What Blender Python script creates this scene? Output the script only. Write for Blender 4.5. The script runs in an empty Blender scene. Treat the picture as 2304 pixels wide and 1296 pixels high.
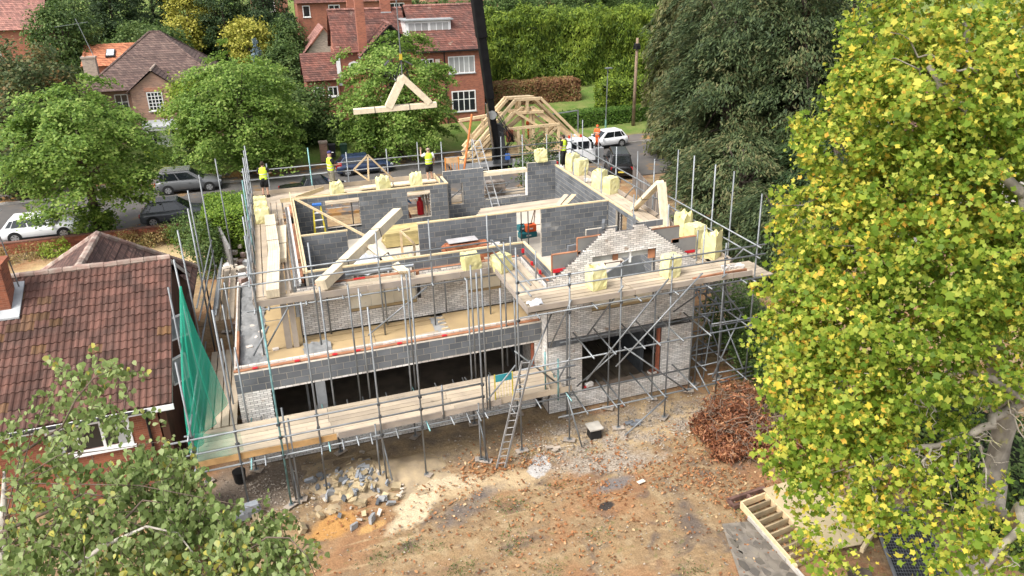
import bpy, bmesh, math, random
import numpy as np
from mathutils import Vector, Matrix, Quaternion
R = random.Random(7)
rad = math.radians
scene = bpy.context.scene
col = scene.collection

# ---------------------------------------------------------------- camera, sky, sun, exposure
CAM = Vector((0, 0, 15.7))
PITCH, YAW, ROLL = rad(21.06), rad(19.84), rad(-0.72)
cam_d = bpy.data.cameras.new('camera'); cam = bpy.data.objects.new('camera', cam_d); col.objects.link(cam)
_h = Vector((math.sin(YAW), math.cos(YAW), 0)); _r = Vector((math.cos(YAW), -math.sin(YAW), 0)); _z = Vector((0, 0, 1))
_f = _h * math.cos(PITCH) - _z * math.sin(PITCH); _u = _h * math.sin(PITCH) + _z * math.cos(PITCH)
_r2 = _r * math.cos(ROLL) + _u * math.sin(ROLL); _u2 = _u * math.cos(ROLL) - _r * math.sin(ROLL)
m = Matrix((_r2, _u2, -_f)).transposed().to_4x4(); m.translation = CAM
cam.matrix_world = m
cam_d.sensor_width = 36; cam_d.lens = 1710 / 2304 * 36
cam_d.shift_x = -(1228.8 - 1152) / 2304; cam_d.shift_y = -(648 - 566.9) / 2304
cam_d.clip_end = 2000; cam_d.clip_start = 0.1
scene.camera = cam

SUN_EL, SUN_AZ = rad(52), rad(242)      # azimuth clockwise from +Y: light comes from the left, a little behind the camera
world = bpy.data.worlds.new('World'); scene.world = world; world.use_nodes = True
wn = world.node_tree.nodes; wl = world.node_tree.links
sky = wn.new('ShaderNodeTexSky'); sky.sky_type = 'NISHITA'; sky.sun_disc = False
sky.sun_elevation = SUN_EL; sky.sun_rotation = SUN_AZ; sky.dust_density = 4.0; sky.air_density = 1.0; sky.ozone_density = 1.0
hs = wn.new('ShaderNodeHueSaturation'); hs.inputs['Saturation'].default_value = 0.30
wl.new(sky.outputs[0], hs.inputs['Color']); wl.new(hs.outputs[0], wn['Background'].inputs[0])
wn['Background'].inputs[1].default_value = 0.15
sd = bpy.data.lights.new('sun', 'SUN'); sun = bpy.data.objects.new('sun', sd); col.objects.link(sun)
sd.energy = 1.5; sd.angle = rad(20); sd.color = (1.0, 0.95, 0.88)
_sv = Vector((math.sin(SUN_AZ) * math.cos(SUN_EL), math.cos(SUN_AZ) * math.cos(SUN_EL), math.sin(SUN_EL)))
sun.rotation_euler = _sv.to_track_quat('Z', 'Y').to_euler(); sun.location = (0, 0, 60)
scene.view_settings.view_transform = 'Standard'; scene.view_settings.look = 'None'
scene.view_settings.exposure = 1.12; scene.view_settings.gamma = 1.0
scene.cycles.max_bounces = 6; scene.cycles.diffuse_bounces = 3; scene.cycles.transparent_max_bounces = 6

# ---------------------------------------------------------------- materials
MATS = {}
def M(key, c, rough=0.8, var=0.12, scale=3.0, tint=None, bump=0.0, bscale=40.0, metal=0.0, piece=0.12, transl=0.0, detail=6.0, spec=0.3, stretch=None, dirt=None):
    """procedural material: base colour, cloudy variation towards tint, per-piece brightness, fine relief"""
    if key in MATS: return MATS[key]
    mt = bpy.data.materials.new(key); mt.use_nodes = True
    n = mt.node_tree.nodes; l = mt.node_tree.links; b = n['Principled BSDF']
    b.inputs['Roughness'].default_value = rough; b.inputs['Metallic'].default_value = metal
    b.inputs['Specular IOR Level'].default_value = spec
    tc = n.new('ShaderNodeTexCoord'); geo = n.new('ShaderNodeNewGeometry'); oi = n.new('ShaderNodeObjectInfo')
    vec = geo.outputs['Position']
    if stretch:
        mp = n.new('ShaderNodeMapping'); mp.inputs['Scale'].default_value = stretch
        l.new(vec, mp.inputs['Vector']); vec = mp.outputs['Vector']
    ns = n.new('ShaderNodeTexNoise'); ns.inputs['Scale'].default_value = scale; ns.inputs['Detail'].default_value = detail
    l.new(vec, ns.inputs['Vector'])
    t = tint or tuple(max(0, x * (1 - var * 2.2)) for x in c[:3])
    mx = n.new('ShaderNodeMix'); mx.data_type = 'RGBA'
    mr = n.new('ShaderNodeMapRange'); mr.inputs['From Min'].default_value = 0.36; mr.inputs['From Max'].default_value = 0.66
    l.new(ns.outputs['Fac'], mr.inputs['Value']); l.new(mr.outputs[0], mx.inputs['Factor'])
    mx.inputs[6].default_value = (*c[:3], 1); mx.inputs[7].default_value = (*t[:3], 1)
    colr = mx.outputs[2]
    if dirt:
        n2 = n.new('ShaderNodeTexNoise'); n2.inputs['Scale'].default_value = dirt[1]; n2.inputs['Detail'].default_value = 8
        l.new(geo.outputs['Position'], n2.inputs['Vector'])
        r2 = n.new('ShaderNodeMapRange'); r2.inputs['From Min'].default_value = dirt[2]; r2.inputs['From Max'].default_value = dirt[2] + 0.08
        l.new(n2.outputs['Fac'], r2.inputs['Value'])
        m2 = n.new('ShaderNodeMix'); m2.data_type = 'RGBA'; l.new(r2.outputs[0], m2.inputs['Factor'])
        l.new(colr, m2.inputs[6]); m2.inputs[7].default_value = (*dirt[0], 1); colr = m2.outputs[2]
    if piece:
        ad = n.new('ShaderNodeMath'); ad.operation = 'ADD'; l.new(geo.outputs['Random Per Island'], ad.inputs[0]); l.new(oi.outputs['Random'], ad.inputs[1])
        fr = n.new('ShaderNodeMath'); fr.operation = 'FRACT'; l.new(ad.outputs[0], fr.inputs[0])
        pr_ = n.new('ShaderNodeMapRange'); pr_.inputs['To Min'].default_value = 1 - piece * 1.5; pr_.inputs['To Max'].default_value = 1 + piece
        l.new(fr.outputs[0], pr_.inputs['Value'])
        hv = n.new('ShaderNodeHueSaturation'); l.new(pr_.outputs[0], hv.inputs['Value']); l.new(colr, hv.inputs['Color']); colr = hv.outputs[0]
    l.new(colr, b.inputs['Base Color'])
    if bump:
        nb = n.new('ShaderNodeTexNoise'); nb.inputs['Scale'].default_value = bscale; nb.inputs['Detail'].default_value = 4
        l.new(vec, nb.inputs['Vector'])
        bp = n.new('ShaderNodeBump'); bp.inputs['Strength'].default_value = bump; bp.inputs['Distance'].default_value = 0.02
        l.new(nb.outputs['Fac'], bp.inputs['Height']); l.new(bp.outputs[0], b.inputs['Normal'])
    if transl:
        out = n['Material Output']; tr = n.new('ShaderNodeBsdfTranslucent'); l.new(colr, tr.inputs['Color'])
        ms = n.new('ShaderNodeMixShader'); ms.inputs[0].default_value = transl
        l.new(b.outputs[0], ms.inputs[1]); l.new(tr.outputs[0], ms.inputs[2]); l.new(ms.outputs[0], out.inputs['Surface'])
    MATS[key] = mt
    return mt

def LEAF(key, stops, transl=0.3, rough=0.55, clump=0.5, cs=0.6):
    """leaf material: each leaf takes its colour from a ramp by its own random number, clumps drift lighter and darker"""
    if key in MATS: return MATS[key]
    mt = bpy.data.materials.new(key); mt.use_nodes = True
    n = mt.node_tree.nodes; l = mt.node_tree.links; b = n['Principled BSDF']; b.inputs['Roughness'].default_value = rough
    b.inputs['Specular IOR Level'].default_value = 0.25
    geo = n.new('ShaderNodeNewGeometry'); ns = n.new('ShaderNodeTexNoise'); ns.inputs['Scale'].default_value = cs; ns.inputs['Detail'].default_value = 3
    l.new(geo.outputs['Position'], ns.inputs['Vector'])
    mr = n.new('ShaderNodeMapRange'); mr.inputs['From Min'].default_value = 0.3; mr.inputs['From Max'].default_value = 0.7
    mr.inputs['To Min'].default_value = -clump / 2; mr.inputs['To Max'].default_value = clump / 2; l.new(ns.outputs['Fac'], mr.inputs['Value'])
    ad = n.new('ShaderNodeMath'); ad.operation = 'ADD'; ad.use_clamp = True
    l.new(geo.outputs['Random Per Island'], ad.inputs[0]); l.new(mr.outputs[0], ad.inputs[1])
    rp = n.new('ShaderNodeValToRGB'); e = rp.color_ramp.elements
    e[0].position = stops[0][0]; e[0].color = (*stops[0][1], 1); e[1].position = stops[-1][0]; e[1].color = (*stops[-1][1], 1)
    for p, c in stops[1:-1]:
        x = e.new(p); x.color = (*c, 1)
    l.new(ad.outputs[0], rp.inputs[0]); l.new(rp.outputs[0], b.inputs['Base Color'])
    tr = n.new('ShaderNodeBsdfTranslucent'); ms = n.new('ShaderNodeMixShader'); ms.inputs[0].default_value = transl
    l.new(rp.outputs[0], tr.inputs['Color']); l.new(b.outputs[0], ms.inputs[1]); l.new(tr.outputs[0], ms.inputs[2])
    l.new(ms.outputs[0], n['Material Output'].inputs['Surface'])
    MATS[key] = mt
    return mt

block_m = M('concrete_block', (0.112, 0.121, 0.133), 0.9, 0.10, 1.3, tint=(0.155, 0.163, 0.173), bump=0.25, bscale=90, piece=0.16, dirt=((0.26, 0.26, 0.255), 0.9, 0.68))
block_lt = M('pale_concrete_block', (0.29, 0.295, 0.295), 0.9, 0.08, 1.3, tint=(0.24, 0.26, 0.29), bump=0.25, bscale=90, piece=0.10)
mortar_m = M('block_mortar', (0.50, 0.45, 0.37), 0.95, 0.1, 6, piece=0)
brick_m = M('white_brick', (0.74, 0.72, 0.69), 0.9, 0.16, 1.1, tint=(0.56, 0.51, 0.455), bump=0.3, bscale=60, piece=0.17, dirt=((0.40, 0.32, 0.255), 3.0, 0.63))
bmortar_m = M('dark_mortar', (0.12, 0.11, 0.105), 0.95, 0.15, 5, piece=0)
redbrick_m = M('red_brick', (0.33, 0.11, 0.062), 0.9, 0.2, 4, piece=0.25, bump=0.2)
newwood = M('new_timber', (0.66, 0.50, 0.30), 0.7, 0.10, 5, piece=0.14, dirt=((0.42, 0.26, 0.12), 7.0, 0.70))
palewood = M('pale_timber', (0.74, 0.63, 0.45), 0.7, 0.08, 5, piece=0.10, dirt=((0.48, 0.34, 0.2), 6.0, 0.72))
plate_m = M('plate_timber', (0.66, 0.53, 0.32), 0.75, 0.08, 4, piece=0.1)
board_m = M('scaffold_board', (0.50, 0.41, 0.30), 0.85, 0.14, 1.2, tint=(0.38, 0.315, 0.24), bump=0.15, bscale=30, piece=0.14, dirt=((0.33, 0.27, 0.2), 3.0, 0.64))
toe_m = M('weathered_toe_board', (0.40, 0.335, 0.27), 0.85, 0.18, 1.6, tint=(0.30, 0.26, 0.225), piece=0.15)
toeor_m = M('orange_toe_board', (0.55, 0.33, 0.14), 0.8, 0.15, 3, piece=0.1)
osb_m = M('chipboard', (0.42, 0.31, 0.165), 0.85, 0.12, 1.4, tint=(0.35, 0.255, 0.14), bump=0.1, piece=0.1, dirt=((0.30, 0.23, 0.15), 2.0, 0.66))
creamboard_m = M('cream_board', (0.80, 0.74, 0.61), 0.85, 0.08, 1.5, tint=(0.62, 0.55, 0.42), piece=0.05, dirt=((0.33, 0.26, 0.18), 2.4, 0.70))
galv_m = M('galvanised_tube', (0.25, 0.268, 0.28), 0.5, 0.2, 3.0, tint=(0.18, 0.188, 0.19), metal=0.4, piece=0.18, spec=0.5)
teal_m = M('teal_tube_paint', (0.22, 0.42, 0.42), 0.5, 0.25, 4, metal=0.2, piece=0.2)
steel_m = M('dark_steel', (0.10, 0.105, 0.11), 0.5, 0.2, 4, metal=0.3)
membrane_m = M('grey_membrane', (0.20, 0.205, 0.205), 0.55, 0.3, 2.2, tint=(0.30, 0.30, 0.295), bump=0.9, bscale=5, piece=0.05, dirt=((0.42, 0.40, 0.37), 1.4, 0.62))
concrete_m = M('concrete_slab', (0.53, 0.48, 0.40), 0.9, 0.1, 0.8, tint=(0.44, 0.40, 0.34), bump=0.1, piece=0, dirt=((0.36, 0.32, 0.27), 1.5, 0.62))
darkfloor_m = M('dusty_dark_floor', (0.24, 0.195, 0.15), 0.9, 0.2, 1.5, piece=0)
orange_m = M('orange_edge', (0.40, 0.185, 0.10), 0.8, 0.2, 2, piece=0.2)
red_m = M('red_plastic', (0.55, 0.02, 0.03), 0.5, 0.05, 3, piece=0.05)
pir_m = M('grey_insulation_face', (0.23, 0.225, 0.215), 0.8, 0.08, 2, piece=0.06)
yellow_m = M('yellow_wrap', (0.66, 0.60, 0.27), 0.5, 0.06, 2.5, tint=(0.72, 0.68, 0.38), bump=0.35, bscale=9, piece=0.05, spec=0.4)
white_m = M('white_paint', (0.78, 0.78, 0.77), 0.45, 0.03, 3, piece=0.02)
black_m = M('black_plastic', (0.015, 0.015, 0.016), 0.5, 0.1, 4, piece=0.05)
glass_m = M('window_glass', (0.02, 0.023, 0.025), 0.08, 0.05, 1, piece=0, spec=0.7)

# ---------------------------------------------------------------- mesh building
def O(name, me, mat, parent=None, loc=(0, 0, 0), rot=None):
    o = bpy.data.objects.new(name, me); col.objects.link(o)
    if mat is not None and len(me.materials) == 0: me.materials.append(mat)
    loc = Vector(loc)
    if parent is not None:
        o.parent = parent; loc = loc - wloc(parent)
    o.location = loc
    if rot is not None: o.rotation_euler = rot
    return o
def wloc(o):
    v = Vector(o.location)
    while o.parent: o = o.parent; v = v + o.location
    return v
class MB:
    def __init__(s): s.v = []; s.f = []
    def add(s, vs, fs):
        k = len(s.v); s.v += [tuple(v) for v in vs]; s.f += [tuple(i + k for i in f) for f in fs]; return s
    def box(s, c, d, rz=0.0, rot=None):
        x, y, z = d[0] / 2, d[1] / 2, d[2] / 2; c = Vector(c)
        vs = [Vector((i, j, k)) for k in (-z, z) for j in (-y, y) for i in (-x, x)]
        q = rot if rot is not None else (Matrix.Rotation(rz, 3, 'Z') if rz else None)
        if q is not None: vs = [q @ v for v in vs]
        return s.add([v + c for v in vs], [(0, 2, 3, 1), (4, 5, 7, 6), (0, 1, 5, 4), (2, 6, 7, 3), (0, 4, 6, 2), (1, 3, 7, 5)])
    def bb(s, a, b):
        return s.box([(a[i] + b[i]) / 2 for i in range(3)], [abs(b[i] - a[i]) for i in range(3)])
    def bar(s, p, q, w, h, up=(0, 0, 1)):
        p, q = Vector(p), Vector(q); d = (q - p).normalized(); up = Vector(up)
        sd_ = d.cross(up)
        if sd_.length < 1e-4: sd_ = d.cross(Vector((1, 0, 0)))
        sd_.normalize(); u = sd_.cross(d).normalized()
        vs = [e + sd_ * a * w / 2 + u * b * h / 2 for e in (p, q) for a, b in ((-1, -1), (1, -1), (1, 1), (-1, 1))]
        return s.add(vs, [(3, 2, 1, 0), (4, 5, 6, 7), (0, 1, 5, 4), (1, 2, 6, 5), (2, 3, 7, 6), (3, 0, 4, 7)])
    def tube(s, p, q, r, n=6, r2=None, cap=True):
        p, q = Vector(p), Vector(q); d = (q - p).normalized(); a = d.orthogonal().normalized(); b = d.cross(a); r2 = r if r2 is None else r2
        vs = []
        for e, rr in ((p, r), (q, r2)):
            for i in range(n):
                t = 2 * math.pi * i / n; vs.append(e + (a * math.cos(t) + b * math.sin(t)) * rr)
        fs = [(i, (i + 1) % n, n + (i + 1) % n, n + i) for i in range(n)]
        if cap: fs += [tuple(range(n))[::-1], tuple(range(n, 2 * n))]
        return s.add(vs, fs)
    def path(s, pts, radii, n=6):
        pts = [Vector(p) for p in pts]; rings = []
        for i, p in enumerate(pts):
            d = (pts[min(i + 1, len(pts) - 1)] - pts[max(i - 1, 0)]).normalized()
            a = d.cross(Vector((0.31, 0.17, 0.93)));
            if a.length < 1e-3: a = d.orthogonal()
            a.normalize(); b = d.cross(a); r = radii[i] if hasattr(radii, '__len__') else radii
            rings.append([p + (a * math.cos(2 * math.pi * k / n) + b * math.sin(2 * math.pi * k / n)) * r for k in range(n)])
        vs = [v for g in rings for v in g]; fs = []
        for i in range(len(rings) - 1):
            for k in range(n): fs.append((i * n + k, i * n + (k + 1) % n, (i + 1) * n + (k + 1) % n, (i + 1) * n + k))
        fs += [tuple(range(n))[::-1], tuple(range(len(vs) - n, len(vs)))]
        return s.add(vs, fs)
    def poly(s, pts): return s.add(pts, [tuple(range(len(pts)))])
    def prism(s, pts, ext):
        n = len(pts); e = Vector(ext); pts = [Vector(p) for p in pts]
        return s.add(pts + [p + e for p in pts], [tuple(range(n))[::-1], tuple(range(n, 2 * n))] + [(i, (i + 1) % n, n + (i + 1) % n, n + i) for i in range(n)])
    def loft(s, rings, closed=True, caps=True):
        n = len(rings[0]); vs = [p for r_ in rings for p in r_]; fs = []
        for i in range(len(rings) - 1):
            for k in range(n if closed else n - 1):
                fs.append((i * n + k, i * n + (k + 1) % n, (i + 1) * n + (k + 1) % n, (i + 1) * n + k))
        if caps: fs += [tuple(range(n))[::-1], tuple(range(len(vs) - n, len(vs)))]
        return s.add(vs, fs)
    def build(s, name, mat, parent=None, smooth=False, bevel=0.0, kind=None, label=None):
        if not s.v: return None
        a = np.array(s.v); c = (a.max(0) + a.min(0)) / 2
        me = bpy.data.meshes.new(name); me.from_pydata([tuple(x) for x in (a - c)], [], s.f)
        bm = bmesh.new(); bm.from_mesh(me); bmesh.ops.recalc_face_normals(bm, faces=bm.faces); bm.to_mesh(me); bm.free()
        if smooth:
            for p in me.polygons: p.use_smooth = True
        o = O(name, me, mat, parent, c)
        if bevel:
            bv = o.modifiers.new('bevel', 'BEVEL'); bv.width = bevel; bv.segments = 2; bv.limit_method = 'ANGLE'
        if kind: o['kind'] = kind
        if label: o['label'] = label
        return o
def tag(o, label, cat, group=None):
    o['label'] = label; o['category'] = cat
    if group: o['group'] = group
    return o
def thing(name, label, cat, loc, group=None):
    o = bpy.data.objects.new(name, None); col.objects.link(o); o.location = loc; o.empty_display_size = 0.2
    return tag(o, label, cat, group)
def struct(o): o['kind'] = 'structure'; return o

# pieces: many alike boxes (bricks, blocks, boards); the nearest ones become objects that share mesh data, the rest one joined part
MESHC = {}
def pieces(name, items, mat, parent, limit=300, chamfer=0.0):
    """items: list of (centre, size, rotation matrix or None)"""
    items = sorted(items, key=lambda t: (Vector(t[0]) - CAM).length)
    out = []
    for c, d, q in items[:limit]:
        k = (name, mat.name, round(d[0], 2), round(d[1], 2), round(d[2], 2))
        if k not in MESHC:
            b = MB().box((0, 0, 0), d); me = bpy.data.meshes.new(name); me.from_pydata(b.v, [], b.f); me.materials.append(mat); MESHC[k] = me
        o = O(name, MESHC[k], None, parent, c, q.to_euler() if q is not None else None); out.append(o)
    if len(items) > limit:
        b = MB()
        for c, d, q in items[limit:]: b.box(c, d, rot=q)
        b.build(name, mat, parent, kind='stuff')
    return out

def courses(u0, u1, z0, z1, L, Hc, openings=(), gap=0.01, clip=None, seed=0, off0=0.0):
    """stretcher bond in the (u, z) plane: list of (uc, zc, w, h) pieces and of mortar strips"""
    out = []; core = []; k = 0; z = z0
    while z < z1 - 0.02:
        h = min(Hc, z1 - z); lo, hi = u0, u1
        if clip:
            lo, hi = clip(z + h)
            lo, hi = max(lo, u0), min(hi, u1)
        segs = [(lo, hi)] if hi - lo > 0.03 else []
        for (a, b, c, d) in openings:
            if c < z + h * 0.5 < d:
                ns_ = []
                for s0, s1 in segs:
                    if b <= s0 or a >= s1: ns_.append((s0, s1)); continue
                    if a > s0: ns_.append((s0, a))
                    if b < s1: ns_.append((b, s1))
                segs = ns_
        for s0, s1 in segs:
            if s1 - s0 < 0.03: continue
            core.append((s0, s1, z, z + h))
            u = u0 + off0 - L * 2 + (L / 2 if k % 2 else 0)
            while u < s1:
                a, b = max(u, s0), min(u + L, s1)
                if b - a > 0.035: out.append(((a + b) / 2 - 0, z + h / 2, b - a - gap, h - gap))
                u += L
        z += Hc; k += 1
    return out, core
# ================================================================ THE HOUSE UNDER CONSTRUCTION
house = thing('unfinished_house', 'roofless house under construction, grey block walls and white brick gable inside scaffolding', 'house', (6, 29, 0))
blocks, pale_blocks, bricks = [], [], []
core_b, core_br = MB(), MB()
FZ = 3.35      # first floor level
PZ = 5.565     # top of block leaf, under the wall plate
def wall_x(y, u0, u1, z0, z1, ops=(), th=0.1, L=0.45, Hc=0.225, store=None, core=None, clip=None, off0=0.0, gap=0.01):
    """wall along X, centred on y"""
    store = blocks if store is None else store; core = core_b if core is None else core
    p, c = courses(u0, u1, z0, z1, L, Hc, ops, gap=gap if L < .3 else .017, clip=clip, off0=off0)
    for u, z, w, h in p: store.append(((u, y, z), (w, th, h), None))
    for a, b, z, zz in c: core.bb((a + 0.006, y - th / 2 + 0.007, z), (b - 0.006, y + th / 2 - 0.007, zz))
def wall_y(x, u0, u1, z0, z1, ops=(), th=0.1, L=0.45, Hc=0.225, store=None, core=None, clip=None, off0=0.0, gap=0.01):
    store = blocks if store is None else store; core = core_b if core is None else core
    p, c = courses(u0, u1, z0, z1, L, Hc, ops, gap=gap if L < .3 else .017, clip=clip, off0=off0)
    for u, z, w, h in p: store.append(((x, u, z), (th, w, h), None))
    for a, b, z, zz in c: core.bb((x - th / 2 + 0.007, a + 0.006, z), (x + th / 2 - 0.007, b - 0.006, zz))
def brick_x(y, u0, u1, z0, z1, ops=(), clip=None): wall_x(y + 0.05, u0, u1, z0, z1, ops, 0.1, 0.225, 0.075, bricks, core_br, clip, gap=0.013)
def brick_y(x, u0, u1, z0, z1, ops=(), clip=None): wall_y(x, u0, u1, z0, z1, ops, 0.1, 0.225, 0.075, bricks, core_br, clip, gap=0.013)

# first floor block walls
wall_x(35.25, 0.42, 7.62, FZ, PZ, [(1.84, 3.38, 4.0, 5.36), (5.66, 6.76, 3.92, 5.27)])
wall_y(7.62, 35.35, 36.55, FZ, PZ + 0.0)
wall_x(36.6, 7.72, 9.84, FZ, 5.82, [(8.1, 8.72, 4.0, 5.24)])
wall_x(36.6, 9.84, 12.2, FZ, 4.1)
wall_x(36.6, 12.2, 13.84, FZ, 5.82)
wall_x(29.72, 5.1, 13.68, FZ, PZ, [(9.38, 10.48, 3.0, 5.6)])
wall_x(29.95, 0.55, 2.27, FZ, PZ, off0=0.12)
wall_y(13.76, 22.95, 36.5, FZ, PZ, [(27.8, 28.9, 4.2, 5.38)])
wall_y(0.44, 26.0, 35.2, FZ, PZ)
wall_x(25.98, 0.5, 8.42, FZ, PZ, [(1.75, 4.2, 4.2, 5.4), (6.1, 7.5, 4.2, 5.4)])
wall_y(8.48, 22.95, 26.0, FZ, PZ)
# blocks in the gable's inner leaf
wall_x(22.95, 8.6, 9.9, FZ, 5.6); wall_x(22.95, 12.4, 13.7, FZ, 5.6)
wall_x(22.95, 9.75, 10.95, 6.7, 6.93); wall_x(22.95, 11.6, 12.75, 6.72, 6.95)
for c, rz in (((10.42, 22.95, 7.05), 1.1), ((11.62, 22.97, 7.06), 1.15), ((9.3, 22.98, 6.31), 0.1)):
    blocks.append((c, (0.44, 0.1, 0.215), Matrix.Rotation(rz, 3, 'Z')))
# rear extension: block parapet band
wall_x(23.36, -2.2, 8.2, 2.78, 3.48, th=0.12, Hc=0.233)
wall_y(-2.14, 23.42, 31.4, 2.78, 3.4, th=0.12, Hc=0.233)
# grey lintel blocks across the wing
for i in range(22):
    u = 8.26 + i * 0.215
    blocks.append(((u + 0.1075, 22.688, 2.86), (0.205, 0.106, 0.245), None))

# white facing brick
def gclip(z):
    if z <= 5.33: return (8.2, 14.05)
    lo = 8.36 + (z - 5.33) / 0.80; hi = 14.02 - (z - 5.33) / 0.755
    return (lo, hi)
brick_x(22.64, 8.2, 14.05, 0.0, 2.736, [(9.52, 12.75, 0.76, 3.0)])
brick_x(22.64, 8.2, 14.05, 2.985, 6.98, [(9.89, 12.36, 3.88, 5.96), (10.75, 11.45, 6.82, 7.2)], clip=gclip)
brick_y(8.25, 22.745, 25.62, 0.0, 5.2)
brick_x(23.3, -2.2, -1.17, 0.0, 2.775)
brick_x(23.3, 7.9, 8.19, 0.0, 2.70)
brick_x(23.3, -1.165, 8.19, 0.0, 0.45)
brick_x(23.3, -1.165, 8.19, 2.702, 2.777)
brick_y(-2.15, 23.405, 31.4, 0.0, 2.775)
brick_x(25.62, 0.05, 8.19, 3.36, 5.16, [(1.72, 4.16, 3.98, 5.3), (6.12, 7.4, 4.0, 5.3), (4.2, 4.32, 4.1, 5.3)])
brick_y(0.10, 25.73, 35.5, 3.36, 5.2)
brick_y(14.0, 22.745, 36.8, 0.0, 5.2, [(27.8, 28.9, 4.2, 5.3)])
brick_x(35.5, 0.15, 7.6, 0.0, 5.1, [(1.84, 3.38, 4.0, 5.36), (5.66, 6.76, 3.92, 5.27), (1.0, 3.4, .3, 2.4), (5, 6.8, .3, 2.4)])
brick_x(36.82, 7.6, 13.95, 0.0, 5.1, [(8.1, 8.72, 4.0, 5.24), (9.84, 12.2, 4.1, 5.3), (9.3, 12.6, 0, 2.4)])
pieces('block', blocks, block_m, house, 300)
pieces('brick', bricks, brick_m, house, 300)
core_b.build('block_mortar', mortar_m, house); core_br.build('brick_mortar', bmortar_m, house)
# white-brick coping course and orange insulation edge along the parapet
cop = []
u = -2.18
while u < 8.1:
    cop.append(((u + 0.1075, 23.62, 3.56 + R.uniform(-.004, .004)), (0.212, 0.10, 0.06), None)); u += 0.225
pieces('coping_brick', cop, M('coping_brick', (0.74, 0.66, 0.58), 0.85, 0.1, 4, piece=0.12), house)
MB().bb((-2.2, 23.431, 3.482), (8.18, 23.565, 3.518)).build('insulation_edge', orange_m, house)
MB().bb((-2.13, 23.57, 3.3), (-2.05, 26.4, 3.56)).build('insulation_edge', orange_m, house)
MB().bb((-2.20, 23.57, 3.402), (-2.135, 31.4, 3.47)).build('coping_course', M('coping_brick', (0.74, 0.66, 0.58)), house)
for u in (-1.55, -0.25, 0.95, 1.7, 3.1, 4.66):
    MB().box((u, 23.44, 3.54), (0.16, 0.09, 0.035)).build('cavity_tray', red_m, house)
# timber plates
def plate(p, q, w=0.1, h=0.055, mt=plate_m, name='wall_plate'): return MB().bar(p, q, w, h).build(name, mt, house)
zt = PZ + 0.03
plate((0.44, 25.9, zt), (0.44, 35.2, zt)); plate((0.39, 35.25, zt), (7.68, 35.25, zt)); plate((7.62, 35.3, zt), (7.62, 36.5, zt))
plate((5.08, 29.72, zt), (13.7, 29.72, zt)); plate((13.76, 26.4, zt), (13.76, 36.5, zt)); plate((0.5, 25.98, zt), (8.4, 25.98, zt))
plate((8.48, 22.85, zt), (8.48, 26.03, zt)); plate((0.5, 29.95, zt), (2.3, 29.95, zt))
plate((0.36, 25.9, 5.62), (0.36, 36.3, 5.62), 0.045, 0.12, newwood, 'rafter_strap')
for a, b in ((34.0, 35.2), (28.0, 32.4), (26.2, 27.6)):
    MB().bb((0.24, a, 5.1), (0.335, b, 5.36)).build('insulation_board', orange_m, house)
MB().bb((0.16, 25.9, 5.2), (0.235, 35.2, 5.28)).build('insulation_edge', M('white_foam', (0.72, 0.7, 0.66), 0.8), house)
MB().bb((0.6, 25.73, 4.9), (8.2, 25.925, 5.13)).build('insulation_board', orange_m, house)
MB().bb((8.305, 22.75, 4.9), (8.425, 25.7, 5.18)).build('insulation_board', orange_m, house)
for c, d in (((8.31, 24.6, 5.25), (0.07, 0.1, 0.16)), ((8.31, 23.7, 5.25), (0.07, 0.1, 0.16)), ((8.4, 25.85, 5.3), (0.12, 0.07, 0.16)), ((2.2, 25.8, 5.15), (0.4, 0.04, 0.05)), ((8.72, 22.82, 5.62), (0.5, 0.12, 0.13)), ((13.85, 22.85, 5.58), (0.42, 0.14, 0.1)), ((13.9, 36.75, 5.66), (0.1, 0.3, 0.1))):
    MB().box(c, d).build('cavity_tray', red_m, house)
# grey insulation boards propped behind the stepped gable
for (x0, x1, z0, z1) in ((8.46, 9.5, 5.55, 6.2), (9.4, 10.28, 6.05, 6.68), (12.2, 13.38, 6.0, 6.62), (13.1, 14.1, 5.5, 6.14)):
    MB().bb((x0, 22.80, z0), (x1, 22.885, z1)).build('insulation_board', pir_m, house)
    MB().bb((x0 - 0.015, 22.795, z1 + 0.002), (x1, 22.89, z1 + 0.03)).build('board_edge', orange_m, house)
    MB().bb((x0 - 0.03, 22.795, z0), (x0 - 0.004, 22.89, z1)).build('board_edge', orange_m, house)
# gable window: light steel lintel strips, props behind
MB().bb((9.89, 22.76, 5.75), (12.36, 22.9, 5.95)).build('window_head', M('grey_head', (0.42, 0.43, 0.42), 0.7), house)
MB().bb((11.35, 22.70, 5.55), (11.42, 22.76, 5.955)).build('head_packer', white_m, house)
MB().bb((10.7, 22.70, 5.72), (10.9, 22.752, 5.95)).build('head_packer', orange_m, house)
MB().bb((12.1, 22.70, 5.6), (12.36, 22.752, 5.95)).build('head_packer', orange_m, house)
# closing boards in the boarded-up windows
for (x0, x1, y, z0, z1) in ((1.72, 4.16, 25.68, 3.98, 5.12), (6.12, 7.4, 25.68, 4.0, 5.12), (9.89, 12.36, 22.75, 3.88, 5.02)):
    n = 3
    for i in range(n):
        a = x0 + (x1 - x0) * i / n; b = x0 + (x1 - x0) * (i + 1) / n - 0.008
        MB().bb((a, y, z0), (b, y + 0.02, z1)).build('closing_board', creamboard_m, house)
    MB().bb((x0, y - 0.07, z0 + 0.002), (x1, y - 0.005, z0 + 0.09)).build('sill_board', osb_m, house)
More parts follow.
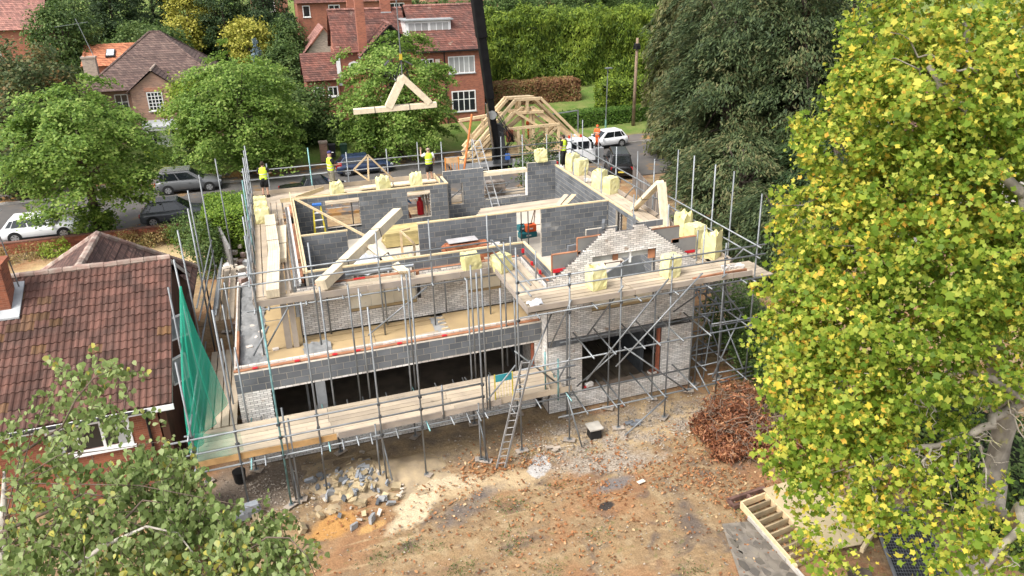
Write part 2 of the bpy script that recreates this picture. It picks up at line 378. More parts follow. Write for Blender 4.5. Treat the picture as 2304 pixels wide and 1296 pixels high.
# slabs and floors
MB().bb((0.5, 26.04, FZ - 0.2), (13.7, 36.5, FZ)).build('first_floor_slab', concrete_m, house)
MB().bb((8.54, 22.9, FZ - 0.2), (13.7, 26.03, FZ - 0.001)).build('first_floor_slab', concrete_m, house)
MB().bb((-2.07, 23.43, 3.05), (8.19, 25.61, 3.26)).build('flat_roof_deck', membrane_m, house)
MB().bb((-2.07, 25.615, 3.05), (0.04, 31.4, 3.26)).build('flat_roof_deck', membrane_m, house)
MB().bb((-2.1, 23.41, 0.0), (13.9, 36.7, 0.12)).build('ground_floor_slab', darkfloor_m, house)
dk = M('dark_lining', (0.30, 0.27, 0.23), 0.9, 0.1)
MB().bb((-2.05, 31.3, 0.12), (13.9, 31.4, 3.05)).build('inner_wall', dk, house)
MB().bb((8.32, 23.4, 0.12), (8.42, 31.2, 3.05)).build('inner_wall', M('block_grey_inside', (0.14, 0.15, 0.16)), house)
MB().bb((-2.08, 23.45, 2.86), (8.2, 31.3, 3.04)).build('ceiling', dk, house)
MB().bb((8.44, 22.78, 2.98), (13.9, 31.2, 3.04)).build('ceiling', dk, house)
# steel columns in the big rear opening, dark lintel of the wing window
MB().bb((0.2, 23.3, 0.12), (0.52, 23.42, 2.7)).build('steel_column', M('grey_column', (0.25, 0.26, 0.27), 0.6, 0.1), house)
MB().bb((-0.1, 23.42, 0.12), (-0.03, 23.52, 2.7)).build('steel_column', steel_m, house)
MB().bb((9.52, 22.75, 2.70), (12.75, 22.9, 2.98)).build('lintel', steel_m, house)
MB().bb((9.52, 22.62, 0.70), (12.75, 22.9, 0.765)).build('sill_board', M('wet_sill', (0.22, 0.17, 0.13), 0.8), house)
MB().bb((12.66, 22.70, 0.77), (12.745, 22.86, 2.70)).build('jamb_board', redbrick_m, house)
MB().bb((7.80, 23.34, 0.46), (7.895, 23.44, 2.70)).build('jamb_bricks', redbrick_m, house)
MB().bb((12.6, 24.0, 0.12), (12.75, 30.5, 2.95)).build('inner_wall', M('block_grey_inside', (0.14, 0.15, 0.16)), house)
for i in range(7):
    MB().bar((9.6 + i * 0.42, 23.2, 0.14 + 0.02 * (i % 2)), (9.3 + i * 0.46, 27.5, 0.14 + 0.02 * (i % 2)), 0.2, 0.04).build('floor_batten', M('dim_batten', (0.22, 0.18, 0.13), 0.9), house)
MB().bb((9.84, 36.55, 5.35), (12.2, 36.68, 5.52)).build('opening_head', palewood, house)
MB().bb((9.84, 36.70, 5.36), (12.2, 36.88, 5.55)).build('opening_head', palewood, house)
MB().bb((12.1, 36.55, 4.1), (12.2, 36.66, 5.35)).build('jamb_board', white_m, house)
MB().bb((1.84, 35.2, 3.94), (3.38, 35.42, 4.0)).build('sill_board', M('sill_dust', (0.45, 0.38, 0.33), 0.9), house)
# chipboard sheets and planks laid on the flat roof
for (x0, x1, y0, y1, z) in ((-1.35, 0.02, 24.2, 25.0, 3.29), (-1.3, 0.02, 25.05, 27.4, 3.292), (0.05, 2.4, 24.05, 24.85, 3.29), (0.05, 2.4, 24.87, 25.55, 3.291), (2.42, 4.75, 24.3, 25.0, 3.289), (2.42, 4.75, 25.02, 25.58, 3.29), (0.06, 4.6, 25.32, 25.59, 3.32), (-1.35, -0.1, 27.5, 30.2, 3.285), (1.0, 2.6, 23.72, 24.0, 3.288)):
    MB().bb((x0, y0, z - 0.02), (x1, y1, z)).build('chipboard_sheet', osb_m, house)
MB().bar((0.2, 24.02, 3.325), (3.3, 24.12, 3.325), 0.22, 0.04).build('loose_plank', board_m, house)
MB().bar((2.0, 23.98, 3.33), (4.6, 24.22, 3.33), 0.12, 0.05).build('loose_plank', board_m, house)
for i in range(5):
    MB().bar((4.75, 23.98 + i * 0.31, 3.33), (7.9, 23.98 + i * 0.31, 3.33), 0.05, 0.13).build('joist', newwood, house)
MB().bb((5.0, 23.92, 3.405), (7.95, 25.4, 3.425)).build('chipboard_sheet', osb_m, house)
for i, (x, y, rz) in enumerate(((-1.62, 27.2, .2), (-1.55, 26.2, .9), (-1.75, 25.5, .3), (-1.35, 26.6, 1.2), (-0.9, 25.0, .1))):
    MB().box((x, y, 3.30), (0.2, 0.16, 0.08), rz).build('loose_brick', M('coping_brick', (0.7, 0.6, 0.5)), house)
# crumpled dark sheet at the roof edge
def sheet(x0, x1, y0, y1, z, amp, nx, ny, seed, name, mat, parent, th=0.0):
    rr = random.Random(seed); vs = []; fs = []
    hs_ = [[rr.random() for _ in range(ny + 1)] for _ in range(nx + 1)]
    for i in range(nx + 1):
        for j in range(ny + 1):
            vs.append((x0 + (x1 - x0) * i / nx + rr.uniform(-.03, .03), y0 + (y1 - y0) * j / ny + rr.uniform(-.03, .03), z + amp * hs_[i][j]))
    for i in range(nx):
        for j in range(ny):
            a = i * (ny + 1) + j; fs.append((a, a + ny + 1, a + ny + 2, a + 1))
    return MB().add(vs, fs).build(name, mat, parent, smooth=True)
sheet(-2.03, -1.2, 23.7, 31.2, 3.275, 0.10, 10, 60, 3, 'membrane_sheet', membrane_m, house)
sheet(-1.2, 4.6, 23.7, 24.1, 3.275, 0.10, 50, 5, 4, 'membrane_sheet', membrane_m, house)
sheet(0.0, 0.9, 24.0, 24.9, 3.31, 0.12, 9, 9, 5, 'membrane_sheet', membrane_m, house)
sheet(4.5, 5.6, 23.75, 25.4, 3.30, 0.09, 10, 12, 8, 'membrane_sheet', membrane_m, house)

# ================================================================ SCAFFOLD
scaf = thing('scaffold', 'galvanised tube scaffold with timber board decks wrapped round the unfinished house', 'scaffold', (6, 29, 0))
coup = MB(); rt = 0.030
def T(p, q, name='ledger', mat=None, r=rt): return MB().tube(p, q, r, 7).build(name, mat or galv_m, scaf, smooth=True)
def std(x, y, z0, z1, dx=0.0, dy=0.0, mat=None):
    T((x, y, z0), (x + dx, y + dy, z1), 'standard', mat)
    if z0 < 0.1:
        MB().box((x, y, z0 + 0.012), (0.42, 0.23, 0.035), R.uniform(-.8, .8)).build('sole_board', toe_m, scaf)
        MB().box((x, y, z0 + 0.036), (0.15, 0.15, 0.008)).build('base_plate', galv_m, scaf)
def couple(p): coup.box(p, (0.09, 0.09, 0.08), R.uniform(0, 1.5))
# front outer row
front = [(-3.38, 5.4, 20.95), (-2.2, 6.85, 20.85), (-1.0, 6.8, 20.75), (0.1, 6.7, 20.85), (1.95, 6.25, 20.8), (3.22, 7.3, 20.75), (5.25, 6.85, 20.75), (6.55, 7.45, 20.85), (8.3, 6.3, 20.85), (10.2, 6.35, 20.9), (12.05, 6.45, 20.9), (14.2, 6.5, 20.95), (15.42, 8.15, 20.9)]
for i, (x, zt_, y) in enumerate(front):
    std(x, y, 0.02, zt_, R.uniform(-.03, .03), R.uniform(-.03, .03), teal_m if i == 2 else None)
    for zz in ((2.5, 2.95, 1.82) if x < 8.5 else (3.2, 1.0)): couple((x, y, zz))
    if x > 6: 
        for zz in (6.28, 5.92, 4.95): couple((x, y, zz))
for x, a, b in ((-0.85, 0.02, 3.4), (-0.72, 0.05, 3.0), (5.12, 0.02, 2.2), (5.42, 1.9, 6.9), (1.78, 0.3, 2.2)): std(x, 20.9, a, b)
# inner row
for x, z0, z1 in ((-2.0, 0.02, 4.6), (0.72, 0.02, 6.2), (1.58, 1.9, 6.15), (1.9, 1.9, 5.95), (3.3, 0.02, 6.2), (3.45, 1.9, 6.2), (5.45, 0.02, 5.7), (5.6, 1.9, 6.2), (7.1, 0.02, 5.0), (6.6, 1.9, 5.2)): std(x, 23.0, z0, z1)
for x, z1 in ((8.75, 5.0), (10.38, 5.0), (12.2, 5.0), (13.8, 5.0)): std(x, 22.2, 0.02, z1)
# lower lift front: ledgers, guard rails, transoms
T((-3.9, 20.82, 1.82), (8.45, 20.82, 1.82)); T((-3.9, 22.95, 1.82), (8.0, 22.95, 1.82))
for zz in (2.47, 2.97): T((-4.1, 20.80, zz), (5.3, 20.80, zz), 'guard_rail'); T((6.3, 20.80, zz), (8.5, 20.8, zz), 'guard_rail')
for x in (-3.3, -1.9, -1.5, 0.1, 0.35, 0.75, 1.2, 1.6, 2.4, 3.4, 4.2, 4.7, 5.05, 5.3, 6.2, 7.1, 8.2): T((x, 20.45 - R.uniform(0, .12), 1.88), (x + R.uniform(-.1, .1), 23.2, 1.88), 'transom', teal_m if R.random() < .2 else None, 0.024)
std(3.95, 20.86, 1.9, 3.15); std(5.5, 20.86, 1.9, 3.2); std(7.9, 20.86, 1.7, 3.3, mat=teal_m); std(7.6, 21.3, 1.9, 3.4, mat=teal_m)
# wing front: ledgers, braces, transoms
for zz, a, b in ((6.28, 6.5, 15.75), (5.92, 6.5, 15.75), (5.03, 6.6, 16.3), (3.15, 6.6, 15.9), (1.02, 7.9, 15.9)): T((a, 20.86, zz), (b, 20.86, zz), 'guard_rail' if zz > 5.5 else 'ledger')
for zz in (3.1, 0.98, 4.9): T((8.5, 22.25, zz), (14.6, 22.25, zz))
for x in (9.1, 9.9, 11.0, 11.6, 12.5, 13.6): T((x, 20.6, 3.2), (x + .05, 22.6, 3.2), 'transom')
for x in (8.9, 10.0, 10.3, 11.4, 11.9, 13.2): T((x, 20.6, 1.08), (x + .05, 22.6, 1.08), 'transom')
for x in (7.2, 9.2, 10.8, 12.2, 13.5, 14.9): T((x, 20.6, 5.02), (x, 22.6, 5.02), 'transom')
for p, q in (((8.35, 20.8, 5.4), (8.0, 21.9, 3.2)), ((8.3, 20.8, 3.3), (7.95, 22.0, 1.1)), ((11.9, 20.8, 5.6), (8.9, 20.8, 2.3)), ((10.2, 20.8, 5.6), (9.5, 22.2, 3.2)), ((14.2, 20.82, 5.4), (12.9, 22.1, 3.6)),
             ((10.3, 20.8, 3.3), (12.9, 20.8, 1.0)), ((10.05, 20.8, 3.2), (9.1, 22.1, 1.3)), ((12.1, 20.8, 0.95), (10.2, 20.35, 0.05)), ((6.4, 20.8, 3.4), (5.4, 20.8, 2.3)), ((8.2, 20.85, 1.9), (8.55, 20.3, 0.02)),
             ((13.2, 20.8, 5.6), (10.0, 20.8, 2.6)), ((6.5, 21.2, 3.7), (7.9, 21.0, 2.3)), ((6.9, 20.9, 3.1), (8.1, 22.0, 4.4)), ((5.2, 21.6, 1.8), (5.3, 20.6, 0.05)), ((-0.9, 21.6, 1.8), (-0.75, 20.6, 0.1)), ((1.95, 21.6, 1.8), (2.1, 20.6, 0.2)), ((13.9, 22.0, 1.2), (14.2, 20.9, 0.05))):
    T(p, q, 'brace')
# right-hand side: outer standards, rails, braces under the deck
right = [(20.9, 8.15), (22.65, 8.5), (23.9, 8.45), (25.4, 8.45), (26.7, 8.4), (28.7, 7.55), (30.25, 7.55), (32.6, 7.25), (34.6, 7.3), (36.7, 7.8), (38.4, 6.75)]
for y, z1 in right[1:]: std(15.4, y, 0.02, z1, R.uniform(-.04, .04), 0)
for y, z1 in ((22.5, 6.65), (22.95, 6.3), (25.2, 6.65), (28.25, 6.2), (31.7, 6.55), (33.65, 6.1), (35.2, 6.0), (37.2, 6.1)): std(14.25, y, 0.02, z1)
for zz in (6.28, 5.88): T((15.36, 20.6, zz), (15.36, 38.6, zz), 'guard_rail')
for zz in (3.1, 1.0, 4.95): T((15.36, 20.7, zz), (15.36, 38.4, zz)); T((14.3, 21.8, zz), (14.3, 38.4, zz))
for y in (21.4, 22.9, 24.3, 26.0, 28.0, 30, 32, 34, 36, 38):
    T((14.12, y, 5.0), (15.7, y, 5.0), 'transom')
    if y < 29:
        for zz in (3.2, 1.1): T((14.1, y, zz), (16.0, y - .1, zz), 'transom')
for i, y in enumerate((21.3, 23.0, 25.0, 27.5)):
    T((14.25, y, 1.0), (15.5, y + 0.3, 3.3), 'brace'); T((15.5, y, 3.2), (14.2, y + .6, 5.0), 'brace'); T((15.45, y - .2, 1.2), (15.45, y + 2.0, 3.2), 'brace')
for k in range(9):
    y = 21.2 + k * .85; T((14.2, y, .9 + .2 * (k % 3)), (16.0, y + .1, .9 + .2 * (k % 3)), 'transom'); T((14.2, y + .3, 3.05 + .1 * (k % 2)), (16.1, y + .2, 3.05 + .1 * (k % 2)), 'transom')
    if k % 2: T((14.3, y, .2), (15.4, y + 1.2, 2.9), 'brace'); T((15.42, y, 3.2), (15.42, y + 1.3, 4.9), 'brace')
for y0, y1 in ((21.6, 22.3), (27.0, 28.2), (30.4, 31.3)): T((15.36, y0, 5.9), (15.3, y1, 5.1), 'brace')
# upper front-left deck
for x, z1 in ((-1.28, 7.6), (0.6, 7.1), (2.8, 7.2), (4.62, 7.4), (6.7, 7.3)): std(x, 24.72, 3.3, z1)
for x, z1 in ((1.0, 5.0), (3.0, 5.0), (5.2, 5.0)): std(x, 25.45, 3.3, z1)
for zz in (6.28, 5.9): T((-2.3, 24.7, zz), (7.4, 24.7, zz), 'guard_rail')
T((-1.6, 24.75, 4.95), (7.2, 24.75, 4.95))
for x in (-0.9, 0.3, 1.5, 2.1, 3.4, 4.6, 5.8): T((x, 24.5, 5.0), (x, 25.6, 5.0), 'transom')
for p, q in (((-1.2, 24.75, 3.5), (-0.3, 24.75, 4.9)), ((2.2, 24.7, 3.4), (4.4, 24.7, 4.9)), ((-1.6, 24.4, 3.5), (-1.0, 24.8, 4.3))): T(p, q, 'brace')
# wing's left side rails
for zz in (6.28, 5.9): T((6.88, 20.5, zz), (6.88, 24.9, zz), 'guard_rail')
for y in (22.0, 23.4): std(6.9, y, 1.9, 6.7)
std(7.6, 24.9, 4.9, 6.3); std(8.05, 23.4, 4.9, 6.2)
# left-hand side
for y, z1 in ((26.8, 7.6), (28.6, 7.9), (30.6, 7.9), (32.5, 7.9), (34.5, 7.9), (36.4, 7.8), (38.3, 7.6)): std(-1.35, y, 3.3 if y < 31 else 0.02, z1, mat=teal_m if y == 30.6 else None)
for zz in (6.28, 5.9): T((-1.38, 24.5, zz), (-1.38, 38.6, zz), 'guard_rail')
T((-1.35, 24.5, 4.95), (-1.35, 38.4, 4.95)); T((-1.40, 27, 5.35), (-1.40, 37.4, 5.35))
for y, z1, x in ((22.9, 6.9, -3.5), (25.0, 7.0, -3.4), (27.4, 7.2, -3.45), (29.6, 7.3, -3.3), (31.8, 7.4, -3.4), (34.2, 7.4, -3.2), (37.0, 7.4, -2.6)): std(x, y, 0.02, z1, R.uniform(-.1, .05), 0)
for y, z1 in ((24.2, 4.4), (26.5, 4.6), (28.6, 4.6)): std(-2.45, y, 0.02, z1)
for zz in (2.5, 3.0, 1.85): T((-3.45, 20.7, zz), (-3.4, 28.2, zz), 'guard_rail')
for zz in (3.7, 4.2, 3.0): T((-3.4, 27.5, zz), (-3.2, 35.0, zz), 'guard_rail')
for k in range(9): T((-3.05 + k * .03, 29.0 + R.uniform(-1, 1), 3.3 + k * .05), (-2.95 + k * .02, 33.6, 3.4 + k * .05), 'stored_tube')
for k in range(4): T((0.02 + k * 0.055, 25.8, 5.16), (0.02 + k * 0.055, 33.0, 5.16), 'stored_tube')
# back
for x, z1 in ((-0.5, 6.6), (1.5, 7.2), (3.3, 6.8), (5.3, 6.8), (6.9, 7.0), (8.15, 6.9), (9.8, 6.9), (11.4, 6.9), (12.6, 6.9), (14.0, 6.8)): std(x, 38.5, 0.02, z1, mat=teal_m if x == 1.5 else None)
for zz in (6.3, 5.85): T((-1.7, 38.5, zz), (15.6, 38.5, zz), 'guard_rail')
T((-1.7, 38.5, 4.95), (15.6, 38.5, 4.95))
for x in (8.2, 9.5, 10.8, 12.2): T((x, 37.0, 4.3), (x + 1.0, 38.5, 4.35), 'ledger')
for zz in (4.2, 4.7): T((9.0, 37.2, zz), (13.4, 37.2, zz), 'guard_rail')
coup.build('coupler', steel_m, scaf, kind='stuff')
# boards
brd = []
def deck(x0, x1, y0, y1, z, along, L=3.9, gap=0.012):
    w = 0.225
    if along == 'x':
        n = int((y1 - y0 + 0.02) / w)
        for i in range(n):
            y = y0 + (i + 0.5) * (y1 - y0) / n; u = x0 - R.uniform(0, 1.5) * 0
            while u < x1 - 0.1:
                e = min(u + L + R.uniform(-.05, .05), x1 + R.uniform(-.05, .12))
                brd.append((((u + e) / 2, y, z - 0.02 + R.uniform(-.004, .012)), (e - u - gap, w - gap, 0.038), Matrix.Rotation(R.uniform(-.004, .004), 3, 'Z'))); u = e
    else:
        n = int((x1 - x0 + 0.02) / w)
        for i in range(n):
            x = x0 + (i + 0.5) * (x1 - x0) / n; u = y0
            while u < y1 - 0.1:
                e = min(u + L + R.uniform(-.05, .05), y1 + R.uniform(-.05, .12))
                brd.append(((x, (u + e) / 2, z - 0.02 + R.uniform(-.004, .012)), (w - gap, e - u - gap, 0.038), Matrix.Rotation(R.uniform(-.004, .004), 3, 'Z'))); u = e
deck(-3.4, 8.25, 21.0, 22.85, 1.95, 'x'); deck(-3.3, -2.3, 22.9, 28.3, 1.95, 'y'); deck(-3.1, -2.3, 28.6, 34.0, 3.12, 'y')
deck(-1.3, 6.85, 24.85, 25.55, 5.06, 'x'); deck(-1.3, -0.05, 25.6, 37.2, 5.06, 'y'); deck(-1.3, 7.6, 37.0, 38.4, 5.06, 'x'); deck(0.0, 7.5, 35.7, 36.9, 5.04, 'x')
deck(6.95, 15.35, 21.0, 22.5, 5.12, 'x'); deck(6.95, 8.1, 22.55, 26.2, 5.07, 'y'); deck(14.15, 15.3, 22.55, 38.3, 5.08, 'y'); deck(7.65, 14.1, 37.05, 38.3, 4.0, 'x')
deck(15.4, 16.15, 20.9, 22.3, 5.07, 'x', 0.8)
deck(7.0, 8.4, 20.98, 21.9, 5.045, 'x', 1.4)
for i, (c, d) in enumerate((((15.0, 22.75, 5.12), (0.9, 0.225, 0.038)), ((14.6, 23.0, 5.12), (0.225, 1.6, 0.038)))): brd.append((c, d, None))
pieces('board', brd, board_m, scaf, 300)
def toe(p, q, mat=toe_m, h=0.2): MB().bar(p, q, 0.038, h).build('toe_board', mat, scaf)
def rep(x0, x1, fn, L=3.6):
    while x0 < x1 - .2:
        e = min(x0 + L + R.uniform(-.5, .3), x1); fn(x0, e - .02); x0 = e
toe((-3.42, 20.9, 2.04), (0.6, 20.9, 2.04), toeor_m); toe((0.66, 20.9, 2.05), (3.9, 20.9, 2.06)); toe((3.95, 20.9, 2.06), (5.9, 20.9, 2.08)); toe((6.5, 20.9, 2.05), (8.4, 20.9, 2.05), board_m)
rep(6.9, 15.35, lambda a, b: toe((a, 20.94, 5.235), (b, 20.94, 5.235 + R.uniform(-.02, .02)), h=.19))
rep(-1.35, 6.9, lambda a, b: toe((a, 24.78, 5.15), (b, 24.78, 5.15), h=0.22)); toe((6.93, 20.97, 5.15), (6.93, 24.8, 5.15))
rep(22.3, 38.3, lambda a, b: toe((15.34, a, 5.18), (15.34, b, 5.18))); rep(-1.3, 7.7, lambda a, b: toe((a, 38.44, 5.17), (b, 38.44, 5.17), board_m, 0.22), 3.0)
toe((0.6, 36.95, 5.15), (2.0, 38.2, 5.15), plate_m, 0.22); toe((7.65, 36.95, 5.2), (7.65, 38.4, 5.2), plate_m, 0.22)
toe((-1.37, 25.0, 5.15), (-1.37, 38.4, 5.15)); toe((-0.1, 36.9, 5.12), (3.0, 36.95, 5.12), plate_m)
toe((7.65, 21.0, 2.0), (7.98, 22.8, 2.0), board_m)
for x, y0, y1 in ((-0.15, 25.6, 29.5), (-0.18, 29.6, 34.2)): MB().bar((x, y0, 5.12), (x - 0.05, y1, 5.12), 0.06, 0.1).build('loose_batten', toe_m, scaf)
# braced planks standing behind the wing's gap
MB().bb((-0.55, 24.9, 3.3), (-0.35, 25.0, 5.0)).build('prop_plank', toe_m, scaf); MB().bb((-0.3, 24.9, 3.3), (-0.12, 25.0, 5.0)).build('prop_plank', toe_m, scaf)
# ================================================================ GROUND, ROAD
def tz(x, y):
    def sm(a, b, t): t = min(1, max(0, (t - a) / (b - a))); return t * t * (3 - 2 * t)
    z = 0.45 * sm(41, 49, y)
    if y > 62: z += (y - 62) * 0.12 * sm(62, 70, y)
    return min(z, 16)
def soil_material():
    mt = bpy.data.materials.new('garden_soil'); mt.use_nodes = True
    n = mt.node_tree.nodes; l = mt.node_tree.links; b = n['Principled BSDF']; b.inputs['Roughness'].default_value = 0.95; b.inputs['Specular IOR Level'].default_value = 0.1
    geo = n.new('ShaderNodeNewGeometry'); P = geo.outputs['Position']
    def noise(s, d=6, dist=0.0, stretch=None):
        t = n.new('ShaderNodeTexNoise'); t.inputs['Scale'].default_value = s; t.inputs['Detail'].default_value = d; t.inputs['Distortion'].default_value = dist
        if stretch:
            mp = n.new('ShaderNodeMapping'); mp.inputs['Scale'].default_value = stretch[:3]; mp.inputs['Rotation'].default_value = (0, 0, stretch[3]); l.new(P, mp.inputs['Vector']); l.new(mp.outputs[0], t.inputs['Vector'])
        else: l.new(P, t.inputs['Vector'])
        return t.outputs['Fac']
    def ramp(v, a, b_):
        r = n.new('ShaderNodeMapRange'); r.inputs['From Min'].default_value = a; r.inputs['From Max'].default_value = b_; l.new(v, r.inputs['Value']); return r.outputs[0]
    def mix(f, c1, c2):
        x = n.new('ShaderNodeMix'); x.data_type = 'RGBA'; l.new(f, x.inputs['Factor'])
        for i, c in ((6, c1), (7, c2)):
            if isinstance(c, tuple): x.inputs[i].default_value = (*c, 1)
            else: l.new(c, x.inputs[i])
        return x.outputs[2]
    def mul(a, k):
        x = n.new('ShaderNodeMath'); x.operation = 'MULTIPLY'; l.new(a, x.inputs[0])
        if isinstance(k, float): x.inputs[1].default_value = k
        else: l.new(k, x.inputs[1])
        return x.outputs[0]
    c = mix(ramp(noise(0.55), 0.35, 0.65), (0.275, 0.185, 0.098), (0.205, 0.140, 0.083))
    c = mix(ramp(noise(2.3, 8), 0.5, 0.62), c, (0.295, 0.215, 0.125))
    c = mix(mul(ramp(noise(1.1, 8, 0.6), 0.54, 0.66), 0.9), c, (0.125, 0.095, 0.075))
    c = mix(mul(ramp(noise(0.42, 7, 0.4), 0.51, 0.61), 0.65), c, (0.27, 0.135, 0.065))
    c = mix(mul(ramp(noise(3.2, 9), 0.62, 0.69), 0.45), c, (0.12, 0.13, 0.045))
    c = mix(mul(ramp(noise(1.6, 6, 0, (0.25, 3.0, 1, 0.9)), 0.55, 0.68), 0.55), c, (0.36, 0.27, 0.155))
    def patch(c, cx, cy, rx, ry, rot, colr, soft=0.25, rough=0.9, ns=2.2):
        mp = n.new('ShaderNodeMapping'); mp.vector_type = 'TEXTURE'; mp.inputs['Location'].default_value = (cx, cy, 0); mp.inputs['Rotation'].default_value = (0, 0, rot); mp.inputs['Scale'].default_value = (rx, ry, 1e6)
        l.new(P, mp.inputs['Vector']); ln = n.new('ShaderNodeVectorMath'); ln.operation = 'LENGTH'; l.new(mp.outputs[0], ln.inputs[0])
        ad = n.new('ShaderNodeMath'); ad.operation = 'MULTIPLY_ADD'; l.new(noise(ns, 6), ad.inputs[0]); ad.inputs[1].default_value = rough; l.new(ln.outputs['Value'], ad.inputs[2])
        return mix(ramp(ad.outputs[0], 1 + rough * 0.5, 1 + rough * 0.5 - soft), c, colr)
    grav = mix(ramp(noise(14, 3), 0.4, 0.6), (0.22, 0.175, 0.13), (0.36, 0.31, 0.255))
    c = patch(c, 3.0, 22.4, 7.0, 2.2, 0.05, mix(ramp(noise(1.7, 8), 0.4, 0.62), (0.30, 0.225, 0.135), (0.19, 0.15, 0.11)), 0.5, 0.7, 1.0)
    c = patch(c, -2.0, 22.2, 2.2, 1.8, 0, (0.21, 0.17, 0.135), 0.5, 0.8, 1.5)
    c = patch(c, 10.5, 20.9, 4.8, 1.5, 0.0, mix(ramp(noise(1.5, 8), 0.42, 0.6), grav, (0.39, 0.29, 0.17)), 0.4, 0.9, 1.3)
    c = patch(c, 9.0, 19.3, 2.2, 0.7, -0.2, grav, 0.4, 1.0)
    c = patch(c, 5.2, 19.6, 2.6, 0.6, -0.1, (0.40, 0.30, 0.18), 0.5, 1.0, 1.4)
    c = patch(c, 2.7, 19.5, 1.7, 0.62, 0.95, (0.50, 0.405, 0.27), 0.4, 1.7, 1.5)
    c = patch(c, 3.9, 20.2, 1.1, 0.4, -0.3, (0.48, 0.39, 0.26), 0.4, 1.4, 1.9)
    c = patch(c, 0.15, 19.4, 0.85, 0.6, 0.35, (0.40, 0.215, 0.075), 0.35, 1.3, 2.0)
    c = patch(c, 1.2, 18.95, 0.5, 0.22, 0.3, (0.42, 0.25, 0.1), 0.3, 0.9, 3.0)
    c = patch(c, 6.85, 19.95, 0.4, 0.75, -0.5, (0.42, 0.40, 0.38), 0.2, 0.8, 3.0)
    c = patch(c, 2.9, 21.3, 1.1, 0.7, 0.2, (0.42, 0.385, 0.33), 0.3, 0.8, 2.2)
    c = patch(c, 3.75, 18.6, 1.3, 0.5, 0.6, (0.135, 0.112, 0.098), 0.8, 1.6, 2.4)
    c = patch(c, 4.7, 19.2, 0.9, 0.4, 0.5, (0.145, 0.12, 0.105), 0.8, 1.6, 2.4)
    c = patch(c, 10.2, 15.8, 0.5, 1.6, -0.05, (0.125, 0.098, 0.08), 0.8, 1.4, 3.0)
    c = patch(c, 8.1, 17.3, 0.35, 0.2, 0.2, (0.045, 0.038, 0.034), 0.3, 0.8, 4.0)
    c = patch(c, 8.8, 18.2, 0.9, 0.35, 0.3, (0.17, 0.15, 0.14), 0.5, 1.2, 2.4)
    # straw-coloured front garden and scorched lawns further off
    sx = n.new('ShaderNodeSeparateXYZ'); l.new(P, sx.inputs[0])
    lawn = mix(ramp(noise(0.8, 7), 0.4, 0.65), (0.10, 0.16, 0.035), (0.17, 0.19, 0.06))
    c = mix(ramp(sx.outputs['Y'], 62.5, 63.5), c, lawn)
    c = patch(c, -9, 43.5, 7.5, 3.6, 0, (0.46, 0.35, 0.19), 0.3, 0.5, 0.8)
    fine = n.new('ShaderNodeHueSaturation'); l.new(c, fine.inputs['Color']); fr_ = n.new('ShaderNodeMapRange'); l.new(noise(22, 3), fr_.inputs['Value'])
    fr_.inputs['From Min'].default_value = 0.3; fr_.inputs['From Max'].default_value = 0.7; fr_.inputs['To Min'].default_value = 0.8; fr_.inputs['To Max'].default_value = 1.2; l.new(fr_.outputs[0], fine.inputs['Value'])
    l.new(fine.outputs[0], b.inputs['Base Color'])
    bp = n.new('ShaderNodeBump'); bp.inputs['Strength'].default_value = 0.7; bp.inputs['Distance'].default_value = 0.06; l.new(noise(7, 8), bp.inputs['Height']); l.new(bp.outputs[0], b.inputs['Normal'])
    return mt
gr = MB(); xs = [-400, -200, -120] + [-80 + 4 * i for i in range(41)] + [120, 200, 400]; ys = [-60, -30, 0, 8] + [10 + 0.2 * i for i in range(100)] + [30 + 2 * i for i in range(56)] + [160, 200, 260, 400]
xs = sorted(set([round(q, 2) for q in xs] + [round(-6 + 0.2 * i, 2) for i in range(131)]))
from mathutils import noise as mn
vs = []
for y in ys:
    for x in xs:
        w = 1.0 if (-6 <= x <= 20 and 10 <= y <= 30) else 0.0
        vs.append((x, y, tz(x, y) - 0.02 + w * (0.05 * (mn.noise(Vector((x * .6, y * .6, 3))) - 0.3) + 0.022 * mn.noise(Vector((x * 2.1, y * 2.1, 7))) + 0.02 * max(0, mn.noise(Vector((x * 4.5, y * 4.5, 9)))) - .012) - (0.06 if y > 48.2 and y < 62.5 else 0)))
nx = len(xs)
fs = [(j * nx + i, j * nx + i + 1, (j + 1) * nx + i + 1, (j + 1) * nx + i) for j in range(len(ys) - 1) for i in range(nx - 1)]
g = gr.add(vs, fs).build('ground', soil_material(), smooth=True); struct(g)

asphalt = M('asphalt', (0.085, 0.08, 0.078), 0.9, 0.2, 0.8, tint=(0.115, 0.105, 0.095), bump=0.2, piece=0, dirt=((0.19, 0.12, 0.06), 0.8, 0.60))
pave_m = M('pavement_asphalt', (0.15, 0.13, 0.115), 0.9, 0.25, 1.0, tint=(0.12, 0.105, 0.095), piece=0, dirt=((0.30, 0.165, 0.06), 0.9, 0.50))
kerb_m = M('kerb_stone', (0.33, 0.31, 0.28), 0.9, 0.12, 2, piece=0.15)
rd = MB().bb((-90, 49.75, 0.3), (110, 59.45, 0.46)).build('road', asphalt); struct(rd)
pv = MB().bb((-90, 48.56, 0.3), (23.4, 49.6, 0.58)).build('pavement', pave_m); struct(pv)
pv2 = MB().bb((-90, 59.6, 0.3), (110, 62.2, 0.58)).build('pavement', pave_m); struct(pv2)
kb = []
for i in range(130):
    x = -32 + i * 0.915
    kb.append(((x, 59.53, 0.47), (0.905, 0.14, 0.25), None))
    if x < 23: kb.append(((x, 49.68, 0.47), (0.905, 0.14, 0.25), None))
pieces('kerb_stone', kb, kerb_m, pv, 220)

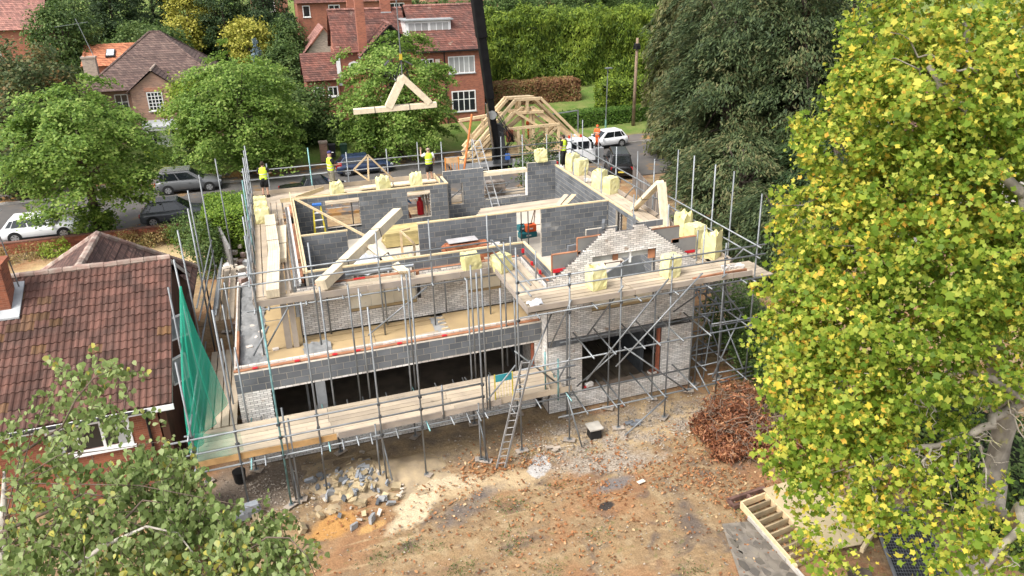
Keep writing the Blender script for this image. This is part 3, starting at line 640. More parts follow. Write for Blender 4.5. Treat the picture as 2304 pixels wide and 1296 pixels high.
# ================================================================ helpers for finished houses
def slope(mb, E0, E1, R0, R1, gauge=0.3, lift=0.03):
    """tile courses as stepped strips between eave E0-E1 and ridge R0-R1"""
    E0, E1, R0, R1 = map(Vector, (E0, E1, R0, R1)); n_ = max(2, int(((R0 + R1) / 2 - (E0 + E1) / 2).length / gauge))
    nv = (E1 - E0).cross(R0 - E0 if (R0 - E0).length > 0.1 else R1 - E0).normalized()
    if nv.z < 0: nv = -nv
    for i in range(n_):
        a, b = i / n_, (i + 1) / n_ + 0.02
        if i == n_ - 1: b = 1
        p = [E0.lerp(R0, a) + nv * lift, E1.lerp(R1, a) + nv * lift, E1.lerp(R1, b), E0.lerp(R0, b)]
        q = [E0.lerp(R0, a) - nv * 0.02, E1.lerp(R1, a) - nv * 0.02]
        mb.add(p + q, [(0, 1, 2, 3), (0, 4, 5, 1)])
def tile_mat(key, c, t, dirt=None, wave=None):
    mt = M(key, c, 0.9, 0.2, 1.2, tint=t, bump=0.0, piece=0.1, dirt=dirt)
    n = mt.node_tree.nodes; l = mt.node_tree.links; b = n['Principled BSDF']; src = b.inputs['Base Color'].links[0].from_socket
    geo = n.new('ShaderNodeNewGeometry'); br = n.new('ShaderNodeTexBrick'); br.inputs['Scale'].default_value = 1.0
    br.inputs['Brick Width'].default_value = 0.2; br.inputs['Row Height'].default_value = 0.17; br.inputs['Mortar Size'].default_value = 0.012
    br.inputs['Color1'].default_value = (1.25, 1.2, 1.15, 1); br.inputs['Color2'].default_value = (0.62, 0.6, 0.62, 1); br.inputs['Mortar'].default_value = (0.45, 0.45, 0.45, 1)
    sp = n.new('ShaderNodeSeparateXYZ'); cb = n.new('ShaderNodeCombineXYZ'); ad = n.new('ShaderNodeMath'); ad.operation = 'ADD'
    l.new(geo.outputs['Position'], sp.inputs[0]); l.new(sp.outputs['X'], ad.inputs[0]); l.new(sp.outputs['Y'], ad.inputs[1]); l.new(ad.outputs[0], cb.inputs['X']); l.new(sp.outputs['Z'], cb.inputs['Y']); l.new(cb.outputs[0], br.inputs['Vector'])
    mu = n.new('ShaderNodeMix'); mu.data_type = 'RGBA'; mu.blend_type = 'MULTIPLY'; mu.inputs['Factor'].default_value = 1
    l.new(src, mu.inputs[6]); l.new(br.outputs['Color'], mu.inputs[7]); l.new(mu.outputs[2], b.inputs['Base Color'])
    return mt
def brickwall_mat(key, c, t, mort):
    mt = M(key, c, 0.9, 0.2, 1.2, tint=t, piece=0)
    n = mt.node_tree.nodes; l = mt.node_tree.links; b = n['Principled BSDF']; src = b.inputs['Base Color'].links[0].from_socket
    geo = n.new('ShaderNodeNewGeometry'); br = n.new('ShaderNodeTexBrick'); br.inputs['Scale'].default_value = 1.0
    br.inputs['Brick Width'].default_value = 0.225; br.inputs['Row Height'].default_value = 0.075; br.inputs['Mortar Size'].default_value = 0.007
    br.inputs['Color1'].default_value = (1.15, 1.1, 1.05, 1); br.inputs['Color2'].default_value = (0.72, 0.7, 0.72, 1); br.inputs['Mortar'].default_value = (*mort, 1)
    sp = n.new('ShaderNodeSeparateXYZ'); cb = n.new('ShaderNodeCombineXYZ'); ad = n.new('ShaderNodeMath'); ad.operation = 'ADD'
    l.new(geo.outputs['Position'], sp.inputs[0]); l.new(sp.outputs['X'], ad.inputs[0]); l.new(sp.outputs['Y'], ad.inputs[1]); l.new(ad.outputs[0], cb.inputs['X']); l.new(sp.outputs['Z'], cb.inputs['Y']); l.new(cb.outputs[0], br.inputs['Vector'])
    mu = n.new('ShaderNodeMix'); mu.data_type = 'RGBA'; mu.blend_type = 'MULTIPLY'; mu.inputs['Factor'].default_value = 1
    l.new(src, mu.inputs[6]); l.new(br.outputs['Color'], mu.inputs[7]); l.new(mu.outputs[2], b.inputs['Base Color'])
    return mt
redwall = brickwall_mat('red_brick_wall', (0.34, 0.125, 0.075), (0.26, 0.10, 0.065), (1.1, 1.5, 1.8))
orwall = brickwall_mat('orange_brick_wall', (0.42, 0.19, 0.115), (0.33, 0.16, 0.11), (1.0, 1.4, 1.7))
tanwall = brickwall_mat('pinkish_brick_wall', (0.40, 0.235, 0.17), (0.32, 0.20, 0.15), (0.95, 1.2, 1.3))
greywall = brickwall_mat('pale_brick_wall', (0.42, 0.34, 0.28), (0.36, 0.29, 0.24), (0.9, 1.0, 1.0))
frame_m = M('window_frame_white', (0.80, 0.80, 0.79), 0.4, 0.02, 2, piece=0.02)
curtain_m = M('net_curtain', (0.42, 0.42, 0.41), 0.8, 0.1, 8, piece=0.1, stretch=(6, 6, 0.3))
tile_brown = tile_mat('brown_roof_tile', (0.125, 0.085, 0.075), (0.155, 0.11, 0.095), dirt=((0.25, 0.22, 0.18), 3.2, 0.68))
tile_red = tile_mat('dark_red_roof_tile', (0.20, 0.085, 0.065), (0.13, 0.07, 0.06), dirt=((0.27, 0.19, 0.15), 2.0, 0.64))
tile_orange = tile_mat('orange_roof_tile', (0.52, 0.21, 0.11), (0.45, 0.18, 0.10))
tile_pink = tile_mat('faded_red_roof_tile', (0.34, 0.17, 0.14), (0.28, 0.15, 0.125))
lead_m = M('lead_flashing', (0.42, 0.44, 0.45), 0.6, 0.15, 2)

def window(parent, x0, x1, z0, z1, y, nx=2, ny=1, fr=0.07, split=None, dark=True, depth=0.1, sill=True, pane_mat=None):
    """white casement set in a wall facing -Y; each pane is a sub-part"""
    b = MB(); yf = y - 0.035
    b.bb((x0, yf, z0), (x0 + fr, y + depth, z1)); b.bb((x1 - fr, yf, z0), (x1, y + depth, z1)); b.bb((x0 + fr, yf, z1 - fr), (x1 - fr, y + depth, z1)); b.bb((x0 + fr, yf, z0), (x1 - fr, y + depth, z0 + fr))
    xs_ = [x0 + fr + (x1 - x0 - 2 * fr) * i / nx for i in range(nx + 1)]; zs_ = split or [z0 + fr + (z1 - z0 - 2 * fr) * i / ny for i in range(ny + 1)]
    for i in range(1, nx): b.bb((xs_[i] - fr * .4, yf + .006, z0 + fr), (xs_[i] + fr * .4, y + depth, z1 - fr))
    for j in range(1, len(zs_) - 1): b.bb((x0 + fr, yf + .012, zs_[j] - fr * .35), (x1 - fr, y + depth, zs_[j] + fr * .35))
    w = b.build('window', frame_m, parent)
    for i in range(nx):
        for j in range(len(zs_) - 1):
            MB().bb((xs_[i] + .02, y - 0.006, zs_[j] + .02), (xs_[i + 1] - .02, y + 0.004, zs_[j + 1] - .02)).build('pane', pane_mat or glass_m, w)
    if sill: MB().bb((x0 - 0.06, y - 0.10, z0 - 0.07), (x1 + 0.06, y + 0.02, z0 - 0.004)).build('sill', lead_m if sill == 'lead' else frame_m, w)
    return w
def gable_wall(parent, x0, x1, z0, ze, xa, za, y, th, mat, name='wall'):
    return MB().prism([(x0, y, z0), (x1, y, z0), (x1, y, ze), (xa, y, za), (x0, y, ze)], (0, th, 0)).build(name, mat, parent)
def chimney(parent, x, y, z0, z1, w, d, mat, pots=2, under=None):
    c = MB().bb((x - w / 2, y - d / 2, z0), (x + w / 2, y + d / 2, z1)); c.bb((x - w / 2 - .05, y - d / 2 - .05, z1 + .002), (x + w / 2 + .05, y + d / 2 + .05, z1 + .14))
    o = c.build('chimney', mat, parent)
    for i in range(pots): MB().tube((x - w / 4 + i * w / 2, y, z1 + .13), (x - w / 4 + i * w / 2, y, z1 + .5), .12, 8, .1).build('chimney_pot', tile_orange, o)
    MB().bb((x - w / 2 - .03, y - d / 2 - .04, z0), (x + w / 2 + .03, y + d / 2 + .03, z0 + .12)).build('flashing', lead_m, o)
    return o

# ---------------------------------------------------------------- house with the big hipped brown roof
hA = thing('brick_house', 'brick house with steep hipped brown roof, white sash window in front gable', 'house', (-8.6, 72, 1.0))
MB().bb((-13.6, 71.6, 0.8), (-3.9, 82.4, 6.25)).build('wall', tanwall, hA)
gable_wall(hA, -10.42, -6.88, 0.8, 6.15, -8.62, 7.55, 70, 1.7, tanwall, 'porch_wall')
rf = MB(); ap0, ap1 = (-9.0, 77, 10.15), (-8.2, 77, 10.15); c = [(-14.2, 71.0, 6.05), (-3.3, 71.0, 6.05), (-3.3, 83, 6.05), (-14.2, 83, 6.05)]
slope(rf, c[0], c[1], ap0, ap1); slope(rf, c[1], c[2], ap1, ap1); slope(rf, c[2], c[3], ap1, ap0); slope(rf, c[3], c[0], ap0, ap0)
slope(rf, (-10.75, 69.75, 5.95), (-10.75, 74, 5.95), (-8.62, 69.75, 7.72), (-8.62, 74, 7.72)); slope(rf, (-6.55, 69.75, 5.95), (-6.55, 74, 5.95), (-8.62, 69.75, 7.72), (-8.62, 74, 7.72))
roofA = rf.build('roof', tile_brown, hA)
def ridge(parent, pts, mat, r=0.11, L=0.42):
    """half-round ridge tiles laid end to end"""
    k = 0
    for p, q in zip(pts[:-1], pts[1:]):
        p, q = Vector(p), Vector(q); n_ = max(1, int((q - p).length / L)); b = MB()
        for i in range(n_): b.tube(p.lerp(q, i / n_), p.lerp(q, (i + .96) / n_), r * (1.06 if i % 2 else 1), 8)
        b.build('ridge_tiles', mat, parent, smooth=False)
ridge(roofA, [c[0], ap0, ap1, c[1]], tile_brown); ridge(roofA, [ap1, c[2]], tile_brown); ridge(roofA, [(-8.62, 69.75, 7.74), (-8.62, 73.4, 7.74)], greywall, 0.09)
window(hA, -9.28, -8.12, 4.42, 5.95, 70, 4, 5, 0.075)
MB().bb((-9.4, 69.94, 5.99), (-8.0, 70.0, 6.3)).build('brick_arch', orwall, hA)
MB().prism([(-9.95, 70, 3.55), (-7.25, 70, 3.55), (-7.25, 69.0, 3.15), (-9.95, 69.0, 3.15)], (0, 0, 0.12)).build('porch_canopy', lead_m, hA)
MB().bb((-9.85, 69.05, 2.95), (-7.35, 69.95, 3.14)).build('canopy_fascia', white_m, hA)
MB().bb((-9.9, 69.95, 1.0), (-7.3, 69.995, 2.95)).build('porch_panel', white_m, hA)
dr = MB().bb((-9.0, 69.88, 1.0), (-8.1, 69.945, 2.85)).build('door', frame_m, hA); MB().bb((-8.65, 69.86, 1.75), (-8.4, 69.878, 1.81)).build('letter_box', black_m, dr)
window(hA, -9.75, -9.1, 1.35, 2.85, 69.93, 2, 3, 0.05, sill=False); window(hA, -8.0, -7.4, 1.35, 2.85, 69.93, 2, 3, 0.05, sill=False)
window(hA, -11.9, -10.9, 4.4, 5.7, 71.6, 2, 2)
chimney(hA, -13.6, 74.2, 6.0, 8.45, 1.0, 0.75, greywall, 1)
MB().tube((-13.2, 74.4, 8.4), (-14.0, 74.6, 11.6), 0.03, 5).build('aerial_mast', galv_m, hA)
ae = MB().tube((-15.6, 74.4, 11.0), (-13.2, 74.8, 11.3), 0.02, 4)
for k in range(8): ae.tube((-15.4 + k * .27, 74.2, 11.02 + .034 * k), (-15.4 + k * .27, 74.9, 11.02 + .034 * k), 0.012, 4)
ae.build('aerial', galv_m, hA)
MB().bb((-10.55, 69.72, 5.9), (-10.45, 69.8, 6.02)).build('gutter_end', black_m, hA)

hE = thing('brick_house', 'low house with bright orange tiled roof and skylight behind the hipped roof', 'house', (-14, 84, 2.4))
MB().bb((-15.7, 82.5, 2.0), (-9.5, 89, 6.95)).build('wall', redwall, hE); b = MB(); slope(b, (-15.9, 82.2, 6.9), (-9.3, 82.2, 6.9), (-15.9, 86, 8.58), (-9.3, 86, 8.58)); slope(b, (-15.9, 89.8, 6.9), (-9.3, 89.8, 6.9), (-15.9, 86, 8.58), (-9.3, 86, 8.58)); rE = b.build('roof', tile_orange, hE)
sk = MB().prism([(-13.9, 83.5, 7.5), (-13.1, 83.5, 7.5), (-13.1, 84.7, 8.03), (-13.9, 84.7, 8.03)], (0, -0.08, 0.1)).build('skylight', black_m, rE); MB().prism([(-13.82, 83.58, 7.63), (-13.18, 83.58, 7.63), (-13.18, 84.6, 8.1), (-13.82, 84.6, 8.1)], (0, -0.07, 0.09)).build('pane', M('sky_glass', (0.55, 0.58, 0.6), 0.15), sk)

# ---------------------------------------------------------------- large red-brick house across the road
hB = thing('brick_house', 'large red brick house with long dormer, dark boarded gable and tall chimney', 'house', (14, 73, 1.5))
MB().bb((13.2, 70, 1.2), (19.25, 78, 8.15)).build('wall', redwall, hB); MB().bb((8.6, 70.6, 1.2), (13.2, 78, 8.1)).build('wall', redwall, hB); MB().bb((6.3, 72.2, 1.2), (8.6, 78, 8.1)).build('wall', redwall, hB)
b = MB(); slope(b, (12.9, 69.6, 8.1), (19.6, 69.6, 8.1), (12.9, 74, 11.75), (19.6, 74, 11.75), 0.27); slope(b, (12.9, 78.4, 8.1), (19.6, 78.4, 8.1), (12.9, 74, 11.75), (19.6, 74, 11.75), 0.27)
slope(b, (6.1, 71.8, 8.1), (12.9, 71.8, 8.1), (6.1, 75, 11.55), (12.9, 75, 11.55), 0.27); slope(b, (6.1, 78.4, 8.1), (12.9, 78.4, 8.1), (6.1, 75, 11.55), (12.9, 75, 11.55), 0.27)
slope(b, (8.1, 69.9, 7.9), (8.1, 74.5, 7.9), (10.9, 69.9, 10.55), (10.9, 74.5, 10.55), 0.27); slope(b, (13.7, 69.9, 7.9), (13.7, 74.5, 7.9), (10.9, 69.9, 10.55), (10.9, 74.5, 10.55), 0.27)
rB = b.build('roof', tile_red, hB)
ridge(rB, [(12.9, 74, 11.8), (19.6, 74, 11.8)], tile_pink, 0.13); ridge(rB, [(6.1, 75, 11.6), (12.9, 75, 11.6)], tile_pink, 0.13); ridge(rB, [(10.9, 69.9, 10.6), (10.9, 74, 10.6)], tile_pink, 0.13)
MB().prism([(19.3, 70, 8.15), (19.3, 78, 8.15), (19.3, 74, 11.5)], (-0.15, 0, 0)).build('gable_wall', redwall, hB); MB().prism([(6.35, 72.2, 8.1), (6.35, 77.8, 8.1), (6.35, 75, 11.2)], (0.15, 0, 0)).build('gable_wall', redwall, hB)
for i in range(9):
    z = 8.05 + i * 0.27; hw = 2.45 * (1 - (z - 8.05 + .1) / 2.6)
    if hw > 0.1: MB().bb((10.9 - hw, 70.48 - .006 * (i % 2), z), (10.9 + hw, 70.6, z + 0.255)).build('gable_board', M('black_weatherboard', (0.05, 0.042, 0.038), 0.8, 0.2, 3), hB)
for s in (-1, 1): MB().bar((10.9, 69.95, 10.45), (10.9 + s * 2.75, 69.95, 7.85), 0.06, 0.22, (0, 1, 0)).build('barge_board', black_m, hB)
d = MB().bb((12.55, 71.6, 9.25), (16.75, 74, 10.62)).build('dormer', frame_m, hB); MB().bb((12.35, 71.3, 10.63), (16.95, 74.2, 10.75)).build('dormer_roof', lead_m, d)
for i, (a, e) in enumerate(((12.75, 14.7), (14.75, 16.6))): window(hB, a, e, 9.45, 10.5, 71.58, 3, 1, 0.08, pane_mat=curtain_m, sill=False)
window(hB, 15.95, 18.45, 5.95, 7.5, 70, 5, 1, 0.09, pane_mat=curtain_m, sill='lead'); window(hB, 16.1, 18.4, 2.4, 4.35, 70, 4, 2, 0.1, split=[2.5, 3.55, 4.25], sill='lead')
window(hB, 13.45, 14.6, 6.2, 7.4, 70, 3, 1, 0.08); window(hB, 10.0, 11.6, 5.6, 7.0, 70.6, 3, 2, 0.08); window(hB, 9.6, 11.8, 2.4, 4.2, 70.6, 4, 2, 0.08)
MB().tube((15.6, 69.93, 1.4), (15.6, 69.93, 8.0), 0.05, 6).build('downpipe', black_m, hB); MB().bb((12.9, 69.5, 7.98), (19.6, 69.6, 8.08)).build('gutter', black_m, hB)
MB().bb((14.75, 69.9, 7.0), (15.15, 70, 7.35)).build('alarm_box', M('cream_box', (0.7, 0.6, 0.5)), hB)
oc = MB().tube((7.75, 72.12, 6.7), (7.75, 72.22, 6.7), 0.62, 8).build('octagonal_window', frame_m, hB); MB().tube((7.75, 72.09, 6.7), (7.75, 72.14, 6.7), 0.42, 8).build('pane', glass_m, oc)
MB().bb((6.2, 72.1, 5.2), (6.55, 72.2, 7.8)).build('wall_panel', white_m, hB)
chimney(hB, 8.6, 71.6, 7.6, 13.6, 0.75, 0.75, redwall, 0); chimney(hB, 11.4, 75, 11.2, 13.6, 0.9, 0.6, redwall, 2); chimney(hB, 8.4, 75.3, 11.2, 14.0, 0.9, 0.6, redwall, 2)
hF = thing('outbuilding', 'small red brick outbuilding with dark red tiled roof left of the large brick house', 'outbuilding', (5, 73, 1.7))
MB().bb((3.4, 72, 1.2), (6.25, 76, 5.9)).build('wall', redwall, hF); b = MB(); slope(b, (3.2, 71.6, 5.8), (6.3, 71.6, 5.8), (3.2, 74.2, 8.0), (6.3, 74.2, 8.0), 0.25); slope(b, (3.2, 76.4, 5.8), (6.3, 76.4, 5.8), (3.2, 74.2, 8.0), (6.3, 74.2, 8.0)); b.build('roof', tile_red, hF)
window(hF, 3.95, 4.85, 4.5, 5.2, 72, 2, 1, 0.1); window(hF, 5.2, 6.1, 4.3, 5.2, 72, 2, 1, 0.1)
# ---------------------------------------------------------------- houses further back
def plain_house(label, x0, x1, y0, y1, zb, ze, zr, wall, tile, wins, cat='house', gx=False, chim=()):
    h = thing('far_house', label, cat, ((x0 + x1) / 2, (y0 + y1) / 2, zb))
    MB().bb((x0, y0, zb - 1), (x1, y1, ze)).build('wall', wall, h); b = MB(); o = 0.35
    if gx:
        xm = (x0 + x1) / 2
        slope(b, (x0 - o, y0 - o, ze - .1), (x0 - o, y1 + o, ze - .1), (xm, y0 - o, zr), (xm, y1 + o, zr)); slope(b, (x1 + o, y0 - o, ze - .1), (x1 + o, y1 + o, ze - .1), (xm, y0 - o, zr), (xm, y1 + o, zr))
        MB().prism([(x0, y0, ze), (x1, y0, ze), (xm, y0, zr - .25)], (0, 0.2, 0)).build('gable_wall', wall, h)
    else:
        ym = (y0 + y1) / 2
        slope(b, (x0 - o, y0 - o, ze - .1), (x1 + o, y0 - o, ze - .1), (x0 - o, ym, zr), (x1 + o, ym, zr)); slope(b, (x0 - o, y1 + o, ze - .1), (x1 + o, y1 + o, ze - .1), (x0 - o, ym, zr), (x1 + o, ym, zr))
        for x in (x0 + .1, x1 - .1): MB().prism([(x, y0, ze), (x, y1, ze), (x, ym, zr - .25)], (0.1, 0, 0)).build('gable_wall', wall, h)
    b.build('roof', tile, h)
    for (a, e, z, t, nx_, ny_) in wins: window(h, a, e, z, t, y0, nx_, ny_, 0.09)
    for (x, y) in chim: chimney(h, x, y, zr - .6, zr + 1.2, 0.9, 0.6, wall, 2)
    return h
plain_house('red brick house with small white windows behind the large dormer house', 5.0, 19.5, 105, 113, 5.5, 11.0, 14.5, redwall, tile_red, [(5.6, 6.5, 9.2, 10.6, 1, 1), (8.8, 10.2, 9.4, 10.6, 2, 1), (12, 13, 9.4, 10.6, 2, 1), (16.5, 18.5, 9.4, 10.6, 3, 1)], chim=((9, 109),))
plain_house('brick house end with white window between the dark conifers', -0.5, 4.2, 112, 120, 6.5, 12.0, 15, orwall, tile_pink, [(0.5, 2.5, 9.6, 11.4, 2, 1)])
plain_house('faded red house at the upper left corner with white window', -36, -21.5, 96, 104, 4.6, 9.6, 12.6, redwall, tile_pink, [(-26.6, -25.5, 6.6, 8.7, 1, 2)], chim=((-22.5, 100),))
plain_house('small gabled garage with pink tiled roof behind the red outbuilding', 4.6, 8.6, 88, 94, 3.6, 6.6, 9.2, greywall, tile_pink, [], 'garage', gx=True)
plain_house('brick house with white windows rising behind the tall ivy hedge', 24, 36, 118, 126, 7.5, 13.5, 17, orwall, tile_pink, [(25, 26.5, 11, 12.6, 2, 1), (29, 30.5, 11, 12.6, 2, 1)], chim=((27, 122),))
plain_house('far house with dark brown roof above the green hedge', 38, 48, 125, 133, 8, 12.2, 16.5, redwall, tile_red, [(40, 41.5, 10, 11.6, 2, 1)])
plain_house('pale rendered house glimpsed behind the yellowing tree', 33, 44, 30, 40, 0.1, 5.2, 8.2, M('white_render', (0.62, 0.6, 0.57), 0.85), tile_red, [(35, 37, 3, 4.5, 2, 1)])

# ---------------------------------------------------------------- neighbour's house with pantiled roof, lower left
nb = thing('neighbour_house', 'red brick house with weathered brown pantile roof and white windows, lower left', 'house', (-9, 26.5, 0))
XR = -4.05; RY, RZ, EY, EZ = 28.45, 5.89, 23.0, 3.08
tilec = M('pantile', (0.135, 0.066, 0.05), 0.92, 0.25, 1.6, tint=(0.088, 0.05, 0.04), bump=0.5, bscale=50, piece=0.22, dirt=((0.26, 0.19, 0.15), 7.0, 0.69))
tilem = M('mossy_pantile', (0.12, 0.068, 0.042), 0.95, 0.3, 1.3, tint=(0.14, 0.075, 0.033), bump=0.6, bscale=50, piece=0.25)
dn = Vector((0, EY - RY, EZ - RZ)); SL = dn.length; dn.normalize(); nv = Vector((0, -dn.z, dn.y)); nv = nv if nv.z > 0 else -nv
def pantile_mesh(name, mat, w=0.42, L=0.36):
    prof = [(-0.5, 0.0), (-0.43, 0.03), (-0.34, 0.045), (-0.25, 0.03), (-0.18, 0.0), (-0.06, -0.008), (0.0, 0.0), (0.07, 0.03), (0.16, 0.045), (0.25, 0.03), (0.32, 0.0), (0.42, -0.008), (0.5, 0.004)]
    vs = []; fs = []; k = len(prof)
    for t, h in ((0, 0.03), (L, 0.0)):
        for a, z in prof: vs.append(Vector((a * w, 0, 0)) - dn * t + nv * (z + h) )
    for a, z in prof: vs.append(Vector((a * w, 0, 0)) + nv * (z - 0.012))
    for i in range(k - 1): fs += [(i, i + 1, k + i + 1, k + i), (2 * k + i, 2 * k + i + 1, i + 1, i)]
    me = bpy.data.meshes.new(name); me.from_pydata([tuple(v) for v in vs], [], fs); me.materials.append(mat); return me, vs, fs
tm, tvs, tfs = pantile_mesh('pantile', tilec); tm2, _, _ = pantile_mesh('pantile', tilem)
rows = int(SL / 0.335); tiles = []
for r_ in range(rows):
    for k in range(34):
        x = XR - 0.2 - k * 0.40
        if -8.55 > x > -9.45 and 9 < rows - r_ < 13 : pass
        base = Vector((x, EY, EZ)) - dn * (r_ * 0.335)
        tiles.append((base + nv * R.uniform(-.008, .014) + dn * R.uniform(-.012, .018), x, r_))
nroof = MB().prism([(-18, EY, EZ - .05), (XR, EY, EZ - .05), (XR, RY, RZ - .05), (-18, RY, RZ - .05)], (0, 0, -0.12)).build('roof', tilec, nb)
tiles.sort(key=lambda t: -t[0].x + 0.15 * abs(t[2] - 8))
rest, restm = MB(), MB()
for i, (p, x, r_) in enumerate(tiles):
    mossy = (x < -7.2 and r_ > 7 and R.random() < 0.22 - 0.03 * abs(r_ - 11)) or R.random() < .03
    if i < 300: O('pantile', tm2 if mossy else tm, None, nroof, p, (0, 0, R.uniform(-.012, .012)))
    else: (restm if mossy else rest).add([v + p for v in tvs], tfs)
rest.build('pantile', tilec, nroof, kind='stuff'); restm.build('pantile', tilem, nroof, kind='stuff')
rest = MB(); 
for k in range(34): rest.tube((XR - k * 0.42, RY, RZ + .02), (XR - (k + .97) * 0.42, RY, RZ + .02 + R.uniform(-.02, .02)), 0.125 * R.uniform(.94, 1.08), 8)
rest.build('ridge_tiles', M('ridge_tile', (0.27, 0.17, 0.14), 0.95, 0.3, 3, tint=(0.36, 0.3, 0.25), piece=0.2), nroof)
# rear slope and hipped rear wing
b = MB(); slope(b, (-18, RY + 4.4, RZ - 2.3), (XR, RY + 4.4, RZ - 2.3), (-18, RY, RZ), (XR, RY, RZ), 0.33)
HA = (-7.15, 33.2, 5.62); slope(b, (-11.4, 36.3, 2.5), (-4.1, 36.3, 2.5), HA, HA, 0.33); slope(b, (-4.1, 29.4, 2.5), (-4.1, 36.3, 2.5), (-7.15, 28.6, 5.6), HA, 0.33); slope(b, (-11.4, 29.4, 2.5), (-11.4, 36.3, 2.5), (-7.15, 28.6, 5.6), HA, 0.33)
rr_ = b.build('rear_roof', tile_mat('rear_pantile', (0.13, 0.073, 0.06), (0.095, 0.058, 0.05), dirt=((0.3, 0.22, 0.18), 4.0, 0.7)), nb)
ridge(rr_, [(-7.15, 28.6, 5.65), HA], M('ridge_tile', (0.27, 0.17, 0.14)), 0.14); ridge(rr_, [HA, (-11.4, 36.3, 2.55)], M('ridge_tile', (0.27, 0.17, 0.14)), 0.13); ridge(rr_, [HA, (-4.1, 36.3, 2.55)], M('ridge_tile', (0.27, 0.17, 0.14)), 0.13)
wall_n = brickwall_mat('neighbour_brick', (0.27, 0.095, 0.05), (0.2, 0.075, 0.045), (1.1, 1.5, 1.8)); gab_n = M('brown_gable', (0.11, 0.05, 0.032), 0.9, 0.2, 1.5)
MB().bb((-18, 23.25, -0.02), (-4.55, 23.5, 2.9)).build('wall', wall_n, nb)
MB().prism([(-4.5, 23.25, 0), (-4.5, 33.4, 0), (-4.5, 33.4, 3.05), (-4.5, RY, RZ - .14), (-4.5, 23.25, 3.05)], (0.2, 0, 0)).build('gable_wall', gab_n, nb)
MB().bb((-11.0, 33.41, 0), (-4.6, 36.0, 2.5)).build('rear_wall', wall_n, nb)
MB().bar((XR - .02, EY + .1, EZ - .13), (XR - .02, RY, RZ - .12), 0.03, 0.16).build('barge_board', frame_m, nb); MB().bar((XR - .02, RY + .01, RZ - .12), (XR - .02, RY + 4.4, RZ - 2.42), 0.03, 0.16).build('barge_board', M('grey_barge', (0.5, 0.46, 0.42), 0.8), nb)
MB().bb((-18, 22.95, 2.86), (-4.0, 22.99, 3.04)).build('fascia', frame_m, nb); MB().tube((-18, 22.9, 3.0), (-4.75, 22.9, 3.0), 0.055, 8).build('gutter', black_m, nb); MB().path([(-4.85, 22.9, 2.95), (-4.85, 23.18, 2.7), (-4.85, 23.2, 0)], 0.04, 8).build('downpipe', black_m, nb)
window(nb, -7.6, -5.35, 1.75, 2.8, 23.25, 3, 1, 0.1); window(nb, -12.2, -9.5, 1.75, 2.8, 23.25, 3, 1, 0.1)
MB().bb((-7.5, 23.22, 1.85), (-7.2, 23.235, 2.7)).build('curtain', curtain_m, nb); MB().bb((-5.75, 23.215, 1.85), (-5.48, 23.235, 2.7)).build('curtain', curtain_m, nb)
for (y, z, w_, h_, op) in ((26.6, 3.5, 0.9, 0.8, 0.7), (25.4, 2.4, 0.9, 0.9, 0.5)):
    f_ = MB(); cs_, sn = math.cos(op), math.sin(op); p0 = Vector((-4.28, y, z)); a_ = Vector((sn * w_, cs_ * w_ * .6, 0)); u_ = Vector((0, 0, h_))
    for s0, s1 in ((p0, p0 + a_), (p0 + u_, p0 + u_ + a_), (p0, p0 + u_), (p0 + a_, p0 + a_ + u_)): f_.bar(s0, s1, 0.06, 0.06)
    o = f_.build('open_casement', frame_m, nb); MB().prism([p0, p0 + a_, p0 + a_ + u_, p0 + u_], (0.012, 0, 0)).build('pane', M('pane_sheen', (0.25, 0.28, 0.3), 0.1), o)
ch = MB().bb((-9.6, 27.05, 4.9), (-8.75, 27.85, 6.7)); ch.bb((-9.67, 26.98, 6.702), (-8.68, 27.92, 6.85)); ch = ch.build('chimney', wall_n, nb)
MB().prism([(-9.8, 26.72, 5.06), (-8.5, 26.72, 5.06), (-8.5, 28.1, 5.77), (-9.8, 28.1, 5.77)], (0, 0, 0.06)).build('flashing', lead_m, ch)
am = MB().tube((-8.6, 27.9, 5.3), (-8.85, 27.9, 8.6), 0.022, 6); am.tube((-8.8, 27.9, 8.2), (-8.75, 28.7, 8.2), 0.012, 4); am.build('aerial_mast', galv_m, nb)
# front garden wall by the road
gw = thing('garden_wall', 'low red brick garden wall along the pavement in front of the lower left house', 'wall', (-10, 48.4, 0.3))
p, c = courses(-24, -3.9, 0.3, 1.05, 0.45, 0.15); core = MB().bb((-24, 48.32, 0.2), (-3.9, 48.5, 1.03)); core.build('wall_core', bmortar_m, gw)
pieces('brick', [((u, 48.41, z), (w, 0.22, h), None) for u, z, w, h in p], redbrick_m, gw, 240)
MB().bb((-24, 48.28, 1.055), (-3.9, 48.54, 1.12)).build('coping', M('coping_dark', (0.2, 0.1, 0.075), 0.9), gw)
# boundary fence on the right, plank by plank
fn = thing('plank_fence', 'weathered grey plank fence along the right-hand boundary under the dark trees', 'fence', (19.5, 30, 0))
fp = [(17.9, 18.5), (19.0, 27.7), (20.6, 34.5), (22.3, 41.0), (23.8, 47.5)]; pl = []
for (x0, y0), (x1, y1) in zip(fp[:-1], fp[1:]):
    dd = Vector((x1 - x0, y1 - y0, 0)); n_ = int(dd.length / 0.16); a = math.atan2(dd.y, dd.x)
    for i in range(n_):
        t = (i + .5) / n_; pl.append(((x0 + dd.x * t + R.uniform(-.006, .006), y0 + dd.y * t, 0.95 + R.uniform(-.02, .02)), (0.15, 0.02, 1.9), Matrix.Rotation(a, 3, 'Z')))
    for zz in (0.4, 1.5): MB().bar((x0 + .05, y0, zz), (x1 + .05, y1, zz), 0.04, 0.09).build('rail', toe_m, fn)
    MB().bb((x0 - .05, y0 - .05, 0), (x0 + .05, y0 + .05, 2.0)).build('post', toe_m, fn)
fence_m = M('weathered_plank', (0.23, 0.205, 0.185), 0.9, 0.2, 1.5, piece=0.2, stretch=(1, 1, .3))
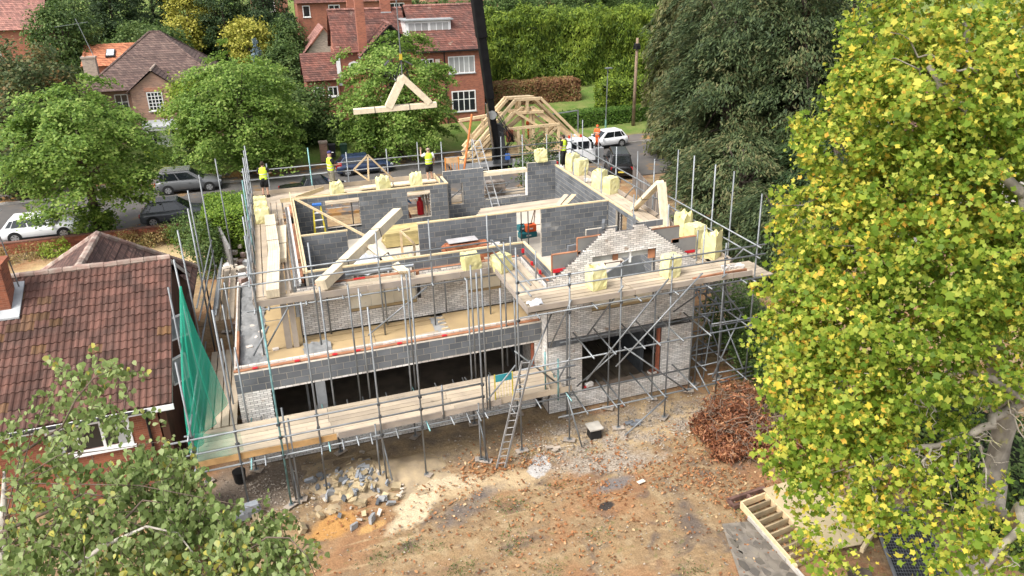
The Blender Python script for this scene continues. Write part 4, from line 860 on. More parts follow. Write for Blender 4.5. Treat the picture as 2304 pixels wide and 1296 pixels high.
pieces('plank', pl, fence_m, fn, 240)
# ================================================================ VEGETATION
rng = np.random.default_rng(11)
QUAD = [(-0.5, -0.5, 0), (0.5, -0.5, 0), (0.5, 0.5, 0), (-0.5, 0.5, 0)]
OVAL = [(0, -0.55, 0), (0.34, -0.12, 0.05), (0.22, 0.32, 0.03), (0, 0.55, 0), (-0.22, 0.32, 0.03), (-0.34, -0.12, 0.05)]
BIRCHL = [(0, -0.5, 0), (0.40, -0.28, 0.06), (0.34, 0.05, 0.05), (0, 0.55, 0), (-0.34, 0.05, 0.05), (-0.40, -0.28, 0.06)]
TULIPL = [(0, -0.5, 0), (0.48, -0.28, .10), (0.32, -0.02, .05), (0.44, 0.38, .11), (0, 0.28, 0), (-0.44, 0.38, .11), (-0.32, -0.02, .05), (-0.48, -0.28, .10)]
NEEDLE = [(-0.10, -0.5, 0), (0.10, -0.5, 0), (0.16, 0.1, 0), (0, 0.55, 0), (-0.16, 0.1, 0)]
def leaf_mesh(name, pos, nrm, size, mat, parent=None, shape=OVAL, axis=None, kind=None):
    """one mesh of leaf-sized faces: pos, nrm (N,3), size (N,)"""
    n = len(pos); k = len(shape); t = np.array(shape)
    nrm = nrm / (np.linalg.norm(nrm, axis=1, keepdims=True) + 1e-9)
    a = rng.normal(size=(n, 3)) if axis is None else axis
    u = a - nrm * np.sum(a * nrm, 1, keepdims=True); u /= (np.linalg.norm(u, axis=1, keepdims=True) + 1e-9); w = np.cross(nrm, u)
    s = size[:, None, None]
    co = pos[:, None, :] + s * (t[None, :, 0, None] * w[:, None, :] + t[None, :, 1, None] * u[:, None, :] + t[None, :, 2, None] * nrm[:, None, :])
    co = co.reshape(-1, 3); c = (co.max(0) + co.min(0)) / 2; co = co - c
    me = bpy.data.meshes.new(name); me.vertices.add(n * k); me.loops.add(n * k); me.polygons.add(n)
    me.vertices.foreach_set('co', co.astype(np.float32).ravel()); me.loops.foreach_set('vertex_index', np.arange(n * k, dtype=np.int32))
    me.polygons.foreach_set('loop_start', np.arange(0, n * k, k, dtype=np.int32)); me.polygons.foreach_set('loop_total', np.full(n, k, dtype=np.int32))
    me.update(calc_edges=True)
    o = O(name, me, mat, parent, Vector(c))
    if kind: o['kind'] = kind
    return o
def lump(d, seed, amp=0.28, f=2.0):
    return np.array([1 + amp * mn.noise(Vector((x[0] * f + seed, x[1] * f, x[2] * f))) + amp * .5 * mn.noise(Vector((x[0] * f * 2.3, x[1] * f * 2.3 + seed, x[2] * f * 2.3))) for x in d])
def crown_pts(c, r, nclump, per, sig, seed, shell=0.55, flat=0.7, up=0.5, bottom=-1.0):
    """clumps of leaves scattered through an uneven ellipsoid, thicker near its skin"""
    d = rng.normal(size=(nclump, 3)); d /= np.linalg.norm(d, axis=1, keepdims=True); d = d[d[:, 2] > bottom]; nc = len(d)
    rad_ = (shell + (1 - shell) * rng.random(nc) ** 0.6) * lump(d, seed)
    cc = np.array(c) + d * np.array(r) * rad_[:, None]
    P = np.repeat(cc, per, 0) + rng.normal(size=(nc * per, 3)) * np.array([sig, sig, sig * flat])
    Nn = np.repeat(d, per, 0) * 0.6 + rng.normal(size=(nc * per, 3)) * 0.55 + np.array([0, 0, up])
    return P, Nn, cc
def limbs(mb, base, top, r0, targets, nl=14, seed=0):
    rr = random.Random(seed); base, top = Vector(base), Vector(top)
    pts = [base.lerp(top, t) + Vector((rr.uniform(-.12, .12), rr.uniform(-.12, .12), 0)) * (base - top).length * .12 * (t > 0) for t in (0, .25, .5, .75, 1)]
    mb.path(pts, [r0 * 1.2, r0, r0 * .8, r0 * .55, r0 * .25], 8)
    idx = list(range(len(targets))); rr.shuffle(idx)
    for i in idx[:nl]:
        e = Vector(targets[i]); s = base.lerp(top, rr.uniform(.35, .85)); m_ = s.lerp(e, .5) + Vector((0, 0, (e - s).length * .12))
        mb.path([s, m_, e], [r0 * .32, r0 * .2, r0 * .05], 5)
bark = M('bark', (0.115, 0.09, 0.07), 0.95, 0.3, 3, bump=0.5, bscale=20, piece=0)
def tree(label, c, r, base_z, mat, nclump=260, per=60, leaf=0.2, sig=0.45, name='street_tree', cat='tree', group=None, seed=0, shape=OVAL, shell=0.55, trunk=0.22, up=0.5, bottom=-1.0, nl=14, axis=None):
    t = thing(name, label, cat, (c[0], c[1], base_z), group)
    P, Nn, cc = crown_pts(c, r, nclump, per, sig, seed, shell, 0.7, up, bottom)
    keep = P[:, 2] > base_z + 0.1; P, Nn = P[keep], Nn[keep]
    ax = None if axis is None else np.array(axis)[None, :] + rng.normal(size=P.shape) * .35
    leaf_mesh('crown', P, Nn, leaf * rng.uniform(.7, 1.3, len(P)), mat, t, shape, ax)
    mb = MB(); limbs(mb, (c[0], c[1], base_z - .1), (c[0], c[1], c[2] + r[2] * .6), trunk, cc, nl, seed); mb.build('trunk', bark, t, smooth=True)
    return t
def bush(label, c, r, mat, n=3500, leaf=0.12, name='shrub', cat='shrub', seed=0, shape=OVAL, group=None, sig=0.16, stems=True):
    t = thing(name, label, cat, (c[0], c[1], c[2] - r[2]), group); per = 40
    P, Nn, cc = crown_pts(c, r, n // per, per, sig * max(r), seed, 0.5); P[:, 2] = np.maximum(P[:, 2], c[2] - r[2] + .02)
    leaf_mesh('foliage', P, Nn, leaf * rng.uniform(.7, 1.3, len(P)), mat, t, shape)
    if stems:
        mb = MB()
        for i in range(6): mb.path([(c[0], c[1], c[2] - r[2]), (c[0] + R.uniform(-.4, .4) * r[0], c[1] + R.uniform(-.4, .4) * r[1], c[2] + .3 * r[2])], [.03, .012], 5)
        mb.build('stems', bark, t)
    return t
def hedge(label, x0, x1, y0, y1, z0, z1, mat, n=12000, leaf=0.14, bump_=0.25, name='hedge', seed=0, skew=0.0, shape=OVAL, f=0.7, axis=None):
    """clipped or shaggy hedge: leaves over an uneven box, with a dark core so that it is not see-through"""
    t = thing(name, label, 'hedge', ((x0 + x1) / 2, (y0 + y1) / 2, z0))
    A = [(x1 - x0) * (z1 - z0), (x1 - x0) * (y1 - y0), (y1 - y0) * (z1 - z0), (y1 - y0) * (z1 - z0), (x1 - x0) * (z1 - z0) * .3]; A = np.array(A) / sum(A); P = []; Nn = []
    for face, fr in enumerate(A):
        k = int(n * fr); a, b_ = rng.random(k), rng.random(k); X_ = x0 + (x1 - x0) * a
        if face in (0, 4): p = np.stack([X_, np.full(k, y0 if face == 0 else y1), z0 + (z1 - z0) * b_], 1); nn = np.array([0, -1 if face == 0 else 1, 0.3])
        elif face == 1: p = np.stack([X_, y0 + (y1 - y0) * b_, np.full(k, z1)], 1); nn = np.array([0, -.2, 1])
        else: p = np.stack([np.full(k, x0 if face == 2 else x1), y0 + (y1 - y0) * a, z0 + (z1 - z0) * b_], 1); nn = np.array([-1 if face == 2 else 1, 0, .3])
        h = np.array([mn.noise(Vector((q[0] * f, q[1] * f + seed, q[2] * f))) + .5 * mn.noise(Vector((q[0] * f * 2.6, q[1] * f * 2.6, q[2] * f * 2.6 + seed))) for q in p])
        p = p + nn * (h * bump_)[:, None] + rng.normal(size=p.shape) * leaf * .5
        P.append(p); Nn.append(np.tile(nn, (k, 1)) + rng.normal(size=(k, 3)) * .5)
    P, Nn = np.concatenate(P), np.concatenate(Nn); P[:, 2] = np.maximum(P[:, 2], z0); P[:, 1] += skew * (P[:, 0] - x0)
    ax = None if axis is None else np.array(axis)[None, :] + rng.normal(size=P.shape) * .4
    leaf_mesh('foliage', P, Nn, leaf * rng.uniform(.7, 1.35, len(P)), mat, t, shape, ax)
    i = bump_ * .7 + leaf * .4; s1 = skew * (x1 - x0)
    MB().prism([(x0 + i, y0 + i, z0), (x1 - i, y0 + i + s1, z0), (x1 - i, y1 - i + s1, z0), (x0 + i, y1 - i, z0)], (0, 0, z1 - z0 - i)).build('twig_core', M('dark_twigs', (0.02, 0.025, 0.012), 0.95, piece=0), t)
    return t
lime = LEAF('street_tree_leaf', [(0, (0.085, 0.155, 0.028)), (.5, (0.19, 0.305, 0.055)), (.85, (0.29, 0.41, 0.09)), (1, (0.38, 0.48, 0.13))], 0.5, clump=.5, cs=.5)
limey = LEAF('yellow_green_leaf', [(0, (0.10, 0.17, 0.02)), (.6, (0.22, 0.31, 0.035)), (1, (0.36, 0.42, 0.07))], 0.35)
mixb = LEAF('autumn_mixed_leaf', [(0, (0.055, 0.085, 0.03)), (.5, (0.125, 0.16, 0.065)), (.8, (0.18, 0.16, 0.06)), (1, (0.26, 0.15, 0.055))], 0.4, clump=.7, cs=.4)
green = LEAF('mid_green_leaf', [(0, (0.04, 0.075, 0.02)), (.5, (0.09, 0.15, 0.04)), (1, (0.17, 0.235, 0.07))], 0.4)
dkgreen = LEAF('dark_conifer_leaf', [(0, (0.018, 0.04, 0.015)), (.6, (0.045, 0.08, 0.026)), (1, (0.08, 0.115, 0.035))], 0.25)
yewm = LEAF('yew_leaf', [(0, (0.038, 0.062, 0.026)), (.5, (0.09, 0.128, 0.052)), (.85, (0.15, 0.185, 0.075)), (1, (0.21, 0.2, 0.09))], 0.42, clump=.8, cs=.45)
cypm = LEAF('weeping_cypress_leaf', [(0, (0.06, 0.07, 0.028)), (.5, (0.125, 0.14, 0.05)), (1, (0.22, 0.20, 0.09))], 0.35, clump=.6)
leyl = LEAF('tall_hedge_leaf', [(0, (0.055, 0.10, 0.014)), (.5, (0.15, 0.225, 0.025)), (1, (0.27, 0.34, 0.045))], 0.35, clump=.6, cs=.35)
copper = LEAF('copper_hedge_leaf', [(0, (0.13, 0.06, 0.03)), (.5, (0.26, 0.13, 0.06)), (.85, (0.28, 0.21, 0.08)), (1, (0.16, 0.18, 0.05))], 0.3, clump=.6)
clip_ = LEAF('clipped_hedge_leaf', [(0, (0.035, 0.085, 0.012)), (.6, (0.08, 0.16, 0.02)), (1, (0.14, 0.23, 0.035))], 0.3)
brightl = LEAF('bright_hedge_leaf', [(0, (0.06, 0.12, 0.012)), (.5, (0.12, 0.21, 0.02)), (1, (0.23, 0.33, 0.04))], 0.3)
spruce_m = LEAF('blue_spruce_leaf', [(0, (0.10, 0.15, 0.17)), (1, (0.24, 0.31, 0.35))], 0.1)
goldm = LEAF('golden_leaf', [(0, (0.16, 0.18, 0.02)), (.5, (0.36, 0.34, 0.05)), (1, (0.5, 0.46, 0.10))], 0.3)
straw = LEAF('dry_straw', [(0, (0.25, 0.17, 0.07)), (.6, (0.40, 0.29, 0.12)), (1, (0.16, 0.19, 0.05))], 0.3)

def spray_tree(label, c, r, zb, mat, nc, per, leaf, sig, seed, group, tilt=1.3):
    """broadleaf crown of layered, slightly drooping leaf sprays with gaps between them"""
    t = thing('street_tree', label, 'tree', (c[0], c[1], zb), group); d = rng.normal(size=(nc, 3)); d /= np.linalg.norm(d, axis=1, keepdims=True); d = d[d[:, 2] > -.88]
    rad_ = (.35 + .65 * rng.random(len(d)) ** .45) * lump(d, seed, .36, 2.2); cc = np.array(c) + d * np.array(r) * rad_[:, None] * .9
    P = []; Nn = []
    for q, dd in zip(cc, d):
        out = np.array([dd[0], dd[1], .15]); out /= (np.linalg.norm(out) + 1e-6); s = rng.random(per); fan = np.cross(out, [0, 0, 1.0]); k = sig * rng.uniform(.6, 1.3)
        p = q + out * ((s - .3) * 2.2 * k)[:, None] + fan * (rng.normal(size=per) * k * .55)[:, None]; p[:, 2] += -(s ** 1.8) * k * tilt + rng.normal(size=per) * k * .2
        P.append(p); Nn.append(np.tile(out * .55 + np.array([0, 0, .9]), (per, 1)) + rng.normal(size=(per, 3)) * .5)
    P, Nn = np.concatenate(P), np.concatenate(Nn); k = P[:, 2] > zb + .3
    leaf_mesh('crown', P[k], Nn[k], leaf * rng.uniform(.6, 1.3, k.sum()), mat, t, OVAL)
    mb = MB(); limbs(mb, (c[0], c[1], zb - .1), (c[0], c[1], c[2] + r[2] * .6), .24, cc, 22, seed); mb.build('trunk', bark, t, smooth=True)
    return t
spray_tree('rounded green street tree with ivy-clad trunk beside the white hatchback', (-10.5, 49.3, 5.9), (4.3, 3.9, 4.5), 0.55, lime, 330, 105, .18, .60, 1, 'street trees')
spray_tree('round green street tree above the grey estate car', (-2.2, 61.4, 4.9), (5.1, 4.3, 5.5), 0.55, lime, 360, 105, .2, .66, 2, 'street trees')
spray_tree('green street tree behind the hanging roof truss', (9.6, 61.6, 5.3), (4.8, 4.2, 6.0), 0.55, lime, 370, 105, .2, .66, 3, 'street trees')
tree('yellow-green tree showing behind the left shoulder of a street tree', (-5.2, 65.5, 5.2), (2.4, 2.2, 2.8), 1.0, limey, 120, 60, .2, .4, 'garden_tree', seed=4)
for i, (lab, c, r, zb, mt, nc) in enumerate((
    ('greyish green tree with browning leaves at the left edge', (-16.5, 66.5, 6.4), (3.7, 3.5, 4.2), 1, mixb, 240),
    ('small browning tree behind the leftmost street tree', (-17.0, 60.8, 3.8), (2.0, 2.0, 3.3), .5, mixb, 140),
    ('feathery green tree in front of the upper left house', (-17.5, 86, 8.8), (2.6, 2.6, 3.6), 3.3, green, 170),
    ('broad green shrub tree left of the yellow tree', (-12.3, 96, 7.2), (3.6, 2.8, 2.4), 4.4, green, 170),
    ('tall yellow tree among dark conifers at the top', (-7.3, 100, 9.6), (2.3, 2.3, 3.9), 5, goldm, 150),
    ('bushy yellow-flowering tree above the blue spruce', (-1.2, 91, 7.7), (2.5, 2.2, 2.4), 4, goldm, 110),
    ('green garden tree right of the blue spruce', (2.0, 82.5, 5.3), (2.4, 2.2, 2.8), 3, green, 150),
    ('pale green tree beside the pink-roofed garage', (2.9, 91, 7.2), (1.9, 1.9, 2.6), 4, green, 110),
    ('dense green tree behind the hipped roof apex', (-9.6, 88, 7.4), (2.6, 2.2, 2.6), 3.6, green, 130),
    ('green bush tree beyond the tall hedge, left of centre', (35.8, 110, 9), (2.6, 2.4, 2.6), 6, green, 100),
    ('broad dark green tree beyond the tall hedge', (46.5, 110, 9.4), (5.4, 3.5, 3.2), 6, green, 220),
    ('dark green tree top right beyond the hedge', (56, 108, 10), (5, 3.5, 4), 6, green, 200),
    ('loose green tree at the far upper left', (-21, 112, 10), (4, 3, 4), 6, green, 140),
    ('green shrub tree between street trees and outbuilding', (3.0, 68.5, 3.2), (2.6, 2.4, 2.6), 1.2, green, 170),
    ('green garden tree in front of the hipped house, right side', (0.6, 72.5, 3.6), (2.6, 2, 2.4), 1.6, green, 150))):
    tree(lab, c, r, zb, mt, nc, 55, .24, .42, 'garden_tree', seed=20 + i, nl=8)
for i, (lab, c, r, zb) in enumerate((('dark conifer at the top left behind the aerial', (-15.2, 101, 10.2), (2.3, 2.3, 5.2), 5), ('dark conifer left of the yellow tree', (-11.6, 106, 10.6), (2.8, 2.6, 5.4), 5.5),
                                      ('dark conifer right of the yellow tree', (-3.7, 99, 9.8), (2.7, 2.6, 5.2), 4.8), ('tall blackish conifer left of the far brick house', (0.9, 98, 10.2), (2.6, 2.5, 5.4), 4.8), ('dark conifer on the skyline between yellow tree and roof', (-8.5, 116, 12), (4, 3, 5), 6.5), ('wide dark conifer at the far left', (-27, 118, 12), (5, 3, 6), 6.5))):
    tree(lab, c, r, zb, dkgreen, 190, 60, .3, .35, 'conifer', seed=50 + i, shape=NEEDLE, nl=4)
t = thing('blue_spruce', 'small blue-grey spruce in a back garden', 'tree', (-0.5, 84, 3.4)); P = []; Nn = []
for k in range(60):
    h = rng.random(); a = rng.random() * 6.28; r_ = (1 - h) * 1.5 + .05; e = np.array([math.cos(a) * r_, math.sin(a) * r_, -.25 * r_]); q = np.linspace(0, 1, 22)[:, None] * e + np.array([-0.5, 84, 4.6 + h * 4.0]) + rng.normal(size=(22, 3)) * .09; P.append(q); Nn.append(rng.normal(size=(22, 3)) + [0, 0, 1])
leaf_mesh('crown', np.concatenate(P), np.concatenate(Nn), rng.uniform(.14, .28, 1320), spruce_m, t, NEEDLE); MB().path([(-.5, 84, 3.3), (-.5, 84, 8.4)], [.12, .03], 6).build('trunk', bark, t)

# dark yews and cypress on the right boundary
def conifer(label, c, r, zb, mat, nc, per, leaf, sig, seed, droop=0.0, name='yew_tree'):
    t = thing(name, label, 'tree', (c[0], c[1], zb)); d = rng.normal(size=(nc, 3)); d /= np.linalg.norm(d, axis=1, keepdims=True)
    rad_ = (.5 + .5 * rng.random(nc) ** .5) * lump(d, seed, .34, 2.4); cc = np.array(c) + d * np.array(r) * rad_[:, None]; cc[:, 2] = np.maximum(cc[:, 2], zb + .4)
    P = []; Nn = []; A = []
    for q, dd in zip(cc, d):   # each clump is a drooping spray that fans outward
        out = np.array([dd[0], dd[1], 0]); out /= (np.linalg.norm(out) + 1e-6); s = rng.random(per)
        fan = np.cross(out, [0, 0, 1.0]); lat = rng.normal(size=per) * sig * (.35 + .65 * s)
        p = q + out * (s * 2.6 * sig)[:, None] + fan * lat[:, None]; p[:, 2] += -(s ** 1.6) * (1.0 + droop * 2.2) * sig * 1.4 + rng.normal(size=per) * sig * .22
        P.append(p); Nn.append(np.tile(out * .5 + np.array([0, 0, 1.1 - droop]), (per, 1)) + rng.normal(size=(per, 3)) * .45); A.append(np.tile(out + np.array([0, 0, -.5 - 2.2 * droop]), (per, 1)) + rng.normal(size=(per, 3)) * .35)
    P, Nn, A = map(np.concatenate, (P, Nn, A)); k = P[:, 2] > zb + .05; P, Nn, A = P[k], Nn[k], A[k]
    leaf_mesh('crown', P, Nn, leaf * rng.uniform(.6, 1.35, len(P)), mat, t, NEEDLE, A)
    mb = MB(); limbs(mb, (c[0], c[1], zb - .1), (c[0], c[1], c[2] + r[2] * .75), .38, cc, 26, seed); mb.build('trunk', bark, t, smooth=True)
    return t
conifer('weeping olive-green cypress behind the telegraph pole', (32.0, 54.0, 7.6), (2.6, 2.6, 8.6), .3, cypm, 420, 90, .34, .55, 61, .8, 'cypress_tree')
conifer('dark green yew tree nearest the scaffold rail', (29.0, 43.5, 6.0), (4.0, 4.2, 8.0), .1, yewm, 520, 110, .27, .58, 62)
conifer('tall dark yew tree behind the yellowing tree', (32.6, 41.5, 7.2), (5.2, 4.6, 9.0), .1, yewm, 560, 110, .27, .58, 63)
conifer('olive conifer rising at the top behind the dark yews', (35.0, 51, 9.6), (6.0, 5.0, 8.5), .2, yewm, 560, 110, .28, .58, 64, .3)
conifer('low dark yew spreading over the plank fence', (24.6, 35.6, 2.9), (3.0, 3.2, 3.6), .05, yewm, 300, 100, .22, .45, 65)
conifer('low dark yew beside the right end of the scaffold', (23.8, 30.5, 2.2), (2.4, 2.6, 2.8), .05, yewm, 240, 100, .2, .42, 66)
conifer('dark evergreen filling the gap behind the yews', (38.5, 44, 7), (4.5, 4.5, 8.5), .1, dkgreen, 300, 90, .3, .55, 67)
conifer('dark evergreen low behind the yellowing tree', (29.5, 33.5, 3.2), (3.8, 3.4, 4.6), .05, dkgreen, 320, 90, .24, .5, 68)
for i, (c, r, lab) in enumerate((((17.2, 24.6, 1.5), (1.2, 1.6, 1.6), 'dark leafy shrub between scaffold and fence, farthest'), ((16.9, 22.2, 1.4), (1.1, 1.2, 1.5), 'dark leafy shrub beside the scaffold corner'), ((16.4, 19.6, 1.3), (1.1, 1.2, 1.4), 'dark leafy shrub behind the heap of dead branches'), ((17.6, 16.8, 1.2), (1.3, 1.5, 1.3), 'dark green shrub right of the heap of dead branches'))):
    bush(lab, c, r, green, 5200, .1, seed=80 + i, sig=.13)
bush('round green bush poking up behind the rear scaffold', (16.6, 46.5, 2.7), (1.5, 1.3, 2.2), green, 4000, .15, seed=90)
bush('ivy and shoots wrapped round the base of a street tree', (-10.6, 49.2, 1.6), (1.0, .8, 1.2), lime, 3000, .15, seed=91)
bush('leafy shrub at the end of the garden wall by the dark hatchback', (-5.2, 46.4, 1.2), (1.3, 1.2, 1.2), green, 3600, .12, seed=92)
bush('sprawling shrub beside the concrete gate panel', (-4.3, 42.5, 1.3), (1.0, 1.6, 1.5), green, 3600, .12, seed=93)
bush('green shrub hiding the front path of the hipped house', (-6.6, 66, 1.8), (1.6, 1.4, 1.3), green, 2600, .15, seed=94)
bush('yellowish shrub below the white front door', (-8.6, 66.6, 1.5), (1.0, .9, .8), limey, 1500, .14, seed=95)
bush('rounded bush between brick pillar and wheelie bin', (5.0, 66.2, 1.7), (0.9, .8, .8), green, 1500, .13, seed=96)
for i, (x, w_) in enumerate(((-14.2, 1.5), (-12.4, .9), (-8.6, 1.2), (-7.2, 1.0), (-6.0, .8), (-16.2, 1.4))):
    bush(('dry straw-coloured clump', 'leggy yellow-green clump', 'dry ornamental grass clump', 'straw-coloured seedheads', 'small green clump', 'rusty dry clump')[i] + ' along the garden wall, ' + ('third', 'fourth', 'fifth', 'sixth', 'last', 'second')[i] + ' from the left', (x, 47.3, .55), (w_, .7, .7), straw if i != 1 and i != 4 else limey, 1400, .1, 'garden_plant', 'plant', seed=100 + i)
hedge('tall shaggy bright green conifer hedge behind the crane', 21.6, 43.5, 79.5, 84, 2.6, 9.9, leyl, 42000, .34, 1.5, seed=1, f=.42, shape=NEEDLE, axis=(0, -.3, 1))
hedge('copper-brown beech hedge below the tall green hedge', 20.9, 30.6, 74, 76.4, 1.9, 3.95, copper, 15000, .17, .22, seed=2)
hedge('clipped low green hedge behind the white car', 24.5, 36.0, 66.0, 67.6, .55, 2.1, clip_, 12000, .13, .10, seed=3, skew=.05)
hedge('bright clipped privet hedge beside the driveway', -4.3, -1.9, 43.6, 48.3, .2, 2.75, brightl, 14000, .11, .12, seed=4)
hedge('dark garden hedge behind the round bush', 2.6, 8.5, 67.6, 68.8, 1.1, 2.6, green, 6000, .16, .2, seed=5)
hedge('green hedge right of the hipped house', -2.8, 2.4, 76, 78.5, 2.2, 5.2, green, 8000, .2, .4, seed=6)
hedge('dark hedge closing the gardens at the top', -34, 4, 103, 107, 5.2, 9.4, dkgreen, 16000, .36, 1.0, seed=7, f=.4)
hedge('shaded hedge beyond the far brick house', 19, 60, 112, 116, 6, 9.6, green, 16000, .36, 1.0, seed=8, f=.4)
hedge('bushy hedge between the lower left house and the building plot', -4.4, -3.75, 13.5, 21.8, 0, 2.1, green, 12000, .09, .2, seed=9)
hedge('dark green hedge by the telegraph pole', 31, 37.5, 68.5, 71, .9, 4.2, leyl, 9000, .2, .5, seed=10)
hedge('overgrown boundary hedge in the lower right corner', 17.5, 20.5, 4, 16, 0, 2.3, green, 14000, .12, .35, seed=11)

# ---------------------------------------------------------------- big yellowing tree, right foreground
tul = LEAF('yellowing_leaf', [(0, (0.105, 0.185, 0.018)), (.35, (0.19, 0.285, 0.028)), (.66, (0.33, 0.40, 0.05)), (.84, (0.50, 0.52, 0.09)), (.92, (0.74, 0.60, 0.07)), (.95, (0.62, 0.34, 0.06)), (.97, (0.70, 0.58, 0.08)), (1, (0.62, 0.58, 0.10))], 0.5, clump=.42, cs=.38)
TU = [(12.85,13.0,14.29,1.25),(13.79,12.11,14.31,1.54),(11.95,12.9,13.16,.95),(12.40,11.50,12.98,1.67),(13.62,10.99,12.80,1.40),(11.2,12.69,11.95,.95),(11.85,11.65,11.46,1.54),(12.91,10.64,11.33,1.58),(10.61,12.26,10.47,1.03),(11.14,11.35,10.11,1.36),(12.05,10.38,9.95,1.49),(13.29,9.93,9.93,1.32),(10.07,11.92,9.16,0.84),(9.84,11.61,8.20,0.94),(10.41,10.99,8.59,1.27),(11.35,10.04,8.48,1.49),(13.17,9.84,8.22,1.36),(9.48,10.85,7.42,0.86),(10.39,10.45,7.24,1.18),(9.13,10.38,6.53,0.76),(10.16,10.11,6.23,1.18),(11.88,10.15,6.43,1.12),(10.57,9.28,5.95,0.88),(11.74,8.89,6.02,0.79),(8.2,8.75,5.66,0.36),(8.43,8.22,5.5,0.45),(8.95,9.75,5.95,.62),(9.3,9.1,5.85,.5),(9.9,9.0,5.7,.5),(10.79,7.89,5.51,0.82),(11.76,7.66,5.81,0.90),(15.2,11.5,12.5,2.2),(15.2,10.8,9.4,1.8),(14.2,13.2,12.0,2.0)]
tt = thing('yellowing_tree', 'large foreground tree with lobed green leaves turning yellow and orange', 'tree', (13.9, 9.7, 0))
P = []; Nn = []; cl = []
for i, (x, y, z, r) in enumerate(TU):
    nc = int(50 * r * r) + 8
    sparse = (.35 if x < 9.9 or x > 11 else .6) if z < 6.3 else 1.0
    p, nn, cc = crown_pts((x, y, z), (r, r, r * .95), nc, int(34 * sparse), .14, i, .5, .7, .35); P.append(p); Nn.append(nn + rng.normal(size=nn.shape) * .35 + np.array([-.2, -.3, .1])); cl += list(cc)
P, Nn = np.concatenate(P), np.concatenate(Nn)
leaf_mesh('crown', P, Nn, rng.uniform(.045, .135, len(P)) * np.where(rng.random(len(P)) < .12, 1.45, 1.0), tul, tt, TULIPL)
wb = M('pale_grey_bark', (0.30, 0.27, 0.22), 0.9, 0.25, 4, tint=(0.18, 0.16, 0.13), bump=.4, bscale=18, piece=0, dirt=((0.34, 0.33, 0.12), 3, .6))
mb = MB(); mb.path([(13.7, 9.6, -.1), (14.04, 9.84, 2.0), (14.85, 10.31, 3.87), (15.2, 10.6, 5.34), (14.7, 11.2, 8), (13.9, 11.6, 11), (13.3, 12, 14.5)], [.4, .34, .29, .26, .2, .14, .06], 10); mb.build('trunk', wb, tt, smooth=True)
def gnarl(p0, p1, r0, r1, n=7, j=.12, seed=0):
    rr = random.Random(seed); p0, p1 = Vector(p0), Vector(p1); L = (p1 - p0).length
    pts = [p0.lerp(p1, i / n) + (Vector((rr.uniform(-1, 1), rr.uniform(-1, 1), rr.uniform(-1, 1))) * L * j * (0 < i < n)) for i in range(n + 1)]
    return pts, [r0 + (r1 - r0) * i / n for i in range(n + 1)]
LIM = [((15.2, 10.6, 6.0), (13.66, 9.25, 7.2), .16, .12), ((13.66, 9.25, 7.2), (12.34, 9.27, 6.65), .12, .08), ((12.34, 9.27, 6.65), (10.9, 9.4, 6.52), .08, .045), ((10.9, 9.4, 6.52), (10.04, 9.34, 6.16), .045, .015), ((14.6, 10.2, 4.2), (11.85, 7.45, 5.95), .14, .09), ((11.85, 7.45, 5.95), (10.64, 7.34, 5.43), .085, .03), ((14.6, 11.2, 8.5), (13.3, 9.95, 11.39), .15, .11), ((13.3, 9.95, 11.39), (12.89, 10.87, 12.44), .11, .09), ((12.89, 10.87, 12.44), (12.5, 11.95, 13.61), .09, .06), ((14.9, 10.9, 7), (13.22, 8.95, 7.47), .13, .09), ((13.22, 8.95, 7.47), (12.28, 9.53, 8.06), .08, .06), ((12.28, 9.53, 8.06), (11.0, 9.65, 7.77), .05, .02), ((12.2, 9.2, 6.7), (11.6, 9.0, 5.6), .05, .02), ((11.4, 9.3, 6.6), (10.9, 9.2, 5.9), .035, .01)]
mb = MB()
for i, (a, b_, r0, r1) in enumerate(LIM): mb.path(*gnarl(a, b_, r0, r1, 6, .05, i), 7)
rr = random.Random(5)
for k in range(46):     # pale bare twigs at the shaded lower right, and twigs out to the leaf clumps
    a, b_, r0, r1 = LIM[rr.choice((1, 1, 2, 2, 3, 5, 10, 11, 12, 13))]; s = Vector(a).lerp(Vector(b_), rr.random()); e = s + Vector((rr.uniform(-.9, .5), rr.uniform(-.7, .3), rr.uniform(-.7, .35)))
    mb.path(*gnarl(s, e, .02, .006, 6, .12, k), 5)
    for q in range(2):
        s2 = s.lerp(e, rr.uniform(.3, .9)); mb.path(*gnarl(s2, s2 + Vector((rr.uniform(-.4, .3), rr.uniform(-.3, .2), rr.uniform(-.5, .1))), .010, .004, 4, .15, k * 9 + q), 4)
for k in range(90):
    e = Vector(cl[rr.randrange(len(cl))]); s = e.lerp(Vector((14.3, 11.2, e.z + rr.uniform(-1.5, .6))), rr.uniform(.25, .6)); mb.path(*gnarl(s, e, .035, .008, 5, .08, k + 300), 5)
mb.build('branches', wb, tt, smooth=True, kind='stuff')

